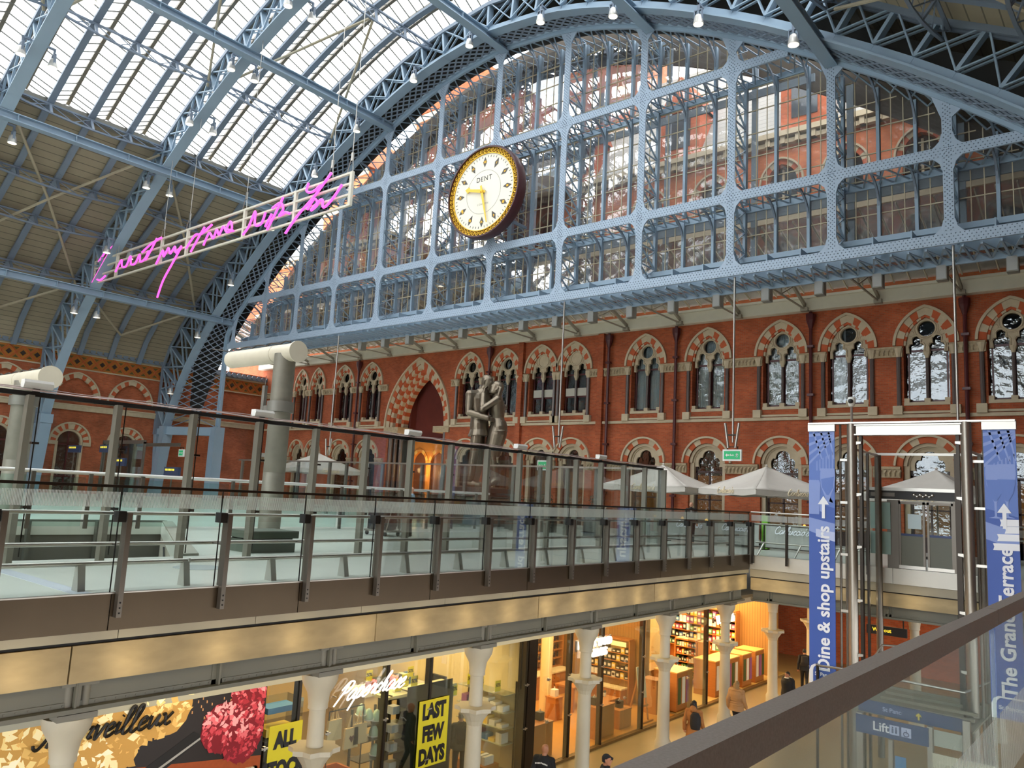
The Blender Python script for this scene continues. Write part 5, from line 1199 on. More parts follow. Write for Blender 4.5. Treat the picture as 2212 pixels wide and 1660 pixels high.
def human(name, label, loc, rz, pose, cl, group=None, k=1.0, vox=0.010, look=None, female=False, cat='person'):
    """cl: list of (part, material, spec) clothing; first entry is skin"""
    J = dict(STD); J.update(pose or {}); J = {n: tuple(c*k for c in p) if n != 'look' else p for n, p in J.items()}
    e = thing(name, label, cat, loc, group, rz=rz); e['_d'] = 0; del e['_d']
    ROOTLOC[e.name] = Vector((0, 0, 0))
    mb = MB(); torso(mb, J, -0.012, female=female, k=k)
    for s in 'LR':
        _limb(mb, [J['sh'+s], J['el'+s], J['wr'+s]], [.05*k, .039*k, .027*k]); _limb(mb, [J['hip'+s], J['kn'+s], J['an'+s]], [.082*k, .052*k, .036*k]); _limb(mb, [J['an'+s], J['to'+s]], [.036*k, .025*k]); _hand(mb, J['wr'+s], J['hd'+s], k=k, away=(0, -1, 0) if not J.get('away'+s) else J['away'+s])
    _limb(mb, [J['neck'], J['head']], [.056*k, .05*k]); P = _head(mb, J['head'], J['look'], k)
    body = _remesh(mb, 'body', cl['skin'], e, vox*k*0.9, 3)
    if cl.get('eyes', True):
        m2 = MB()
        for s in (-1, 1): m2.ball(P(s*.032, .093, .014), .0085*k, 8)
        o = m2.build('eyes', DARK, None, True); o.parent = e
    if 'trousers' in cl:
        mb = MB()
        for s in 'LR': _limb(mb, [J['hip'+s], J['kn'+s], tuple(a+(b-a)*.93 for a, b in zip(J['kn'+s], J['an'+s]))], [.10*k, .072*k, .06*k])
        v = Vector(J['pelvis']); hx = (Vector(J['hipR'])-Vector(J['hipL'])).normalized(); _loft(mb, [(v+Vector((0, 0, -.1*k)), hx, Vector((0, 0, 1)).cross(hx), .15*k, .11*k), (v, hx, Vector((0, 0, 1)).cross(hx), .175*k, .125*k), (v+Vector((0, 0, .08*k)), hx, Vector((0, 0, 1)).cross(hx), .16*k, .115*k)], 14)
        _remesh(mb, 'trousers', cl['trousers'], e, vox*k, 3)
    if 'skirt' in cl:
        mb = MB(); v = Vector(J['pelvis']); hx = (Vector(J['hipR'])-Vector(J['hipL'])).normalized(); fx = Vector((0, 0, 1)).cross(hx); kn = (Vector(J['knL'])+Vector(J['knR']))/2
        _loft(mb, [(kn+Vector((0, 0, -.02*k)), hx, fx, .135*k, .12*k), (kn.lerp(v, .4), hx, fx, .16*k, .14*k), (kn.lerp(v, .75), hx, fx, .18*k, .155*k), (v+Vector((0, 0, .03*k)), hx, fx, .17*k, .14*k), (v+Vector((0, 0, .12*k)), hx, fx, .14*k, .11*k)], 18)
        _remesh(mb, 'skirt', cl['skirt'], e, vox*k, 3)
    if 'jacket' in cl:
        mb = MB(); torso(mb, J, cl.get('puff', .022), cl.get('hem', -.12), female, k)
        for s in 'LR':
            a, b, c = J['sh'+s], J['el'+s], J['wr'+s]; r0 = .054+cl.get('puff', .022)*.5; _limb(mb, [a, b, c], [r0*k, r0*.84*k, r0*.7*k])
            for t in (.3, .55, .8): q = Vector(b).lerp(Vector(c), t); d = (Vector(c)-Vector(b)).normalized(); mb.tube([q-d*.012*k, q+d*.012*k], [r0*.78*k, r0*.74*k], 10)
        if cl.get('hood'): hv = Vector(J['neck']); F = Vector(J['look']); mb.ball(hv-F*.07*k+Vector((0, 0, .03*k)), .11*k, 12)
        jk = _remesh(mb, 'jacket', cl['jacket'], e, vox*k, 3)
        if cl.get('lapel'):
            m2 = MB(); c = Vector(J['chest']); sx_ = (Vector(J['shR'])-Vector(J['shL'])).normalized(); fz = Vector((0, 0, 1)).cross(sx_).normalized()
            if cl.get('shirt'): m2.add([c+fz*.147*k+sx_*x*k+Vector((0, 0, z*k)) for x, z in ((-.05, .12), (0, -.12), (.05, .12))]+[c+fz*.10*k+sx_*x*k+Vector((0, 0, z*k)) for x, z in ((-.05, .12), (0, -.12), (.05, .12))], [(0, 1, 2), (5, 4, 3), (0, 3, 4, 1), (1, 4, 5, 2), (2, 5, 3, 0)]); o = m2.build('shirt_front', cl['shirt'], None); o.parent = e; m2 = MB()
            for s in (-1, 1): m2.prism([(s*.03, .13), (s*.085, .10), (s*.075, .02), (s*.01, -.13), (s*.0, -.1)], lambda u, v, w_: c+fz*((.142+w_)*k)+sx_*u*k+Vector((0, 0, v*k)), 0, .012)
            o = m2.build('lapel', cl.get('lapelm', cl['jacket']), None); o.parent = jk
    if 'hair' in cl:
        mb = MB(); F = Vector(J['look']).normalized(); h = Vector(J['head']); st = cl.get('hairstyle', 'short'); S_ = F.cross(Vector((0, 0, 1))).normalized(); U = S_.cross(F)
        Q = lambda a, b, c: h+S_*a*k+F*b*k+U*c*k
        _loft(mb, [(Q(0, -.05, -.03 if st == 'short' else -.05), S_, F, .068*k, .058*k), (Q(0, -.03, .02), S_, F, .08*k, .085*k), (Q(0, -.012, .06), S_, F, .08*k, .10*k), (Q(0, -.01, .095), S_, F, .06*k, .078*k), (Q(0, -.01, .122), S_, F, .025*k, .035*k)], 14)
        if st == 'long':
            for a in range(-4, 5): mb.tube([Q(a*.018, -.06, .03), Q(a*.021, -.095+abs(a)*.008, -.06), Q(a*.022, -.10+abs(a)*.008, -.15), Q(a*.02, -.09, -.22)], [.03*k, .028*k, .024*k, .012*k], 8)
        if st == 'cap': mb.tube([Q(0, .05, .05), Q(0, .14, .03)], [.05*k, .03*k], 10, flat=.3)
        _remesh(mb, 'cap' if st == 'cap' else 'hair', cl['hair'], e, vox*k*.9, 2)
    if 'shoes' in cl:
        mb = MB()
        for s in 'LR':
            a, t = Vector(J['an'+s]), Vector(J['to'+s]); d = (t-a); _limb(mb, [a-d*.15-Vector((0, 0, .035*k)), a.lerp(t, .5)-Vector((0, 0, .02*k)), t], [.042*k, .042*k, .033*k]); mb.ball(a, .043*k, 8)
        _remesh(mb, 'shoes', cl['shoes'], e, vox*k*.9, 2)
    ROOTLOC[e.name] = Vector(loc); return e, J, P
# ================================================================ STATUE (plain bronze couple)
BRZ = mat('bronze', S(128, 117, 101), 0.38, 0.8, var=0.3, vscale=2.2, bump=0.35)
SX, SY, SZ, SK = -27.75, 31.0, 1.92, 3.44
stp = thing('statue_plinth', 'dark round stone plinth carrying the bronze couple', 'plinth', (SX, SY, 0)); MB().lathe([(1.75, 0), (1.75, 0.3), (1.55, 0.36), (1.55, 1.6), (1.7, 1.68), (1.7, 1.9), (1.6, SZ)], (SX, SY, 0), 40).build('drum', mat('plinth dark', S(66, 62, 58), 0.5, 0.3, var=0.2), stp, True)
MB().lathe([(1.56, 0.55), (1.62, 0.57), (1.62, 1.4), (1.56, 1.42)], (SX, SY, 0), 40).build('relief_band', BRZ, stp, True)
rzs = math.radians(40)   # local +x = picture right, local +y = away
man = dict(pelvis=(-.10, 0, .96), waist=(-.11, .0, 1.12), chest=(-.12, .0, 1.33), neck=(-.09, 0, 1.50), head=(-.02, -.02, 1.645), look=(.82, -.28, -.35),
  shR=(-.27, -.14, 1.42), elR=(-.27, -.19, 1.14), wrR=(.02, -.24, 1.06), hdR=(.16, -.16, 1.03), awayR=(0, -1, .2),
  shL=(.06, .14, 1.42), elL=(.16, .22, 1.30), wrL=(.28, .05, 1.27), hdL=(.27, -.04, 1.26), awayL=(1, 0, 0),
  hipR=(-.12, -.09, .93), knR=(-.15, -.10, .50), anR=(-.19, -.12, .09), toR=(-.05, -.16, .04), hipL=(-.09, .09, .93), knL=(-.06, .10, .50), anL=(-.12, .12, .09), toL=(.02, .12, .04))
wom = dict(pelvis=(.20, 0, .93), waist=(.17, 0, 1.08), chest=(.15, .0, 1.27), neck=(.15, 0, 1.42), head=(.13, -.02, 1.555), look=(-.9, -.12, .28),
  shL=(.16, -.16, 1.37), elL=(-.06, -.25, 1.19), wrL=(-.06, -.16, 1.43), hdL=(-.04, -.12, 1.53), awayL=(-1, 0, 0),
  shR=(.15, .16, 1.36), elR=(-.05, .24, 1.30), wrR=(-.14, .08, 1.48), hdR=(-.14, .02, 1.52), awayR=(-1, 0, 0),
  hipL=(.20, -.085, .90), knL=(.14, -.09, .50), anL=(.205, -.09, .16), toL=(.08, -.11, .03), hipR=(.19, .085, .90), knR=(.10, .085, .50), anR=(.16, .09, .16), toR=(.03, .1, .03))
BC = dict(skin=BRZ, eyes=False)
c1 = dict(BC); c1.update(trousers=BRZ, jacket=BRZ, hem=-.17, shoes=BRZ, lapel=False, puff=.026)
c2 = dict(BC); c2.update(skirt=BRZ, jacket=BRZ, hem=-.05, hair=BRZ, hairstyle='long', shoes=BRZ, puff=.01)
st = thing('statue', 'tall bronze statue of a standing couple embracing on the plinth', 'statue', (SX, SY, SZ), rz=rzs)
for nm, po, c_, fem in (('man_figure', man, c1, False), ('woman_figure', wom, c2, True)):
    e, J, P = human(nm, None, (0, 0, 0), 0, po, c_, k=SK, vox=.0085, female=fem)
    ks = kids(e); b = [o for o in ks if o.name.startswith('body')][0]; b.name = nm
    b.parent = st; b.matrix_parent_inverse = Matrix()
    for o in ks:
        if o is not b: o.parent = b
    bpy.data.objects.remove(e)
MB().box(SX-1.2, SX+1.2, SY-0.75, SY+0.75, SZ-0.0, SZ+0.06).build('statue_base', BRZ, st, loc=None)
sb_ = [o for o in COL.objects if o.name.startswith('statue_base')][0]
# ================================================================ CLOCK
CX, CY_, CZ, CR = -28.95, 31.05, 18.62, 2.72
clk = thing('clock', 'large round station clock with gilt ring hung in front of the screen', 'clock', (CX, CY_, CZ))
GOLD = mat('gold leaf', S(226, 178, 62), 0.32, 0.85); DIAL = mat('cream dial', S(240, 234, 214), 0.5)
MB().lathe([(CR-.3, -.55), (CR-.05, -.5), (CR, -.3), (CR, .12), (CR-.04, .2), (CR-.12, .2), (CR-.12, .05)], (CX, CY_, CZ), 72, axis='y').build('case', mat('dark maroon case', S(66, 26, 30), 0.3), clk, True)
MB().lathe([(0.01, .06), (2.28, .06), (2.3, .0)], (CX, CY_, CZ), 72, axis='y').build('dial', DIAL, clk, True)
mb = MB(); ring = lambda r0, r1, w0, m=0: mb.lathe([(r0, w0-.03), (r0, w0+.03), (r1, w0+.03), (r1, w0-.03)], (CX, CY_, CZ), 72, m, axis='y', caps=False)
ring(2.28, 2.62, .05); mb.build('ring_ground', mat('dark gold ground', S(96, 68, 26), 0.5, 0.5), clk)
mb = MB(); fnc = FY(CX, CY_, CZ)
for k in range(54):
    a = 2*PI*k/54; cu, cv = 2.45*math.sin(a), 2.45*math.cos(a)
    mb.tube([fnc(cu+.105*math.cos(t*PI/6), cv+.105*math.sin(t*PI/6), .1) for t in range(13)], .028, 5); mb.ball(fnc(cu, cv, .1), .04, 6)
ring(2.58, 2.64, .09); ring(2.27, 2.31, .09); mb.build('gilt_ring', GOLD, clk, True)
mb = MB(); mb.lathe([(1.28, .06), (1.28, .066), (1.3, .066), (1.3, .06)], (CX, CY_, CZ), 64, axis='y', caps=False); mb.build('inner_circle', mat('fine grey line', S(150, 146, 136), 0.6), clk)
mb = MB()
for k in range(60):
    if k % 5: a = 2*PI*k/60; s, c = math.sin(a), math.cos(a); mb.bar(fnc(2.04*s, 2.04*c, .065), fnc(2.16*s, 2.16*c, .065), .03, .01, (0, 1, 0))
mb.build('minute_marks', BLACK, clk)
NUM = ['XII', 'I', 'II', 'III', 'IIII', 'V', 'VI', 'VII', 'VIII', 'IX', 'X', 'XI']
for k in range(12):
    a = 2*PI*k/12; s, c = math.sin(a), math.cos(a); R_ = lambda u, v: (u*c+v*s, -u*s+v*c)
    h = MB().prism([R_(*p) for p in ((0, 1.47), (.15, 1.78), (0, 2.1), (-.15, 1.78))], fnc, .062, .072).build('hour_diamond', mat('grey diamond', S(84, 80, 76), 0.6), clk)
    MB().mesh(text_mesh(NUM[k], .2, 0, .002, 'CENTER', .006, .9), lambda u, v, w_: fnc(*R_(u, v+1.78), .075+w_)).build('numeral', GOLD, h)
def hand(ang, L, w0, nm):
    s, c = math.sin(ang), math.cos(ang); R_ = lambda u, v: (u*c+v*s, -u*s+v*c)
    pts = [(-w0*.6, -.25), (w0*.6, -.25), (w0, .1), (w0*.7, L*.75), (w0*1.9, L*.8), (w0*1.2, L*.88), (0, L), (-w0*1.2, L*.88), (-w0*1.9, L*.8), (-w0*.7, L*.75), (-w0, .1)] if nm == 'hour_hand' else [(-w0*.7, -.35), (w0*.7, -.35), (w0, .1), (w0*.35, L), (-w0*.35, L), (-w0, .1)]
    MB().prism([R_(*p) for p in pts], fnc, .16 if nm == 'hour_hand' else .2, .19 if nm == 'hour_hand' else .23).build(nm, mat('yellow gold hand', S(236, 196, 74), 0.4, 0.4), clk)
hand(2*PI*(9+28/60)/12, 1.36, .1, 'hour_hand'); hand(2*PI*27.6/60, 1.98, .08, 'minute_hand')
MB().lathe([(.1, .06), (.1, .25), (.06, .27)], (CX, CY_, CZ), 14, axis='y').build('hub', GOLD, clk, True)
MB().mesh(text_mesh('DENT', .42, 0, .002, 'CENTER', .0, 1.15), FY(CX, CY_-.066, CZ+.78)).build('lettering', BLACK, clk); MB().mesh(text_mesh('LONDON', .17, 0, .002, 'CENTER', 0, 1.2), FY(CX, CY_-.066, CZ-.72)).build('lettering', mat('faint print', S(170, 164, 150), .6), clk)
MB().bar((CX-1.2, CY_+.5, CZ-1.6), (CX-1.2, 33.5, CZ-1.6), .12, .16).bar((CX+1.2, CY_+.5, CZ-1.6), (CX+1.2, 33.5, CZ-1.6), .12, .16).bar((CX+1.2, CY_+.5, CZ+1.4), (CX+1.2, 33.5, CZ+1.4), .12, .16).bar((CX-1.2, CY_+.5, CZ+1.4), (CX-1.2, 33.5, CZ+1.4), .12, .16).box(CX-1.5, CX+1.5, 31.9, 32.1, CZ-1.7, CZ-1.5).build('bracket', BLUED, clk)
# ================================================================ PINK NEON
NY = 21.4
ne = thing('neon_sign', 'pink neon scrawl on a long pale frame hung from the roof at left', 'neon sign', (-42.4, NY, 15.3))
FRM = mat('pale frame', S(206, 202, 186), .5)
fr = MB()
for z in (14.56, 15.09, 15.62, 16.15): fr.box(-56.5, -28.35, NY-.06, NY+.06, z-.05, z+.05)
for x in (-56.45, -52.91, -46.75, -43.58, -37.47, -32.83, -28.42): fr.box(x-.09, x+.09, NY-.07, NY+.07, 14.52, 16.2)
fr.build('frame', FRM, ne)
NEON = mat('pink neon', (1.0, .06, .62), .4, emit=(1.0, .13, .68), es=1.05)
STK = [[(-56.1, 14.6), (-55.4, 15.2), (-54.6, 15.9), (-54.1, 16.3)], [(-55.5, 16.0), (-54.5, 16.55), (-53.4, 16.75)], [(-55.7, 14.85), (-54.9, 14.6), (-54.1, 14.8)],
 [(-52.6, 14.85), (-51.9, 15.55), (-51.7, 15.1), (-51.1, 15.0), (-50.6, 15.6), (-50.4, 15.05), (-49.8, 15.0), (-49.3, 15.5), (-49.1, 15.0), (-48.5, 15.1), (-48.1, 15.55)], [(-48.4, 15.0), (-47.6, 15.75), (-47.2, 16.2)], [(-49.0, 15.6), (-47.9, 15.95), (-46.6, 16.15)],
 [(-46.9, 14.5), (-46.2, 15.25), (-46.0, 14.85), (-45.5, 15.3), (-45.2, 14.9), (-44.7, 15.25), (-44.5, 14.85), (-43.9, 15.15)], [(-43.9, 15.1), (-44.7, 14.3), (-45.7, 13.3), (-46.2, 12.3)],
 [(-43.3, 14.9), (-42.4, 15.55), (-41.7, 15.5), (-40.6, 15.85)], [(-42.7, 14.6), (-42.0, 15.3), (-41.4, 15.85)], [(-41.3, 14.75), (-40.8, 15.4), (-40.3, 15.0), (-40.0, 15.45), (-39.7, 15.1), (-39.3, 15.5), (-38.9, 15.1), (-38.4, 15.2), (-38.6, 15.65), (-38.9, 15.3), (-38.2, 15.05)],
 [(-37.2, 14.65), (-36.7, 15.0), (-36.2, 15.75), (-36.1, 15.0), (-35.5, 14.95), (-35.2, 15.5)], [(-35.1, 14.7), (-34.6, 15.3)], [(-34.9, 14.5), (-34.2, 15.35), (-33.7, 16.0)], [(-34.6, 15.6), (-33.9, 15.75), (-33.6, 15.35), (-33.9, 15.05), (-33.4, 15.15), (-33.0, 15.0)],
 [(-33.2, 14.0), (-32.2, 14.8), (-31.0, 15.5), (-29.8, 16.4)], [(-31.6, 16.3), (-31.7, 15.9), (-31.2, 15.75), (-30.6, 15.95)], [(-31.5, 14.9), (-31.0, 15.35), (-30.7, 15.0), (-31.2, 14.8), (-30.4, 15.2), (-30.2, 14.75), (-29.6, 15.0), (-28.9, 15.6)]]
for s in STK: MB().tube([(x, NY-.17, z) for x, z in cat_rom(s, 6)], .062, 8).build('neon_tube', NEON, ne, True)
mb = MB()
for x in (-56.3, -53.0, -46.7, -43.6, -37.5, -30.0, -28.5):
    z1 = prof_at(INN, x-XC)[1]+.3; zb_ = 16.2
    mb.tube([(x, NY, zb_+1.0), (x, NY, z1)], .018, 5); mb.tube([(x-.3, NY, zb_), (x, NY, zb_+1.0), (x+.12, NY, zb_)], .02, 5); mb.box(x-.06, x+.06, NY-.04, NY+.04, zb_+.55, zb_+.95)
mb.build('hanger_wire', STEEL, ne)
# ================================================================ FLOODLIGHTS ON THE RIBS
fl0 = None
LENS = mat('lamp lens', S(235, 230, 210), .2, emit=(1, .93, .75), es=1.4)
ribs_named = ['end rib', 'second rib back', 'third rib back']
n_l = 0
for ri, Yr in enumerate(RIBY[:3]):
    offs = [-31.6, -28.3, -24.2, -19.5, -14.8, -10.6, -5.4, -0.8, 4.4, 9.0, 13.6, 17.9] if ri == 0 else [-28.3, -24.2, -19.5, -14.8, -10.6, -5.4]
    for k, o in enumerate(offs):
        for side in ((-1,) if ri == 0 else (-1, 1)):
            x, z = prof_at(INN, o); y = Yr+side*.75 if ri else Yr-.75; p = (x, y, z-.15)
            la = 'floodlight %s the %s, number %d from the left' % ('on the near side of' if side < 0 else 'on the far side of', ribs_named[ri], k+1)
            if fl0 is None:
                fl0 = thing('floodlight', la, 'floodlight', p, 'floodlights hung from the roof ribs')
                MB().lathe([(.10, .12), (.17, .05), (.2, -.1), (.24, -.3), (.24, -.34)], (x, y, z-.45), 14).build('lamp_housing', mat('lamp grey', S(186, 184, 178), .35, .5), fl0, True)
                MB().lathe([(.22, 0), (.22, -.03), (.1, -.05)], (x, y, z-.77), 14).build('lens', LENS, fl0)
                MB().box(x-.05, x+.05, y-.05, y+.05, z-.4, z+.25).box(x-.2, x-.16, y-.06, y+.06, z-.65, z-.1).box(x+.16, x+.2, y-.06, y+.06, z-.65, z-.1).box(x-.2, x+.2, y-.06, y+.06, z-.14, z-.08).box(x-.06, x+.06, y-.05, y+.41, z+.15, z+.25).build('bracket', BLUED, fl0)
            else: dup(fl0, p, rz=0 if side < 0 else PI, label=la)
# ================================================================ CLOSING WALLS (beyond the frame, they shade the hall)
tag(MB().box(6.1, 6.5, -75, 40, -0.4, 24).build('wall_right', BRICKY), 'brick side wall of the train hall on the right', 'wall', kind='structure')
tag(MB().box(-64, 6.5, -75.2, -75.1, 4, 31).build('window_101', GLASSR), 'open glazed end of the train hall far behind the viewer', 'glazing', kind='structure')
tag(MB().box(-64, 6.5, -75.4, -75, -6, 4).build('wall_front', mat('far shed end', S(150, 142, 130), .8)), 'low wall closing the far end of the hall behind the viewer', 'wall', kind='structure')
# ================================================================ PIPE COLUMNS ON THE PLATFORM
def pipe_col(x, y, zt, r, label, L0, L1):
    e = thing('pipe_column', label, 'column', (x, y, 0))
    c2 = mat('raw steel column', S(128, 124, 112), .55, .35, var=.25, vscale=3)
    mb = MB().lathe([(r, 0), (r, 1.95), (r*.985, 1.96), (r*.985, 1.98), (r, 1.99), (r, zt)], (x, y, 0), 28); mb.build('shaft', c2, e, True)
    MB().lathe([(r+.02, 4.05), (r+.09, 4.06), (r+.09, 4.42), (r+.02, 4.43)], (x, y, 0), 28).build('collar', mat('collar grey', S(122, 120, 112), .5, .4), e, True)
    PAL = mat('pale tube', S(202, 194, 174), .5, var=.1)
    MB().tube([(x-L0, y, zt+.05), (x+L1, y, zt+.05)], r*.86, 24).build('head_tube', PAL, e, True)
    MB().tube([(x+L1, y, zt+.05), (x+L1+.06, y, zt+.05)], r*1.02, 28).tube([(x-.62, y, zt+.05), (x-.56, y, zt+.05)], r*.89, 24).build('end_disc', PAL, e, True)
    MB().box(x-r-.78, x-r-.62, y-.06, y+.06, 2.3 if zt > 6 else 2.6, 5.05 if zt > 6 else 4.2).box(x-r-.62, x-r, y-.05, y+.05, 4.15 if zt > 6 else 3.6, 4.32 if zt > 6 else 3.75).box(x-r-.62, x-r, y-.05, y+.05, 2.5, 2.64).tube([(x-r-.7, y, 5.0 if zt > 6 else 4.2), (x-r-.7, y, 5.4 if zt > 6 else 4.4)], .012, 5).build('antenna_panel', mat('antenna grey', S(112, 108, 100), .6), e)
    mb = MB(); mb.tube([(x-L0+.3*k, y-.1, zt+.42+.04*math.sin(k*2.2)) for k in range(int((L0+L1)/.3))], .03, 5); mb.tube([(x-L0-.2*k, y-.05, zt+.36+.03*k) for k in range(8)], .025, 5); mb.build('cable_bundle', mat('cable dark', S(58, 54, 50), .7), e)
    return e
pipe_col(-23.5, 15.5, 6.1, .37, 'round steel pipe column with pale horizontal head tube, behind the tall glass', 3.5, .72)
pipe_col(-33.8, 10.9, 5.0, .42, 'round pipe column at far left edge with pale tube head, beside a blue arch leg', 3.0, 2.3)
bn = thing('stone_bench', 'dark green stone bench block just behind the tall glass screen by the pipe column', 'bench', (-16.6, 10.9, 0))
GRN = mat('dark green stone', S(84, 92, 80), .5, var=.1)
MB().box(-17.15, -16.2, 10.25, 11.45, 0, .3).build('base', GRN, bn); MB().box(-17.2, -16.15, 10.2, 11.5, .33, .5).build('seat', GRN, bn); MB().box(-17.1, -16.25, 10.3, 11.4, .3, .33).build('joint', DARK, bn)
mt = MB().lathe([(.45, 0), (.45, .006)], (-13.9, 7.75, 0), 24).build('floor_disc', mat('grey disc', S(160, 168, 166), .5), None, loc=(-13.9, 7.75, 0)); tag(mt, 'grey round floor plate set in the paving behind the front balustrade', 'floor plate')
mt = MB().box(-15.3, -11.4, 4.6, 4.85, 0, .004).build('floor_strip', mat('pale strip', S(190, 196, 204), .4), None, loc=(-13, 4.7, 0)); tag(mt, 'pale metal strip across the paving at lower left', 'floor strip')
# ================================================================ HANGING RODS WITH LAMPS AND EXIT SIGNS
GRS = mat('exit green', S(30, 150, 92), .5, emit=S(40, 170, 110), es=.35)
def exit_sign(x, y, z, label, wide=.72, h=.36):
    e = thing('exit_sign', label, 'exit sign', (x, y, z), 'green exit signs')
    b = MB().box(x-wide/2, x+wide/2, y-.05, y+.05, z, z+h).build('case', WHITE, e); g = MB().box(x-wide/2+.06, x+wide/2-.06, y-.056, y-.05, z+.07, z+h-.07).build('green_face', GRS, e)
    F = FY(x, y-.057, z+h/2); s = wide/.72
    m2 = MB().prism([(s*u, s*v) for u, v in ((-.25, 0), (-.19, .06), (-.19, .02), (-.1, .02), (-.1, -.02), (-.19, -.02), (-.19, -.06))], F, 0, .004)
    m2.mesh(text_mesh('Exit', .1*s, 0, .002, 'CENTER', .002), lambda u, v, w_: F(u, v, w_)); m2.ball(F(.2*s, .06*s, .0), .02*s, 8); m2.tube([F(.21*s, .04*s, 0), F(.17*s, -.01*s, 0), F(.21*s, -.05*s, 0), F(.19*s, -.09*s, 0)], .014*s, 6); m2.tube([F(.15*s, .03*s, 0), F(.2*s, .03*s, 0), F(.25*s, 0, 0)], .012*s, 6); m2.tube([F(.17*s, -.01*s, 0), F(.13*s, -.07*s, 0)], .013*s, 6)
    m2.build('pictogram', WHITE, g); MB().box(x-wide*.3, x-wide*.26, y-.02, y+.02, z+h, z+h+.12).box(x+wide*.26, x+wide*.3, y-.02, y+.02, z+h, z+h+.12).box(x-wide*.3, x+wide*.3, y-.02, y+.02, z+h+.1, z+h+.13).build('bracket', DMET, e); return e
for i, (x, zb_, la) in enumerate([(-42.7, 3.95, 'steel rod with twin angled lamps hanging left of the great archway'), (-23.77, 4.5, 'steel rod with twin angled lamps hanging between statue and left parasol'), (-14.35, 4.5, 'steel rod with twin angled lamps hanging above the exit sign beside the middle parasol'), (-5.67, 4.6, 'steel rod hanging down behind the right lift post'), (-49.5, 4.1, 'steel rod with twin angled lamps hanging far left before the arch leg')]):
    e = thing('hanging_lamp', la, 'hanging lamp', (x, 32.2, 11.8), 'hanging rods under the screen')
    MB().tube([(x, 32.2, zb_-.1), (x, 32.2, 11.85)], .05, 10).build('rod', STEEL, e, True)
    if i != 3:
        for s in (-1, 1): MB().tube([(x+s*.32, 32.1, zb_+.75), (x+s*.16, 32.1, zb_-.35)], .06, 10).build('lamp_tube', STEEL, e, True)
        MB().box(x-.26, x+.26, 32.1, 32.2, zb_+.2, zb_+.26).build('cross_arm', DMET, e)
exit_sign(-14.36, 32.2, 3.6, 'hanging green exit sign with arrow and running figure beside the middle parasol', .86, .5)
exit_sign(-24.1, 31.4, 2.95, 'green exit sign seen through the glass right of the statue', .62, .5)
exit_sign(-42.6, 31.0, 3.1, 'small green exit sign on the rod left of the great archway', .7, .55)
exit_sign(-46.5, 24.0, 2.9, 'small dark-cased green exit sign near the blue arch leg', .6, .45)
exit_sign(-36.9, 30.6, 2.3, 'narrow green exit sign on a post in front of the great archway', .45, .75)
# departure signs on the platform: dark blue plates with unreadable lit lettering
for (x, y, z, wd, la) in [(-52.2, 20, 2.82, 1.7, 'dark blue platform sign with yellow lettering in front of the arched window'), (-47.8, 20, 2.85, 1.3, 'dark blue platform sign with white lettering beside the glass kiosk'), (-45.5, 20, 2.1, 1.1, 'dark blue platform sign with a white symbol low on the glass kiosk'), (-42.0, 27.4, 2.3, .9, 'grey information post with a small blue and yellow display'), (-40.5, 20.5, 1.7, 1.6, 'long dark blue platform sign low behind the white rail')]:
    e = thing('platform_sign', la, 'sign', (x, y, z), 'platform signs')
    MB().box(x-wd/2, x+wd/2, y-.06, y+.06, z, z+.45).build('plate', mat('sign blue', S(34, 48, 76), .5), e)
    m2 = MB(); rr = random.Random(int(-x*10))
    u = x-wd*.42
    while u < x+wd*.2: q = rr.uniform(.05, .12); m2.box(u, u+q, y-.066, y-.06, z+.25, z+.36); u += q+.05
    m2.build('lit_lettering', mat('sign yellow lit', S(236, 214, 70), .5, emit=S(236, 214, 70), es=.6), e)
    MB().box(x-.03, x+.03, y-.03, y+.03, 0, z).build('post', POST, e)
ki = thing('glass_kiosk', 'glass lift kiosk with dark frame on the platform before the side wall', 'kiosk', (-47, 21.2, 0))
MB().box(-49.2, -43.8, 20.4, 20.5, 3.4, 3.6).box(-49.2, -49.05, 20.4, 20.5, 0, 3.5).box(-43.95, -43.8, 20.4, 20.5, 0, 3.5).box(-47.3, -47.2, 20.4, 20.5, 0, 3.5).box(-49.2, -43.8, 22.4, 22.5, 3.4, 3.6).build('frame', POST, ki); MB().box(-49.1, -43.9, 20.44, 20.46, .1, 3.4).build('glass', MATS['teal glass'], ki)
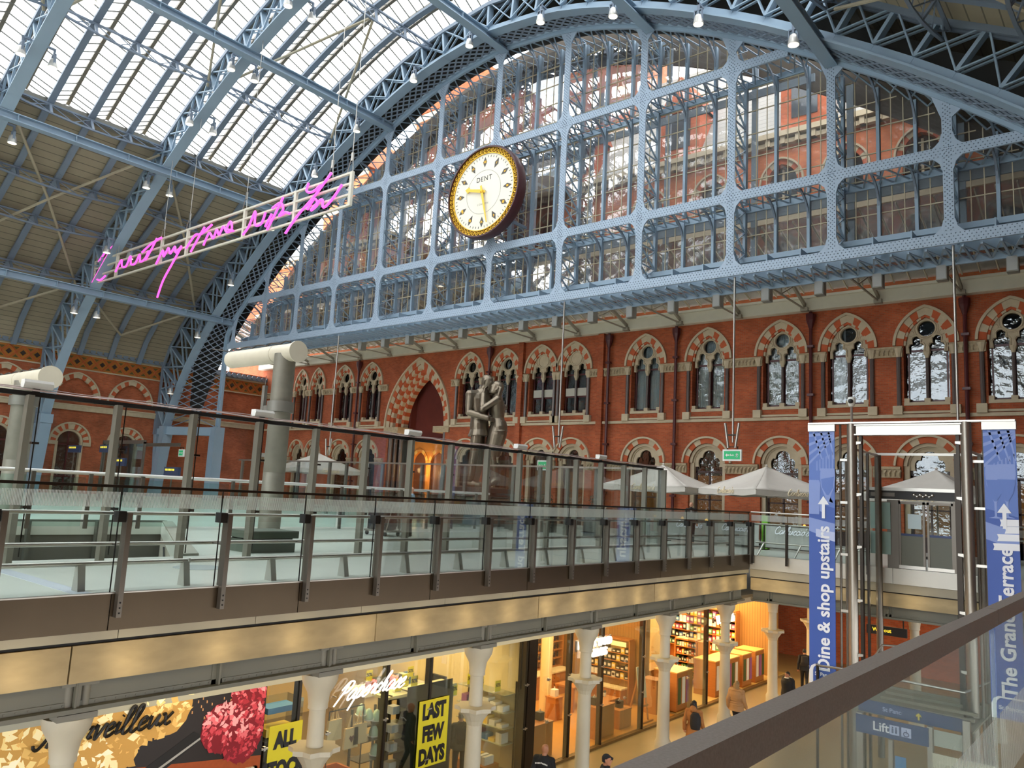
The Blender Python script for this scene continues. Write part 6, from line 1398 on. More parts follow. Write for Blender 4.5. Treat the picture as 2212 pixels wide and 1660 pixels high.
# ================================================================ PARASOLS
CAN = mat('parasol canvas', S(204, 198, 188), .85, var=.06, vscale=3); GOLDT = mat('gold print', S(238, 222, 190), .6)
def parasol(C, rot, d, label, zt=3.5, ze=2.42, scr_sides=(0, 3)):
    e = thing('parasol', label, 'parasol', (C[0], C[1], 0), 'cream restaurant parasols')
    co = [(C[0]+d*math.sin(rot+k*PI/2), C[1]-d*math.cos(rot+k*PI/2)) for k in range(4)]
    mb = MB(); n = 8
    for k in range(4):
        a, b = Vector((*co[k], ze)), Vector((*co[(k+1) % 4], ze)); T = Vector((*C, zt))
        rows = []
        for i in range(n+1):
            t = i/n; row = []
            for j in range(n+1):
                s = j/n; p = T.lerp(a.lerp(b, s), t); p.z -= .16*math.sin(PI*t)*(.3+.7*math.sin(PI*s)) + (.06*math.sin(PI*s) if i == n else .06*t*math.sin(PI*s)); row.append(p)
            rows.append(row)
        vs = [q for r in rows for q in r]; mb.add(vs, [(i*(n+1)+j, i*(n+1)+j+1, (i+1)*(n+1)+j+1, (i+1)*(n+1)+j) for i in range(n) for j in range(n)])
    cv = mb.build('canopy', CAN, e, True)
    md = cv.modifiers.new('thick', 'SOLIDIFY'); md.thickness = .012
    for k in range(4):
        a, b = Vector((*co[k], ze)), Vector((*co[(k+1) % 4], ze)); dr = (b-a).normalized(); L = (b-a).length; nrm = Vector((dr.y, -dr.x, 0))
        m2 = MB(); N = 16
        pt = lambda s, z: a.lerp(b, s)+Vector((0, 0, z-.06*math.sin(PI*s)))+nrm*(.012*math.sin(s*24))
        vs = [pt(i/N, 0) for i in range(N+1)]+[pt(i/N, -.24-.02*math.sin(i*1.1)) for i in range(N+1)]; vs += [v-nrm*.012 for v in vs]
        M_ = N+1; m2.add(vs, [(i, i+1, M_+i+1, M_+i) for i in range(N)]+[(2*M_+i+1, 2*M_+i, 3*M_+i, 3*M_+i+1) for i in range(N)]); vl = m2.build('valance', CAN, e, True)
        if k in scr_sides:
            mid = a.lerp(b, .5); fn = lambda u, v, w_: mid+dr*u+nrm*(.03+w_)+Vector((0, 0, v-.2))
            script(MB(), "Carluccio's", fn, .135, .02).build('script_lettering', GOLDT, vl)
    MB().tube([(*C, 0), (*C, zt+.06)], .035, 10).build('pole', mat('parasol pole', S(120, 112, 98), .5), e); MB().box(C[0]-.4, C[0]+.4, C[1]-.4, C[1]+.4, 0, .1).build('base', DMET, e)
    m2 = MB()
    for c in co: m2.bar((*C, zt-.12), (c[0], c[1], ze-.03), .03, .03)
    m2.build('rib', mat('parasol rib', S(96, 76, 56), .6), e); MB().ball((*C, zt+.05), .06, 8).build('finial', CAN, e)
    return e
parasol((-18.97, 34.5), math.radians(48), 3.05, 'left cream parasol, partly behind the end of the tall glass')
parasol((-13.75, 34.5), math.radians(14), 3.05, 'middle cream parasol with clear gold script on its valance')
parasol((-6.9, 34.6), math.radians(38), 3.05, 'right cream parasol seen through the lift frame')
parasol((-0.2, 33.6), math.radians(30), 3.0, 'cream parasol at the right edge beyond the right banner')
parasol((-47.0, 34.5), math.radians(30), 3.6, 'distant cream parasol on the left behind the pipe column', 3.9, 2.7)
# ================================================================ WINDBREAKS
WBK = mat('grey windbreak cloth', S(168, 170, 164), .8, var=.08, vscale=5)
for i, (x0, x1, y, la) in enumerate([(-19.6, -17.2, 31.6, 'grey canvas windbreak furthest left, behind the end of the tall glass'), (-17.0, -14.8, 31.3, 'grey canvas windbreak behind the walking man'), (-14.7, -12.6, 31.0, 'grey canvas windbreak just right of the walking man, with white script'), (-12.4, -10.2, 30.9, 'grey canvas windbreak beside the left banner, with large white script'), (-3.0, -0.8, 30.9, 'grey canvas windbreak beyond the right banner')]):
    e = thing('windbreak', la, 'windbreak', ((x0+x1)/2, y, 0), 'restaurant windbreaks')
    m2 = MB(); N = 24; vs = [(x0+.06+(x1-x0-.12)*k/N, y+.015*math.sin(k*1.7), .12) for k in range(N+1)]+[(x0+.06+(x1-x0-.12)*k/N, y+.015*math.sin(k*1.7), .96) for k in range(N+1)]; vs += [(a, b+.01, c) for a, b, c in vs]; M_ = N+1
    cl = m2.add(vs, [(k, k+1, M_+k+1, M_+k) for k in range(N)]+[(2*M_+k+1, 2*M_+k, 3*M_+k, 3*M_+k+1) for k in range(N)]).build('canvas', WBK, e, True)
    for x in (x0, x1): MB().tube([(x, y, 0), (x, y, 1.0)], .028, 8).build('post', DMET, e)
    MB().tube([(x0, y, .98), (x1, y, .98)], .02, 8).tube([(x0, y, .1), (x1, y, .1)], .02, 8).box(x0-.15, x0+.15, y-.2, y+.2, 0, .03).build('rail', DMET, e)
    if i in (1, 2, 3, 4): script(MB(), "Carluccio's", FY((x0+x1)/2, y-.03, .66), .135 if i != 3 else .15, .02).build('script_lettering', BW, cl)
# planters, small table lamps on the terrace
LEAF = mat('dark leaf', S(52, 66, 44), .7, var=.4, vscale=6)
def bush(x, y, z, r, label, pot=True):
    e = thing('planter', label, 'planter', (x, y, 0), 'planters along the terrace')
    MB().box(x-.45, x+.45, y-.3, y+.3, 0, z).build('trough', mat('planter dark', S(54, 52, 50), .6), e)
    m2 = MB(); rr = random.Random(int(x*77))
    for k in range(150):
        a = rr.uniform(0, 2*PI); h = rr.uniform(0, 1); q = r*(1-.5*h)*math.sqrt(rr.random()); c = Vector((x+q*1.3*math.cos(a), y+q*math.sin(a), z+h*r*1.5)); d = Vector((rr.uniform(-1, 1), rr.uniform(-1, 1), rr.uniform(-.3, 1))).normalized()*.09; s = d.cross(Vector((rr.random(), rr.random(), 1))).normalized()*.03
        m2.add([c-d, c+s, c+d, c-s], [(0, 1, 2, 3)])
    o = m2.build('foliage', LEAF, e); return e
for i, (x, y, la) in enumerate([(-24.2, 29.6, 'leafy planter right of the statue feet, second from the left'), (-22.4, 29.6, 'leafy planter behind the tall glass, third from the left'), (-19.6, 29.6, 'leafy planter behind the tall glass, fourth from the left'), (-26.2, 29.6, 'leafy planter at the foot of the statue'), (-13.9, 32.0, 'low leafy planter behind the windbreaks under the middle parasol')]): bush(x, y, 1.2 if i < 4 else .95, .4 if i < 4 else .25, la)
gb = MB().box(-12.75, -12.5, 31.5, 31.75, 0, 1.35).build('green_pot', mat('lime green', S(120, 190, 50), .6), None, loc=(-12.6, 31.6, 0)); tag(gb, 'lime green pot standing behind the windbreaks by the corner post', 'pot')
for i, (x, y) in enumerate([(-17.3, 33.4), (-15.9, 33.0), (-11.6, 33.2), (-10.9, 32.6), (-18.3, 32.6)]):
    e = thing('cafe_table', 'small dark terrace table with a glowing lamp, number %d from the left under the parasols' % ([4, 1, 2, 3, 0].index(i)+1 if False else [2, 3, 4, 5, 1][i]), 'table', (x, y, 0), 'terrace tables')
    MB().lathe([(.34, .72), (.34, .75)], (x, y, 0), 16).build('tabletop', DARK, e); MB().tube([(x, y, 0), (x, y, .72)], .03, 8).lathe([(.2, 0), (.2, .02)], (x, y, 0), 12).build('pedestal', DMET, e)
    t = thing('table_lamp', 'tiny glowing amber lamp on the terrace table number %d from the left' % [2, 3, 4, 5, 1][i], 'lamp', (x, y, .75), 'terrace table lamps'); MB().lathe([(.05, .75), (.05, .77), (.012, .78), (.012, .98)], (x, y, 0), 10).build('stem', DMET, t); MB().lathe([(.085, .96), (.03, 1.06)], (x, y, 0), 10).build('lamp_shade', mat('amber shade', S(250, 200, 90), .5, emit=S(255, 196, 80), es=1.2), t)
# ================================================================ PEOPLE UPSTAIRS
SKIN = mat('skin', S(214, 160, 130), .5); SKIN2 = mat('skin tan', S(176, 120, 90), .5); BLK = mat('black cloth', S(20, 21, 26), .8); HAIRD = mat('dark hair', S(30, 24, 20), .6); SHOE = mat('black shoe', S(18, 17, 17), .4); WSH = mat('white shirt', S(232, 232, 230), .7)
e, J, P = human('person', 'man in a black suit and white shirt walking past the grey windbreaks', (-15.15, 30.0, 0), math.radians(205), dict(knL=(-.09, .16, .52), anL=(-.09, .24, .10), toL=(-.10, .42, .06), knR=(.09, .02, .49), anR=(.09, -.22, .13), toR=(.10, -.06, .03), elL=(-.24, -.12, 1.14), wrL=(-.25, -.02, .9), hdL=(-.25, .0, .82), elR=(.24, .02, 1.12), wrR=(.24, .16, .92), hdR=(.24, .2, .85), look=(.25, .95, .0)), dict(skin=SKIN, trousers=BLK, jacket=BLK, lapel=True, shirt=WSH, shoes=SHOE))
m2 = MB(); h = Vector(J['head']); m2.tube([h+Vector((-.05, .05, -.075)), h+Vector((.01, .085, -.1)), h+Vector((.06, .06, -.07))], .022, 8); o = m2.build('beard', HAIRD, None, True); o.parent = e
e, J, P = human('person', 'bald person pushing a black luggage trolley on the platform behind the glass', (-20.2, 18.9, 0), math.radians(120), dict(elL=(-.22, .1, 1.16), wrL=(-.18, .34, 1.06), hdL=(-.17, .42, 1.05), elR=(.22, .1, 1.16), wrR=(.18, .34, 1.06), hdR=(.17, .42, 1.05)), dict(skin=SKIN, trousers=BLK, jacket=mat('pale blue shirt', S(150, 178, 196), .8), hem=-.1, puff=.012, shoes=SHOE))
tr_ = thing('luggage_trolley', 'black luggage trolley with a big dark case behind the front glass', 'trolley', (-20.9, 18.5, 0))
MB().box(-21.6, -20.75, 18.2, 18.8, .22, .95).build('case', mat('black case', S(34, 36, 36), .5), tr_); MB().box(-21.7, -20.55, 18.15, 18.85, .14, .2).tube([(-20.6, 18.2, .2), (-20.45, 18.3, 1.05), (-20.45, 18.75, 1.05), (-20.6, 18.8, .2)], .02, 6).build('frame', STEEL, tr_)
for (x, y) in ((-21.6, 18.2), (-21.6, 18.8), (-20.65, 18.2), (-20.65, 18.8)): MB().tube([(x, y-.02, .08), (x, y+.02, .08)], .08, 12).build('wheel', DARK, tr_)
MB().ball((-20.75, 18.5, .45), .28, 10, 0, (1, .9, 1)).build('bag', mat('dark bag', S(28, 28, 30), .7), tr_, True)
# ================================================================ LOWER CONCOURSE
XG = -13.2
# lamps washing the stone beam and the shops
def area(name, loc, rot, sx_, sy_, en, col):
    d = bpy.data.lights.new(name, 'AREA'); d.shape = 'RECTANGLE'; d.size = sx_; d.size_y = sy_; d.energy = en; d.color = col
    o = bpy.data.objects.new(name, d); COL.objects.link(o); o.location = loc; o.rotation_euler = rot; return o
def spot(name, loc, tgt, en, col, ang=1.2, r=.05):
    d = bpy.data.lights.new(name, 'SPOT'); d.energy = en; d.color = col; d.spot_size = ang; d.spot_blend = .6; d.shadow_soft_size = r
    o = bpy.data.objects.new(name, d); COL.objects.link(o); o.location = loc; o.rotation_euler = (Vector(tgt)-Vector(loc)).to_track_quat('-Z', 'Y').to_euler(); return o
WARM = (1.0, .72, .36)
bl = bpy.data.lights.new('beam wash', 'POINT'); bl.energy = 4.2; bl.color = (1, .82, .52); bl.shadow_soft_size = .06
for k in range(20):
    y = 1.2+1.39*k
    o = bpy.data.objects.new('beam_wash_light', bl); COL.objects.link(o); o.location = (-10.93, y, -.95)
for k in range(4):
    o = bpy.data.objects.new('beam_wash_light', bl); COL.objects.link(o); o.location = (-10.2+1.39*k, 26.3, -1.0)
wb = thing('trim_8', 'brick back wall of the lower concourse beyond the lift', 'wall', (-5, 41, ZL), kind='structure')
MB().box(-30, 16, 40.6, 41, ZL, -1.5).build('brickwork', BRICK, wb)
tag(MB().box(-30.2, -30, -12, 41, ZL, -1.5).build('wall_shops', WARMW), 'warm back wall of the shops', 'wall', kind='structure')
# ---- cast iron columns under the slab edge
CYS = [4.85+4.2*k for k in range(-1, 8)]
def cast_col(x, y, label):
    e = thing('cast_iron_column', label, 'column', (x, y, ZL), 'cream cast iron columns')
    MB().lathe([(.24, ZL), (.24, ZL+.3), (.19, ZL+.4), (.175, ZL+1.5), (.165, -3.15)], (x, y, 0), 24).build('lower_shaft', CAST, e, True)
    pr = [(.45*math.cos(PI/8*0+k*PI/8)*(1.0 if k % 2 == 0 else .82), .45*math.sin(k*PI/8)*(1.0 if k % 2 == 0 else .82)) for k in range(16)]
    m2 = MB().prism([(x+a, y+b) for a, b in pr], lambda u, v, w_: (u, v, w_), -2.98, -2.9)
    m2.lathe([(.165, -3.3), (.2, -3.2), (.3, -3.05), (.36, -2.98)], (x, y, 0), 16); m2.build('collar', CAST, e)
    MB().lathe([(.15, -2.9), (.145, -2.25)], (x, y, 0), 24).build('upper_shaft', CAST, e, True)
    MB().lathe([(.15, -2.27), (.175, -2.26), (.175, -2.22), (.17, -2.2), (.2, -2.0), (.3, -1.82), (.32, -1.72), (.32, -1.66), (.25, -1.66)], (x, y, 0), 20).build('capital', CAST, e, True)
    for dy in (-.11, .11): MB().lathe([(.06, -1.6), (.06, -1.2)], (x+.18, y+dy, 0), 10).build('bearing_pin', GREY, e, True)
    MB().box(x+.05, x+.3, y-.26, y+.26, -1.66, -1.58).box(x+.08, x+.28, y-.24, y+.24, -1.22, -1.16).box(x+.12, x+.15, y-.03, y+.03, -1.6, -1.2).box(x+.1, x+.26, y-.02, y+.02, -1.58, -1.2).build('bearing_plate', GREY, e)
    return e
for i, y in enumerate(CYS[1:]): cast_col(-11.7, y, 'cream cast iron column, %s' % ['at lower left before the pastry poster', 'before the white script shop sign', 'between the sale window and the lit white shop wall', 'hiding part of the white remedies sign', 'before the wooden kiosks of the newsagent', 'at the inner corner of the void', 'slim one beyond the corner, beside the walking man', 'last one before the far brick wall'][i])
cast_col(-6.9, 30.6, 'cream cast iron column behind the left lift post'); cast_col(-4.6, 31.5, 'cream cast iron column behind the right lift post')
# ---- shop fronts: glazing
sf = thing('window_100', 'frameless glass shopfronts with slim dark fins along the lower concourse', 'shopfront', (XG, 16, ZL), kind='structure')
fins = [8.3, 9.75, 12.03, 13.35, 16.95, 18.96, 20.61, 23.03, 27.66]
allp = [9.05, 10.5, 12.03, 13.35, 15.1, 16.95, 17.9, 18.96, 19.8, 20.61, 21.9, 23.03, 24.5, 26.1, 27.66]
for a, b in zip(allp, allp[1:]):
    if (a, b) == (24.5, 26.1): continue
    MB().box(XG-.006, XG+.006, a+.008, b-.008, ZL+.06, -2.15).build('glass_pane', GLASS, sf)
mb = MB()
for y in fins[1:]: mb.box(XG-.16, XG+.02, y-.03, y+.03, ZL, -2.12)
mb.build('fin', DMET, sf)
mb = MB()
for y in allp:
    for z in (-3.3, -4.4): mb.bar((XG+.02, y-.07, z), (XG+.02, y+.07, z), .03, .03); mb.box(XG-.03, XG+.03, y-.02, y+.02, z-.04, z+.04)
mb.build('spider_clamp', STEEL, sf)
MB().box(XG-.08, XG+.05, 9.0, 34, ZL, ZL+.07).build('base_track', mat('base track', S(120, 96, 56), .4, .5), sf)
MB().box(XG-.15, XG+.03, 3, 34, -2.16, -1.56).build('header', mat('header pale', S(186, 186, 168), .6), sf)
# partitions and shop rooms
def room(nm, label, y0, y1, floor_m, wall_m, depth=-21.5, ceil=-1.95):
    e = thing(nm, label, 'shop interior', (XG, (y0+y1)/2, ZL), kind='structure')
    MB().box(depth, XG-.2, y0, y1, ZL, ZL+.02).build('shop_floor', floor_m, e); MB().box(depth-.1, depth, y0, y1, ZL, -1.75).build('back_wall', wall_m, e)
    MB().box(depth, XG-.2, y0, y1, ceil, ceil+.05).build('shop_ceiling', mat('shop ceiling', S(214, 200, 164), .8), e); return e
OAKF = mat('oak floor', S(196, 138, 62), .35, var=.15, vscale=2)
r1 = room('floor_shop_1', 'stationery shop interior behind the sale posters', 9.0, 17.1, mat('grey shop floor', S(150, 128, 92), .4), WARMW)
r2 = room('floor_shop_2', 'warm oak floored remedies shop interior', 17.2, 25.6, OAKF, mat('remedy wall', S(226, 180, 110), .7), -19.5)
r3 = room('floor_shop_3', 'newsagent shop interior with bright shelves', 25.9, 36.0, mat('news floor', S(206, 176, 110), .35), mat('news wall', S(214, 176, 110), .7), -19.5)
MB().box(-21.5, XG-.02, 17.05, 17.3, ZL, -1.75).build('partition', mat('white partition', S(236, 214, 160), .7), r1)
MB().box(XG-.3, XG+.02, 16.95, 17.35, ZL, -1.75).build('partition_end', DMET, r1)
MB().box(-21.5, -14.75, 25.85, 26.15, ZL, -1.75).build('partition', banded('oak slats', 'x', .12, S(170, 124, 62), S(110, 74, 34), .6, .1), r2)
MB().box(-21.5, XG-.3, 8.9, 9.05, ZL, -1.75).build('partition', DARK, r1)
MB().box(-21, -15.6, 36, 36.2, ZL, -1.75).build('partition', mat('green dark wall', S(66, 60, 34), .6), r3); MB().box(-15.6, -13.3, 34.6, 34.8, ZL, -1.75).build('partition', banded('oak slats', 'x', .12, S(170, 124, 62), S(110, 74, 34), .6, .1), r3); MB().lathe([(.22, ZL), (.22, -1.9)], (-15.9, 28.6, 0), 20).build('round_pillar', WARMW, r3, True); MB().lathe([(.2, ZL), (.2, -1.9)], (-16.4, 22.1, 0), 20).build('round_pillar', WARMW, r2, True)
for (y0, y1, xa, en) in ((9.2, 16.8, -16.6, 620), (17.5, 25.3, -16.0, 700), (26.3, 35.6, -16.0, 1000)):
    area('shop_ceiling_light', (xa, (y0+y1)/2, -2.02), (0, 0, 0), 4.5, y1-y0-.5, en, WARM)
area('concourse_light', (-12.4, 18, -1.62), (0, 0, 0), 1.2, 24, 150, WARM); area('concourse_light', (-6, 34, -1.8), (0, 0, 0), 10, 6, 300, WARM)
# ---- pastry poster
po = thing('poster', 'backlit pastry poster with script lettering, white and pink sugar balls', 'poster', (XG, 6.3, -3))
MB().box(XG-.1, XG, 2.5, 9.0, -4.4, -1.6).build('board', mat('poster black', S(28, 18, 14), .5, emit=S(28, 18, 14), es=.1), po)
PX = FX(XG, 0, 0)
def pm(nm, c, es=.25, v=.3, sc_=14): return mat(nm, c, .7, var=v, vscale=sc_, emit=c, es=es, bump=.3)
def blob(mb, cy_, cz, r, n=26, rough=.06, seed=1, w=.004, sq=1.0):
    rr = random.Random(seed); mb.prism([(cy_+r*(1+rr.uniform(-rough, rough))*math.cos(2*PI*k/n), cz+sq*r*(1+rr.uniform(-rough, rough))*math.sin(2*PI*k/n)) for k in range(n)], PX, 0.0, w)
MB().prism([(2.5, -2.6), (8.99, -3.4), (8.99, -4.4), (2.5, -4.4)], PX, .001, .003).build('tray_print', pm('print rust', S(150, 70, 30)), po)
MB().prism([(4.4, -4.4), (7.6, -2.72), (7.8, -2.85), (5.2, -4.4)], PX, .003, .005).build('tray_edge_print', DARK, po); MB().prism([(5.0, -4.2), (7.75, -2.83), (7.77, -2.86), (5.04, -4.24)], PX, .005, .006).build('tray_highlight_print', STEEL, po)
cr_m = pm('print cream', S(248, 214, 130), .45); cr2 = pm('print cream light', S(252, 226, 160), .5)
def flaky(nm, balls, mats, seed, fl):
    rr = random.Random(seed)
    for i, (y, z, r) in enumerate(balls):
        m2 = MB(); w0 = .004+.004*i; rim = [(y+r*(1+rr.uniform(-.05, .05))*math.cos(2*PI*k/30), z+r*(1+rr.uniform(-.05, .05))*math.sin(2*PI*k/30)) for k in range(30)]
        cl_ = lambda q: (min(8.985, max(2.51, q[0])), min(-1.62, max(-4.39, q[1])))
        m2.prism([cl_(q) for q in rim], PX, 0, w0, 0)
        n = int(fl*r*r)
        for k in range(n):
            a_, q = rr.uniform(0, 2*PI), r*math.sqrt(rr.random())*1.02; u, v = y+q*math.cos(a_), z+q*math.sin(a_); t = rr.uniform(0, 2*PI); L = rr.uniform(.03, .075)*(1.4 if fl < 700 else 1); W_ = L*rr.uniform(.35, .8)
            sh = (v-z)/r*.5+.5; mi = min(len(mats)-1, max(0, int(rr.gauss(sh*len(mats), .9))))
            m2.prism([cl_((u+L*math.cos(t+p)*(1 if j % 2 == 0 else W_/L), v+L*math.sin(t+p)*(1 if j % 2 == 0 else W_/L))) for j, p in enumerate((0, PI/2, PI, 1.5*PI))], PX, w0, w0+.001+.0015*rr.random(), mi)
        m2.build(nm, mats, po)
CRM = [mat('print cream %d' % i, c, .7, emit=c, es=.28) for i, c in enumerate([S(196, 150, 76), S(226, 184, 104), S(244, 214, 140), S(252, 234, 178), S(255, 246, 208)])]
PNK = [mat('print pink %d' % i, c, .7, emit=c, es=.22) for i, c in enumerate([S(128, 24, 38), S(176, 44, 58), S(208, 72, 84), S(230, 112, 120), S(244, 170, 172)])]
flaky('white_ball_print', [(4.1, -2.4, .8), (4.7, -3.3, .85), (5.45, -2.25, .62), (6.2, -2.7, .45), (5.75, -3.25, .6), (6.5, -2.3, .5), (7.0, -2.2, .5)], CRM, 5, 330)
flaky('pink_ball_print', [(8.62, -2.28, .36), (8.8, -2.75, .3), (8.15, -2.75, .42), (8.55, -3.05, .38)], PNK, 9, 900)
m2 = MB(); rr = random.Random(3)
for k in range(70): y, z = rr.uniform(7.3, 8.9), rr.uniform(-2.6, -1.75); m2.prism([(y, z), (y+.02, z), (y+.02, z+.04), (y, z+.05)], PX, .001, .003)
m2.build('sparkle_print', pm('print spark', S(190, 140, 90), .4), po)
script(MB(), 'Merveilleux', lambda u, v, w_: (XG+.06, 6.1+u, -2.5+v), .2, .026, m=0).build('script_lettering', BLACK, po)
MB().box(XG, XG+.06, 5.3, 8.9, -3.62, -3.56).box(XG, XG+.06, 8.84, 8.9, -4.4, -3.56).build('lower_frame', WHITE, po)
# ---- sale posters
def poster(nm, label, y0, y1, z0, z1, lines, size, sk=0.0, vis=None):
    e = thing(nm, label, 'poster', (XG+.03, (y0+y1)/2, z0))
    b = MB().add([(XG+.02+w, y, z+sk*(y-y0)) for w in (0, .006) for y, z in ((y0, z0), (y1, z0), (y1, z1), (y0, z1))], [(3,2,1,0), (4,5,6,7), (0,1,5,4), (1,2,6,5), (2,3,7,6), (3,0,4,7)]).build('sheet', YEL, e)
    n = len(lines)
    for i, t in enumerate(lines):
        me = text_mesh(t, size, 0, .002, 'CENTER', .022, 1.0); zc = z1-(i+.55)*(z1-z0)/n
        MB().mesh(me, lambda u, v, w_: (XG+.032+w_, (y0+y1)/2+u*.92, zc+v*1.25+sk*((y1-y0)/2+u))).build('lettering', BLACK, b)
    return e
poster('sale_poster', 'yellow poster with three lines of bold black capitals on the shop window', 13.02, 13.98, -4.56, -3.1, ['LAST', 'FEW', 'DAYS'], .36)
poster('sale_poster', 'yellow poster with two lines of black capitals, partly behind a cast iron column', 9.12, 9.86, -3.98, -2.92, ['ALL', 'STOCK'], .31)
MB().box(XG-.06, XG-.05, 12.7, 14.15, ZL+.1, -2.75).build('poster_backing', mat('dark glass panel', S(40, 44, 34), .2), r1)
# ---- lit shop signs
NEW = mat('white neon', S(255, 245, 240), .4, emit=(1, .93, .9), es=1.3)
ps = thing('shop_sign', 'white lit script shop sign floating on the stationery shop glass', 'shop sign', (XG+.1, 11.4, -2.6))
script(MB(), 'Paperchase', lambda u, v, w_: (XG+.12, 11.45+u, -2.68+v+.03*u), .2, .017, slant=.75, track=.92).build('neon_script', NEW, ps, True)
script(MB(), 'Paperchase', lambda u, v, w_: (XG+.12, 11.462+u, -2.672+v+.03*u), .2, .012, slant=.75, track=.92).build('neon_script', NEW, ps, True)
MB().box(XG+.01, XG+.11, 10.55, 10.57, -2.6, -2.58).box(XG+.01, XG+.11, 12.3, 12.32, -2.6, -2.58).build('standoff', STEEL, ps)
SER = mat('white lit letters', S(255, 252, 240), .4, emit=(1, .97, .88), es=.95)
ns = thing('shop_sign', 'white lit two-line capital sign of the remedies shop, half hidden by a column', 'shop sign', (XG+.1, 20.0, -2.7))
for t, z, y in (("NEAL'S YARD", -2.55, 20.05), ('REMEDIES', -2.84, 20.05)): MB().mesh(text_mesh(t, .3, 0, .03, 'CENTER', .01, .98), FX(XG+.08, y, z)).build('lettering', SER, ns)
MB().box(XG+.01, XG+.06, 19.1, 19.16, -2.7, -2.4).box(XG+.01, XG+.06, 20.9, 20.94, -2.7, -2.4).build('standoff', STEEL, ns)
wh = thing('shop_sign', 'white lit newsagent sign beside the corner column', 'shop sign', (XG+.1, 28.9, -2.6))
MB().mesh(text_mesh('WHSmith', .42, 0, .03, 'CENTER', .014, .92), FX(XG+.08, 29.0, -2.62)).build('lettering', SER, wh)
MB().box(XG, XG+.06, 28.0, 28.06, -2.7, -2.5).box(XG, XG+.06, 29.9, 29.95, -2.7, -2.5).build('standoff', STEEL, wh)
wo = thing('direction_sign', 'dark hanging direction sign with yellow lettering under the far slab', 'sign', (-7.7, 30, -2.3))
MB().box(-8.3, -7.0, 29.95, 30.05, -2.5, -2.2).build('plate', mat('sign dark', S(30, 30, 34), .5), wo); MB().mesh(text_mesh('Way out', .17, 0, .002, 'LEFT', .004), FY(-8.1, 29.94, -2.34)).build('lettering', mat('yellow lit', S(250, 220, 60), .5, emit=S(250, 220, 60), es=.9), wo); MB().box(-8.2, -8.17, 29.98, 30.02, -2.2, -1.75).box(-7.13, -7.1, 29.98, 30.02, -2.2, -1.75).build('hanger', DMET, wo)
# ================================================================ SHOP CONTENTS
def box_thing(nm, label, cat, x0, x1, y0, y1, z0, z1, m, top=None, group=None, parts=()):
    e = thing(nm, label, cat, ((x0+x1)/2, (y0+y1)/2, z0), group); MB().box(x0, x1, y0, y1, z0, z1-.04).build('body', m, e); MB().box(x0-.015, x1+.015, y0-.015, y1+.015, z1-.04, z1).build('top', top or m, e)
    MB().box(x0+.02, x1-.02, y0+.02, y1-.02, z0-.0, z0+.05).build('plinth', DMET, e)
    return e
rr = random.Random(11)
PAL = [S(200, 60, 50), S(240, 200, 80), S(60, 110, 160), S(230, 225, 210), S(50, 60, 60), S(90, 150, 90), S(220, 120, 60), S(150, 90, 140), S(240, 240, 235), S(30, 30, 34)]
PM = [mat('goods %d' % i, c, .5) for i, c in enumerate(PAL)]
def shelf_unit(nm, label, x, y0, y1, z0, zs, depth, frame_m, goods_n, goods_label, gcat, gname, face='x', kinds=None, hgt=.22, group=None, kind_m=None, ztop=None):
    """shelf facing +x (x = front plane, y0..y1 along) or facing -y (x = front plane in y, y0..y1 along x); goods are individual objects"""
    T = (lambda a, d, z: (x-d, a, z)) if face == 'x' else (lambda a, d, z: (a, x+d, z))
    def bx(mb, a0, a1, d0, d1, za, zb):
        p, q = T(a0, d0, za), T(a1, d1, zb); return mb.box(min(p[0], q[0]), max(p[0], q[0]), min(p[1], q[1]), max(p[1], q[1]), za, zb)
    zt = ztop or max(zs)+.4
    e = thing(nm, label, 'shelving', T((y0+y1)/2, 0, z0))
    for z in zs: bx(MB(), y0, y1, 0, depth, z-.025, z).build('shelf', frame_m, e)
    bx(MB(), y0, y1, depth, depth+.03, z0, zt).build('back_panel', kind_m or frame_m, e)
    for a in (y0, y1): bx(MB(), a-.025, a+.025, -.02, depth, z0, zt).build('side_panel', frame_m, e)
    bx(MB(), y0, y1, -.02, depth, zt, zt+.06).build('top_board', frame_m, e)
    base = {}
    for zi, z in enumerate(zs):
        k = goods_n; st = (y1-y0-.08)/k
        for j in range(k):
            aa = y0+.04+st*(j+.5); ci = rr.randrange(len(kinds or PM)); m = (kinds or PM)[ci]; hh = round(hgt*rr.uniform(.7, 1.1), 2 if hgt < .2 else 1); key = (ci, hh)
            lab = '%s, shelf %d up, item %d along' % (goods_label, zi+1, j+1); c = T(aa, depth*.45, z)
            if key not in base:
                o = thing(gname, lab, gcat, c, group); w2 = st*.40
                if gname == 'bottle': MB().lathe([(.035, 0), (.035, hh*.6), (.014, hh*.75), (.014, hh*.85)], c, 8).build('glass_body', m, o); MB().lathe([(.016, hh*.85), (.016, hh)], c, 8).build('cap', DARK, o)
                else: bx(MB(), aa-w2, aa+w2, depth*.15, depth*.8, z, z+hh).build('cover', m, o); bx(MB(), aa-w2*.7, aa+w2*.7, depth*.15-.006, depth*.15, z+hh*.3, z+hh*.75).build('front_label', PM[3] if ci != 3 else PM[9], o)
                base[key] = o
            else: dup(base[key], c, label=lab)
    return e
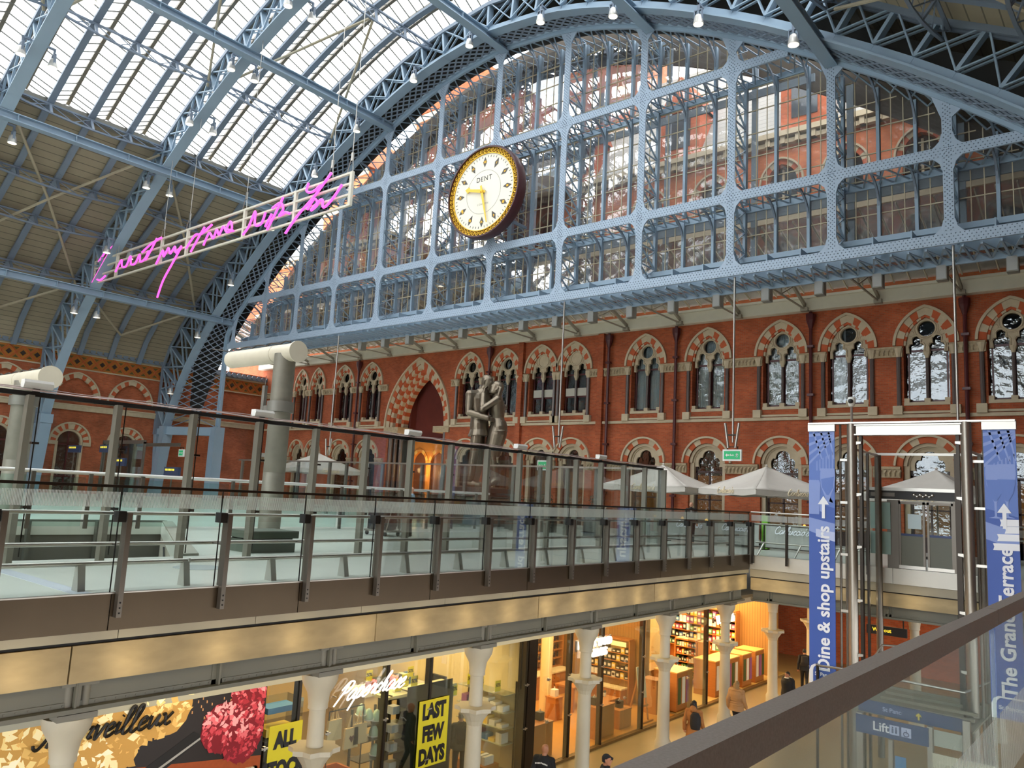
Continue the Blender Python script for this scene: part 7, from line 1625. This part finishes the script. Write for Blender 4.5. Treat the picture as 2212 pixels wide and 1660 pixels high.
# remedies shop: oak shelves with bottles and boxes
BOT = [mat('blue bottle', S(30, 40, 70), .2), mat('amber bottle', S(110, 60, 20), .2), mat('dark bottle', S(24, 26, 30), .2)]
shelf_unit('bottle_shelf', 'oak wall shelves of dark bottles at the back left of the remedies shop', -18.1, 22.3, 25.4, ZL, [-4.7, -4.4, -4.1, -3.8, -3.5], .35, OAK, 16, 'small dark bottle on the back left oak shelves', 'bottle', 'bottle', kinds=BOT, hgt=.24, group='bottles in the remedies shop', kind_m=mat('shelf back lit', S(232, 190, 120), .6))
shelf_unit('gift_shelf', 'tall oak shelves with boxes and gift sets behind the white lit capitals', 25.4, -16.9, -15.15, ZL, [-4.75, -4.45, -4.15, -3.87], .35, OAK, 9, 'boxed gift on the tall oak shelves', 'gift box', 'gift_box', face='y', hgt=.2, group='gift boxes in the remedies shop', kinds=[PM[4], PM[9], PM[1], PM[3], PM[8], PM[9]], kind_m=mat('shelf back lit', S(232, 190, 120), .6), ztop=-3.4)
MB().box(-16.8, -16.1, 25.38, 25.42, -3.62, -3.46).box(-15.95, -15.3, 25.38, 25.42, -3.62, -3.46).build('lit_header', mat('lit header', S(255, 226, 160), .5, emit=S(255, 220, 150), es=1.0), [o for o in COL.objects if o.name == 'gift_shelf'][0])
def drawer_unit(nm, label, x, y0, y1, h, n):
    e = thing(nm, label, 'drawer unit', (x, (y0+y1)/2, ZL)); MB().box(x-.5, x, y0, y1, ZL, ZL+h).build('carcass', OAK, e); MB().box(x-.52, x+.03, y0-.02, y1+.02, ZL+h, ZL+h+.05).build('worktop', mat('cream top', S(236, 216, 170), .4), e)
    st = (y1-y0)/n
    for j in range(n):
        for k in range(3):
            d = MB().box(x, x+.02, y0+st*j+.03, y0+st*(j+1)-.03, ZL+.1+k*(h-.15)/3, ZL+.1+(k+1)*(h-.15)/3-.03).build('drawer', OAK, e); MB().ball((x+.035, y0+st*(j+.5), ZL+.1+(k+.5)*(h-.15)/3), .02, 8).build('knob', DARK, d)
drawer_unit('drawer_counter', 'low oak drawer counter under the bottle shelves', -17.6, 22.4, 25.3, .82, 4)
e = thing('drawer_counter', 'low oak drawer counter in front of the gift shelves', 'drawer unit', (-16, 25.2, ZL)); MB().box(-16.8, -15.2, 25.0, 25.38, ZL, ZL+.55).build('carcass', OAK, e); MB().box(-16.85, -15.18, 24.96, 25.4, ZL+.55, ZL+.6).build('worktop', mat('cream top', S(236, 216, 170), .4), e)
for j in range(3):
    for k in range(2): d = MB().box(-16.75+.53*j, -16.27+.53*j, 24.98, 25.0, ZL+.06+.25*k, ZL+.28+.25*k).build('drawer', OAK, e); MB().ball((-16.5+.53*j, 24.965, ZL+.17+.25*k), .02, 8).build('knob', DARK, d)
box_thing('display_plinth', 'oak display plinth close to the glass at the left of the remedies shop', 'plinth', -14.5, -13.7, 18.0, 18.9, ZL, ZL+.95, OAK)
box_thing('display_plinth', 'slim oak display plinth in the middle of the remedies shop floor', 'plinth', -16.0, -15.6, 21.6, 22.0, ZL, ZL+.75, OAK)
box_thing('display_plinth', 'oak display plinth just right of the remedies shop door fin', 'plinth', -14.3, -13.6, 21.0, 22.0, ZL, ZL+.95, OAK)
box_thing('display_plinth', 'low oak box plinth with a black jar beside the easel', 'plinth', -14.3, -13.7, 22.5, 23.2, ZL, ZL+.6, OAK)
box_thing('display_plinth', 'tall slim oak counter right of the easel', 'plinth', -14.4, -13.8, 25.0, 25.5, ZL, ZL+1.15, OAK)
for i, (x, y, z, la) in enumerate([(-14.1, 18.3, ZL+.95, 'black gift bag on the leftmost oak plinth'), (-14.0, 18.65, ZL+.95, 'smaller black gift bag on the leftmost oak plinth'), (-13.95, 22.85, ZL+.6, 'black jar on the low oak box beside the easel'), (-13.9, 21.3, ZL+.95, 'black gift box on the plinth beside the door fin'), (-15.8, 21.8, ZL+.75, 'pale bottle on the slim oak plinth')]):
    e = thing('gift_item', la, 'gift', (x, y, z)); MB().box(x-.1, x+.1, y-.1, y+.1, z, z+.22).build('body', PM[9] if i != 4 else PM[3], e); MB().tube([(x, y-.05, z+.22), (x, y, z+.3), (x, y+.05, z+.22)], .01, 5).build('handle', PM[3], e)
def table(nm, label, x0, x1, y0, y1, h, goods):
    e = thing(nm, label, 'table', ((x0+x1)/2, (y0+y1)/2, ZL)); MB().box(x0, x1, y0, y1, ZL+h-.06, ZL+h).build('tabletop', OAK, e)
    for x in (x0+.06, x1-.06):
        for y in (y0+.06, y1-.06): MB().box(x-.04, x+.04, y-.04, y+.04, ZL, ZL+h-.06).build('leg', OAK, e)
    for k in range(goods):
        gx, gy = rr.uniform(x0+.12, x1-.12), y0+.15+(y1-y0-.3)*k/max(1, goods-1); o = thing('display_jar', 'small display jar on the %s, number %d from its left end' % (label.split(',')[0], k+1), 'jar', (gx, gy, ZL+h), 'jars on the display tables'); MB().lathe([(.05, 0), (.05, .1), (.03, .12)], (gx, gy, ZL+h), 8).build('jar_body', rr.choice([PM[9], PM[4], PM[3]]), o); MB().lathe([(.04, .12), (.04, .16)], (gx, gy, ZL+h), 8).build('lid', DARK, o)
table('display_table', 'oak table with dark jars, beside the door fin', -15.0, -14.35, 22.5, 23.5, .72, 8); table('display_table', 'long oak table at the back, remedies shop', -16.6, -15.8, 22.9, 24.4, .85, 7)
ea = thing('easel', 'wooden easel holding a pale notice board inside the remedies shop', 'easel', (-13.8, 24.0, ZL))
for s in (-1, 1): MB().bar((-13.7, 24.0+s*.3, ZL+.02), (-13.85, 24.0+s*.1, ZL+1.6), .05, .05).build('leg', OAK, ea)
MB().bar((-14.3, 24, ZL+.02), (-13.9, 24, ZL+1.6), .05, .05).build('leg', OAK, ea); MB().bar((-13.72, 23.7, ZL+.5), (-13.72, 24.3, ZL+.5), .05, .06).build('ledge', OAK, ea); MB().bar((-13.55, 23.65, ZL+.04), (-13.55, 24.35, ZL+.04), .06, .05).build('foot_bar', OAK, ea)
MB().add([(-13.72, 23.72, ZL+.75), (-13.72, 24.22, ZL+.75), (-13.85, 24.22, ZL+1.75), (-13.85, 23.72, ZL+1.75), (-13.75, 23.72, ZL+.75), (-13.75, 24.22, ZL+.75), (-13.88, 24.22, ZL+1.75), (-13.88, 23.72, ZL+1.75)], [(0,1,2,3), (7,6,5,4), (0,4,5,1), (1,5,6,2), (2,6,7,3), (3,7,4,0)]).build('notice_board', mat('pale notice', S(200, 206, 186), .6), ea)
# newsagent
shelf_unit('magazine_shelf', 'bright magazine shelves on the newsagent back wall', 34.2, -18.4, -15.0, ZL, [-4.85, -4.5, -4.15, -3.8, -3.45], .4, OAK, 18, 'magazine on the newsagent back shelves', 'magazine', 'magazine', face='y', hgt=.28, group='magazines in the newsagent')
shelf_unit('bookcase', 'white lit bookcase on the left of the newsagent', -17.1, 29.4, 31.9, ZL, [-4.3, -4.0, -3.7, -3.4], .35, WHITE, 12, 'book on the white lit bookcase', 'book', 'book', hgt=.24, group='books in the white bookcase')
shelf_unit('snack_shelf', 'tiered snack shelves in the middle of the newsagent', 30.0, -15.75, -14.8, ZL, [-5.3, -5.0, -4.7, -4.4, -4.1], .45, OAK, 8, 'snack packet on the tiered shelves', 'packet', 'packet', face='y', hgt=.18, group='snack packets', ztop=-3.85)
box_thing('end_panel', 'plain oak end panel beside the tiered snack shelves', 'panel', -14.72, -14.45, 29.95, 30.5, ZL, -3.8, OAK)
box_thing('service_counter', 'slatted oak till counter under the white bookcase', 'counter', -15.6, -14.9, 26.4, 28.2, ZL, ZL+1.1, bpy.data.materials['oak slats'])
area('bookcase_light', (-16.6, 30.6, -2.6), (0, .6, 0), .3, 2.2, 60, (1, .95, .85))
kx = [(25.9, 27.1, 1.35), (29.0, 30.0, 1.35), (30.1, 31.2, 1.3), (31.5, 32.4, 1.3), (32.8, 33.7, 1.3)]
for i, (y0, y1, h) in enumerate(kx):
    e = box_thing('kiosk_counter', ['first oak kiosk cabinet with green cards on its side, by the open shop door', 'second oak kiosk cabinet, half behind the corner column', 'third oak kiosk cabinet with pictured side', 'fourth oak kiosk cabinet in the row', 'last oak kiosk cabinet, nearest the slim column'][i], 'kiosk cabinet', -14.4, -13.5, y0, y1, ZL, ZL+h, OAK, mat('oak top', S(226, 176, 96), .5), 'oak kiosk cabinets')
    for k in range(3): MB().box(-13.5, -13.49, y0+.1+.3*k, y0+.32+.3*k, ZL+.25, ZL+h-.2).build('card_rack', [mat('rack green', S(70, 90, 50), .5), PM[3], PM[7]][(i+k) % 3], e)
# stationery shop
e = thing('display_shelf', 'empty dark shelving tower left of the yellow three-line poster', 'shelving', (-14.1, 13.2, ZL))
for z in (-5.0, -4.7, -4.4, -4.1, -3.8, -3.5, -3.2): MB().box(-14.4, -14.0, 12.9, 13.5, z-.02, z).build('shelf', mat('shelf grey', S(110, 112, 90), .4), e)
for y in (12.9, 13.5): MB().box(-14.42, -13.98, y-.02, y+.02, ZL, -3.1).build('upright', DMET, e)
for z in (-5.0, -4.6, -4.2, -3.8, -3.4):
    o = thing('tissue_box', 'small white box clipped beside the dark tower, level %d from the bottom' % (round((z+5.4)/.4)), 'box', (-13.7, 12.78+.02, z), 'white boxes beside the poster'); MB().box(-13.8, -13.6, 12.62, 12.82, z, z+.17).build('body', WHITE, o)
e = thing('display_shelf', 'glass and white shelves of notebooks on the lit white partition wall', 'shelving', (-14.4, 16.9, ZL))
zz = [-4.85, -4.45, -4.05, -3.6]
for z in zz: MB().box(-15.3, -13.6, 16.55, 17.03, z-.02, z).build('shelf', mat('shelf pale', S(170, 170, 140), .3), e)
for x in (-15.3, -13.6): MB().box(x-.015, x+.015, 17.0, 17.04, ZL, -3.3).build('upright', DMET, e)
for zi, z in enumerate(zz[:-1]):
    for j in range(6):
        xx = -15.1+j*.26; o = thing('notebook_stack', 'stack of pale notebooks, shelf %d from the bottom, number %d along' % (zi+1, j+1), 'notebooks', (xx, 16.75, z), 'notebooks on the white wall shelves'); h = .08+.06*((j*3+zi) % 4); MB().box(xx-.1, xx+.1, 16.62, 16.9, z, z+h).build('cover', PM[[3, 8, 7, 2, 1, 3][(j+zi) % 6]], o)
e = thing('book_bin', 'low oak bin of upright cards on the floor by the white partition', 'bin', (-14.2, 16.2, ZL)); MB().box(-14.7, -13.6, 15.9, 16.45, ZL, ZL+.35).build('tray', OAK, e)
for k in range(6): o = thing('card_pack', 'pale card pack standing in the low oak bin, number %d from the left' % (k+1), 'card pack', (-14.55+.16*k, 16.15, ZL+.35), 'card packs in the oak bin'); MB().box(-14.6+.16*k, -14.5+.16*k, 16.0, 16.35, ZL+.35, ZL+.55).build('cover', PM[[3, 4, 3, 1, 8, 3][k]], o)
CARDS = [(-14.2, 13.29, -3.1, 'on top of the dark tower, left one'), (-14.2, 13.5, -3.02, 'on top of the dark tower, second'), (-14.2, 13.8, -3.1, 'on top of the dark tower, right one'), (-14.2, 15.23, -3.5, 'right of the three-line poster'), (-14.9, 16.6, -3.55, 'on the white wall shelf, left'), (-14.5, 16.6, -3.58, 'on the white wall shelf, middle'), (-13.9, 16.6, -3.55, 'on the white wall shelf, right'), (-17, 14.8, -3.6, 'high at the back of the stationery shop'), (-17, 16.35, -3.7, 'high beside the red folders')]
for i, (x, y, z, la) in enumerate(CARDS):
    e = thing('price_card', 'half-price card '+la, 'price card', (x, y, z), 'half-price cards'); b = MB().box(x, x+.01, y-.11, y+.11, z, z+.28).build('card', YEL, e); MB().mesh(text_mesh('50%', .13, 0, .001, 'CENTER', .003, .9), FX(x+.012, y, z+.16)).build('lettering', BLACK, b); MB().box(x-.08, x, y-.1, y+.1, z-.02, z).build('holder', WHITE, e)
e = thing('display_ledge', 'long pale ledge carrying the half-price cards above the dark tower', 'cabinet', (-14.2, 13.9, ZL)); MB().box(-14.5, -13.95, 12.75, 15.05, -3.18, -3.12).build('worktop', mat('ledge pale', S(214, 206, 160), .4), e); MB().box(-14.45, -14.0, 13.55, 15.0, ZL, -3.18).build('body', mat('cabinet dark', S(48, 46, 34), .5), e)
LMP = mat('mint lamp', S(186, 214, 190), .4)
for i, (y, z) in enumerate([(12.03, -3.36), (12.26, -3.5), (12.5, -3.56), (12.44, -3.88), (12.52, -4.3)]):
    e = thing('mint_lamp', 'small mint green dome lamp, %s' % ['top left of the three above the tote bags', 'middle of the three above the tote bags', 'right of the three above the tote bags', 'on the middle shelf behind the glass', 'on the lower shelf behind the glass'][i], 'lamp', (-14.0, y, z), 'mint lamps'); MB().lathe([(.11, 0), (.11, .02), (.1, .1), (.06, .19), (.02, .22)], (-14.0, y, z), 12).build('lamp_shade', LMP, e, True); MB().lathe([(.13, -.02), (.13, 0)], (-14, y, z), 12).build('base', WHITE, e)
e = thing('lamp_stand', 'dark display stand of mint lamps', 'display stand', (-14.1, 12.3, ZL))
for z in (-3.6, -3.92, -4.34, -4.8): MB().box(-14.25, -13.82, 11.95, 12.66, z-.02, z).build('shelf', DMET, e)
for y in (11.97, 12.64): MB().box(-14.25, -14.2, y-.02, y+.02, ZL, -3.3).build('upright', DMET, e)
TOTE = mat('tote cloth', S(222, 196, 150), .85)
for i, (y, z) in enumerate([(11.62, -3.95), (11.86, -3.9), (11.15, -3.7)]):
    e = thing('tote_bag', ['cream tote bag with heart print hanging below the white script sign', 'cream tote bag hanging right of the heart tote', 'cream tote bag hanging higher at the left'][i], 'bag', (-13.8, y, z), 'cream tote bags'); MB().prism([(-.19, 0), (.19, 0), (.17, .42), (-.17, .42)], lambda u, v, w_: (-13.8+w_, y+u, z+v), -.03, .03).build('bag_body', TOTE, e)
    for s in (-.08, .08): MB().tube([(-13.8, y+s-.03, z+.42), (-13.8, y+s*.3, z+.68), (-13.8, y+s+.03, z+.42)], .012, 5).build('handle', TOTE, e)
    if i == 0: MB().prism([(0, .12), (.07, .22), (.04, .27), (0, .24), (-.04, .27), (-.07, .22)], lambda u, v, w_: (-13.765+w_, y+u, z+v), 0, .004).build('heart_print', mat('heart brown', S(96, 50, 40), .6), e)
e = thing('bag_rail', 'dark rail carrying the tote bags', 'rail', (-13.8, 11.5, ZL)); MB().tube([(-13.8, 11.0, -3.1), (-13.8, 11.93, -3.1)], .015, 6).build('bar', DMET, e); 
for y in (11.0, 11.93): MB().tube([(-13.8, y, ZL), (-13.8, y, -3.1)], .015, 6).build('upright', DMET, e)
e = thing('display_bin', 'open rust orange display bin by the glass at the left of the stationery shop', 'bin', (-14.0, 11.4, ZL))
RU = mat('rust panel', S(196, 110, 50), .6)
for a in ((-14.5, -13.4, 10.6, 10.66), (-14.5, -13.4, 11.8, 11.86), (-14.5, -14.44, 10.6, 11.86), (-13.46, -13.4, 10.6, 11.86)): MB().box(a[0], a[1], a[2], a[3], ZL, ZL+1.15).build('side_panel', RU, e)
MB().box(-14.44, -13.46, 10.66, 11.8, ZL+.8, ZL+.86).build('tray', RU, e)
e = thing('glass_case', 'glass display case with blue trays at the left of the stationery shop', 'display case', (-14.8, 10.4, ZL)); MB().box(-15.2, -14.6, 10.0, 10.9, ZL, -3.7).build('cabinet', DARK, e); MB().box(-15.2, -14.6, 10.0, 10.9, -3.7, -2.95).build('glass', GLASS, e); MB().box(-15.1, -14.7, 10.1, 10.8, -3.2, -3.08).build('blue_tray', PM[2], e); MB().box(-15.1, -14.7, 10.1, 10.8, -3.66, -3.5).build('lower_tray', PM[1], e)
e = thing('white_counter', 'white shelf counter with red folders high in the stationery shop', 'counter', (-17.2, 17, -2.6)); MB().box(-17.8, -16.9, 14.6, 16.9, -4.0, -3.9).build('worktop', WHITE, e); MB().box(-17.7, -17.0, 14.7, 16.8, ZL, -4.0).build('body', WARMW, e)
for k in range(8): o = thing('folder', 'folder on the white counter, number %d from the left' % (k+1), 'folder', (-17.1, 15.0+.2*k, -3.9), 'folders on the white counter'); MB().box(-17.3, -17.0, 14.94+.2*k, 15.1+.2*k, -3.9, -3.62).build('cover', PM[[0, 4, 9, 0, 6, 4, 3, 2][k]], o)
e = thing('wall_panel', 'dark brown upright panel on the white wall beside the spotlights', 'panel', (-16.9, 17.0, -4)); MB().box(-16.9, -16.2, 16.95, 17.04, -4.4, -3.65).build('panel', DMET, e)
TRK = thing('spot_track', 'dark lighting track under the stationery shop ceiling', 'light track', (-13.9, 13, -2.1)); MB().box(-13.95, -13.88, 9.2, 16.9, -2.13, -2.08).build('track', DMET, TRK)
for k, y in enumerate([11.3, 13.1, 13.9, 14.15, 16.3, 18.2, 19.6, 21.3, 22.3]):
    e = thing('spotlight', 'small conical ceiling spotlight, number %d from the left along the shops' % (k+1), 'spotlight', (-14, y, -2.13), 'shop spotlights'); MB().lathe([(.03, 0), (.05, -.06), (.09, -.18)], (-13.92, y, -2.13), 12).build('lamp_housing', GREY, e, True); MB().lathe([(.08, -.17), (.08, -.185)], (-13.92, y, -2.13), 12).build('lens', LENS, e)
for y in (9.9, 11.6, 13.2, 15.9): spot('shop_spot', (-13.7, y, -2.3), (-15.4, y+.1, -4.5), 60, (1, .8, .5), 1.5)
for y in (18.5, 20.5, 22.4): spot('shop_spot', (-14.5, y, -2.2), (-18, y+.2, -4.0), 90, (1, .72, .38), 1.6)
for y in (26.5, 29.5, 32.0): spot('shop_spot', (-15, y, -2.2), (-18.5, y, -3.8), 110, (1, .8, .5), 1.7)
# ================================================================ PEOPLE ON THE LOWER FLOOR
TAN = mat('tan coat', S(170, 112, 60), .85, var=.1); PUF = mat('tan puffer', S(178, 136, 92), .6, var=.1); JEAN = mat('dark jeans', S(34, 36, 46), .85)
walk = lambda s=1, f=.2: dict(knL=(-.09, .5*f+.05, .51), anL=(-.09, f, .10), toL=(-.10, f+.17, .05), knR=(.09, .06, .49), anR=(.09, -f, .13), toR=(.10, -f+.15, .03), elL=(-.24, -.12, 1.14), wrL=(-.26, -.06, .9), hdL=(-.26, -.03, .82), elR=(.24, .03, 1.13), wrR=(.25, .16, .93), hdR=(.25, .2, .86))
e, J, P = human('person', 'woman with long dark hair in a tan hooded coat carrying a dark backpack', (-10.7, 21.6, ZL), math.radians(10), walk(), dict(skin=SKIN, trousers=JEAN, jacket=TAN, hood=True, hem=-.32, puff=.05, hair=HAIRD, hairstyle='long', shoes=SHOE), k=.96, female=True)
m2 = MB(); c = Vector((.12, -.24, 1.18)); _loft(m2, [(c+Vector((0, 0, -.24)), Vector((1, 0, 0)), Vector((0, 1, 0)), .13, .08), (c+Vector((0, 0, -.1)), Vector((1, 0, 0)), Vector((0, 1, 0)), .16, .11), (c+Vector((0, 0, .12)), Vector((1, 0, 0)), Vector((0, 1, 0)), .15, .1), (c+Vector((0, 0, .22)), Vector((1, 0, 0)), Vector((0, 1, 0)), .09, .06)], 12); o = _remesh(m2, 'backpack', mat('dark pack', S(34, 32, 34), .8), e, .014, 2)
e, J, P = human('person', 'person with fair hair in a tan quilted puffer jacket seen from behind', (-10.9, 25.0, ZL), math.radians(-4), walk(f=.15), dict(skin=SKIN, trousers=JEAN, jacket=PUF, hem=-.14, puff=.075, hair=mat('fair hair', S(150, 122, 84), .6), hairstyle='long', shoes=SHOE), k=.97, female=True)
m2 = MB()
for k in range(7): z = .95+.075*k; m2.lathe([(.235-.004*k, 0), (.25-.004*k, .015), (.235-.004*k, .03)], (0, 0, z), 20)
o = m2.build('quilt_seam', PUF, None, True); o.scale = (1, .78, 1); o.parent = [x for x in COL.objects if x.parent == e and x.name.startswith('jacket')][0]
e, J, P = human('person', 'man in dark clothes with a backpack striding beyond the slim column', (-11.6, 33.2, ZL), math.radians(20), dict(walk(f=.36), neck=(0, .09, 1.46), head=(0, .16, 1.59), chest=(0, .05, 1.3)), dict(skin=SKIN2, trousers=BLK, jacket=BLK, hem=-.12, puff=.03, hair=HAIRD, shoes=SHOE), k=.95)
m2 = MB(); _loft(m2, [(Vector((0, -.16, 1.0)), Vector((1, 0, 0)), Vector((0, 1, 0)), .13, .08), (Vector((0, -.18, 1.15)), Vector((1, 0, 0)), Vector((0, 1, 0)), .16, .11), (Vector((0, -.14, 1.38)), Vector((1, 0, 0)), Vector((0, 1, 0)), .13, .09)], 12); _remesh(m2, 'backpack', mat('dark pack', S(34, 32, 34), .8), e, .014, 2)
e, J, P = human('person', 'person bundled in a big black coat with a white collar, in front of the slim column', (-10.5, 28.4, ZL), math.radians(150), dict(), dict(skin=SKIN2, trousers=BLK, jacket=BLK, hem=-.3, puff=.11, hair=HAIRD, shoes=SHOE), k=.92)
m2 = MB().tube([(.1*math.cos(t*PI/8), .1*math.sin(t*PI/8)-.01, 1.37) for t in range(17)], .04, 8); o = m2.build('collar', WSH, None, True); o.parent = e
e, J, P = human('person', 'bald man in a black jacket with pale writing across the back, at the bottom edge', (-11.0, 14.9, ZL), math.radians(15), walk(f=.12), dict(skin=SKIN2, trousers=BLK, jacket=BLK, hem=-.12, puff=.04, shoes=SHOE), k=1.0)
m2 = MB()
for k in range(9): m2.box(-.15+.034*k, -.127+.034*k, -.178, -.172, 1.36-.02*abs(k-4)*.3, 1.39-.02*abs(k-4)*.3)
o = m2.build('back_print', WSH, None); o.parent = e
e, J, P = human('person', 'person in a black peaked cap, only the head showing above the near handrail', (-9.7, 15.4, ZL), math.radians(-70), dict(), dict(skin=SKIN2, trousers=BLK, jacket=BLK, puff=.03, hair=BLK, hairstyle='cap', shoes=SHOE), k=1.0)
e, J, P = human('person', 'shopper with a dark backpack inside the stationery shop right of the three-line poster', (-14.0, 15.35, ZL), math.radians(60), dict(), dict(skin=SKIN, trousers=BLK, jacket=mat('khaki', S(70, 66, 50), .8), hair=mat('grey hair', S(170, 160, 146), .6), shoes=SHOE), k=1.0)
m2 = MB(); _loft(m2, [(Vector((0, -.16, 1.0)), Vector((1, 0, 0)), Vector((0, 1, 0)), .13, .08), (Vector((0, -.19, 1.15)), Vector((1, 0, 0)), Vector((0, 1, 0)), .17, .12), (Vector((0, -.15, 1.40)), Vector((1, 0, 0)), Vector((0, 1, 0)), .14, .09)], 12); _remesh(m2, 'backpack', mat('dark pack', S(34, 32, 34), .8), e, .014, 2)
e, J, P = human('person', 'assistant in black standing inside the shop left of the tiered snack shelves', (-15.9, 27.4, ZL), math.radians(-100), dict(), dict(skin=SKIN2, trousers=BLK, jacket=BLK, hair=HAIRD, shoes=SHOE), k=1.0)
# keep every label within sixteen words
for o in list(COL.objects):
    t = o.get('label')
    if t:
        ws = t.split()
        for drop in ('the', 'a', 'small', 'an', 'its'):
            while len(ws) > 16 and drop in ws[1:]: del ws[len(ws)-1-ws[::-1].index(drop)]
        o['label'] = ' '.join(ws)
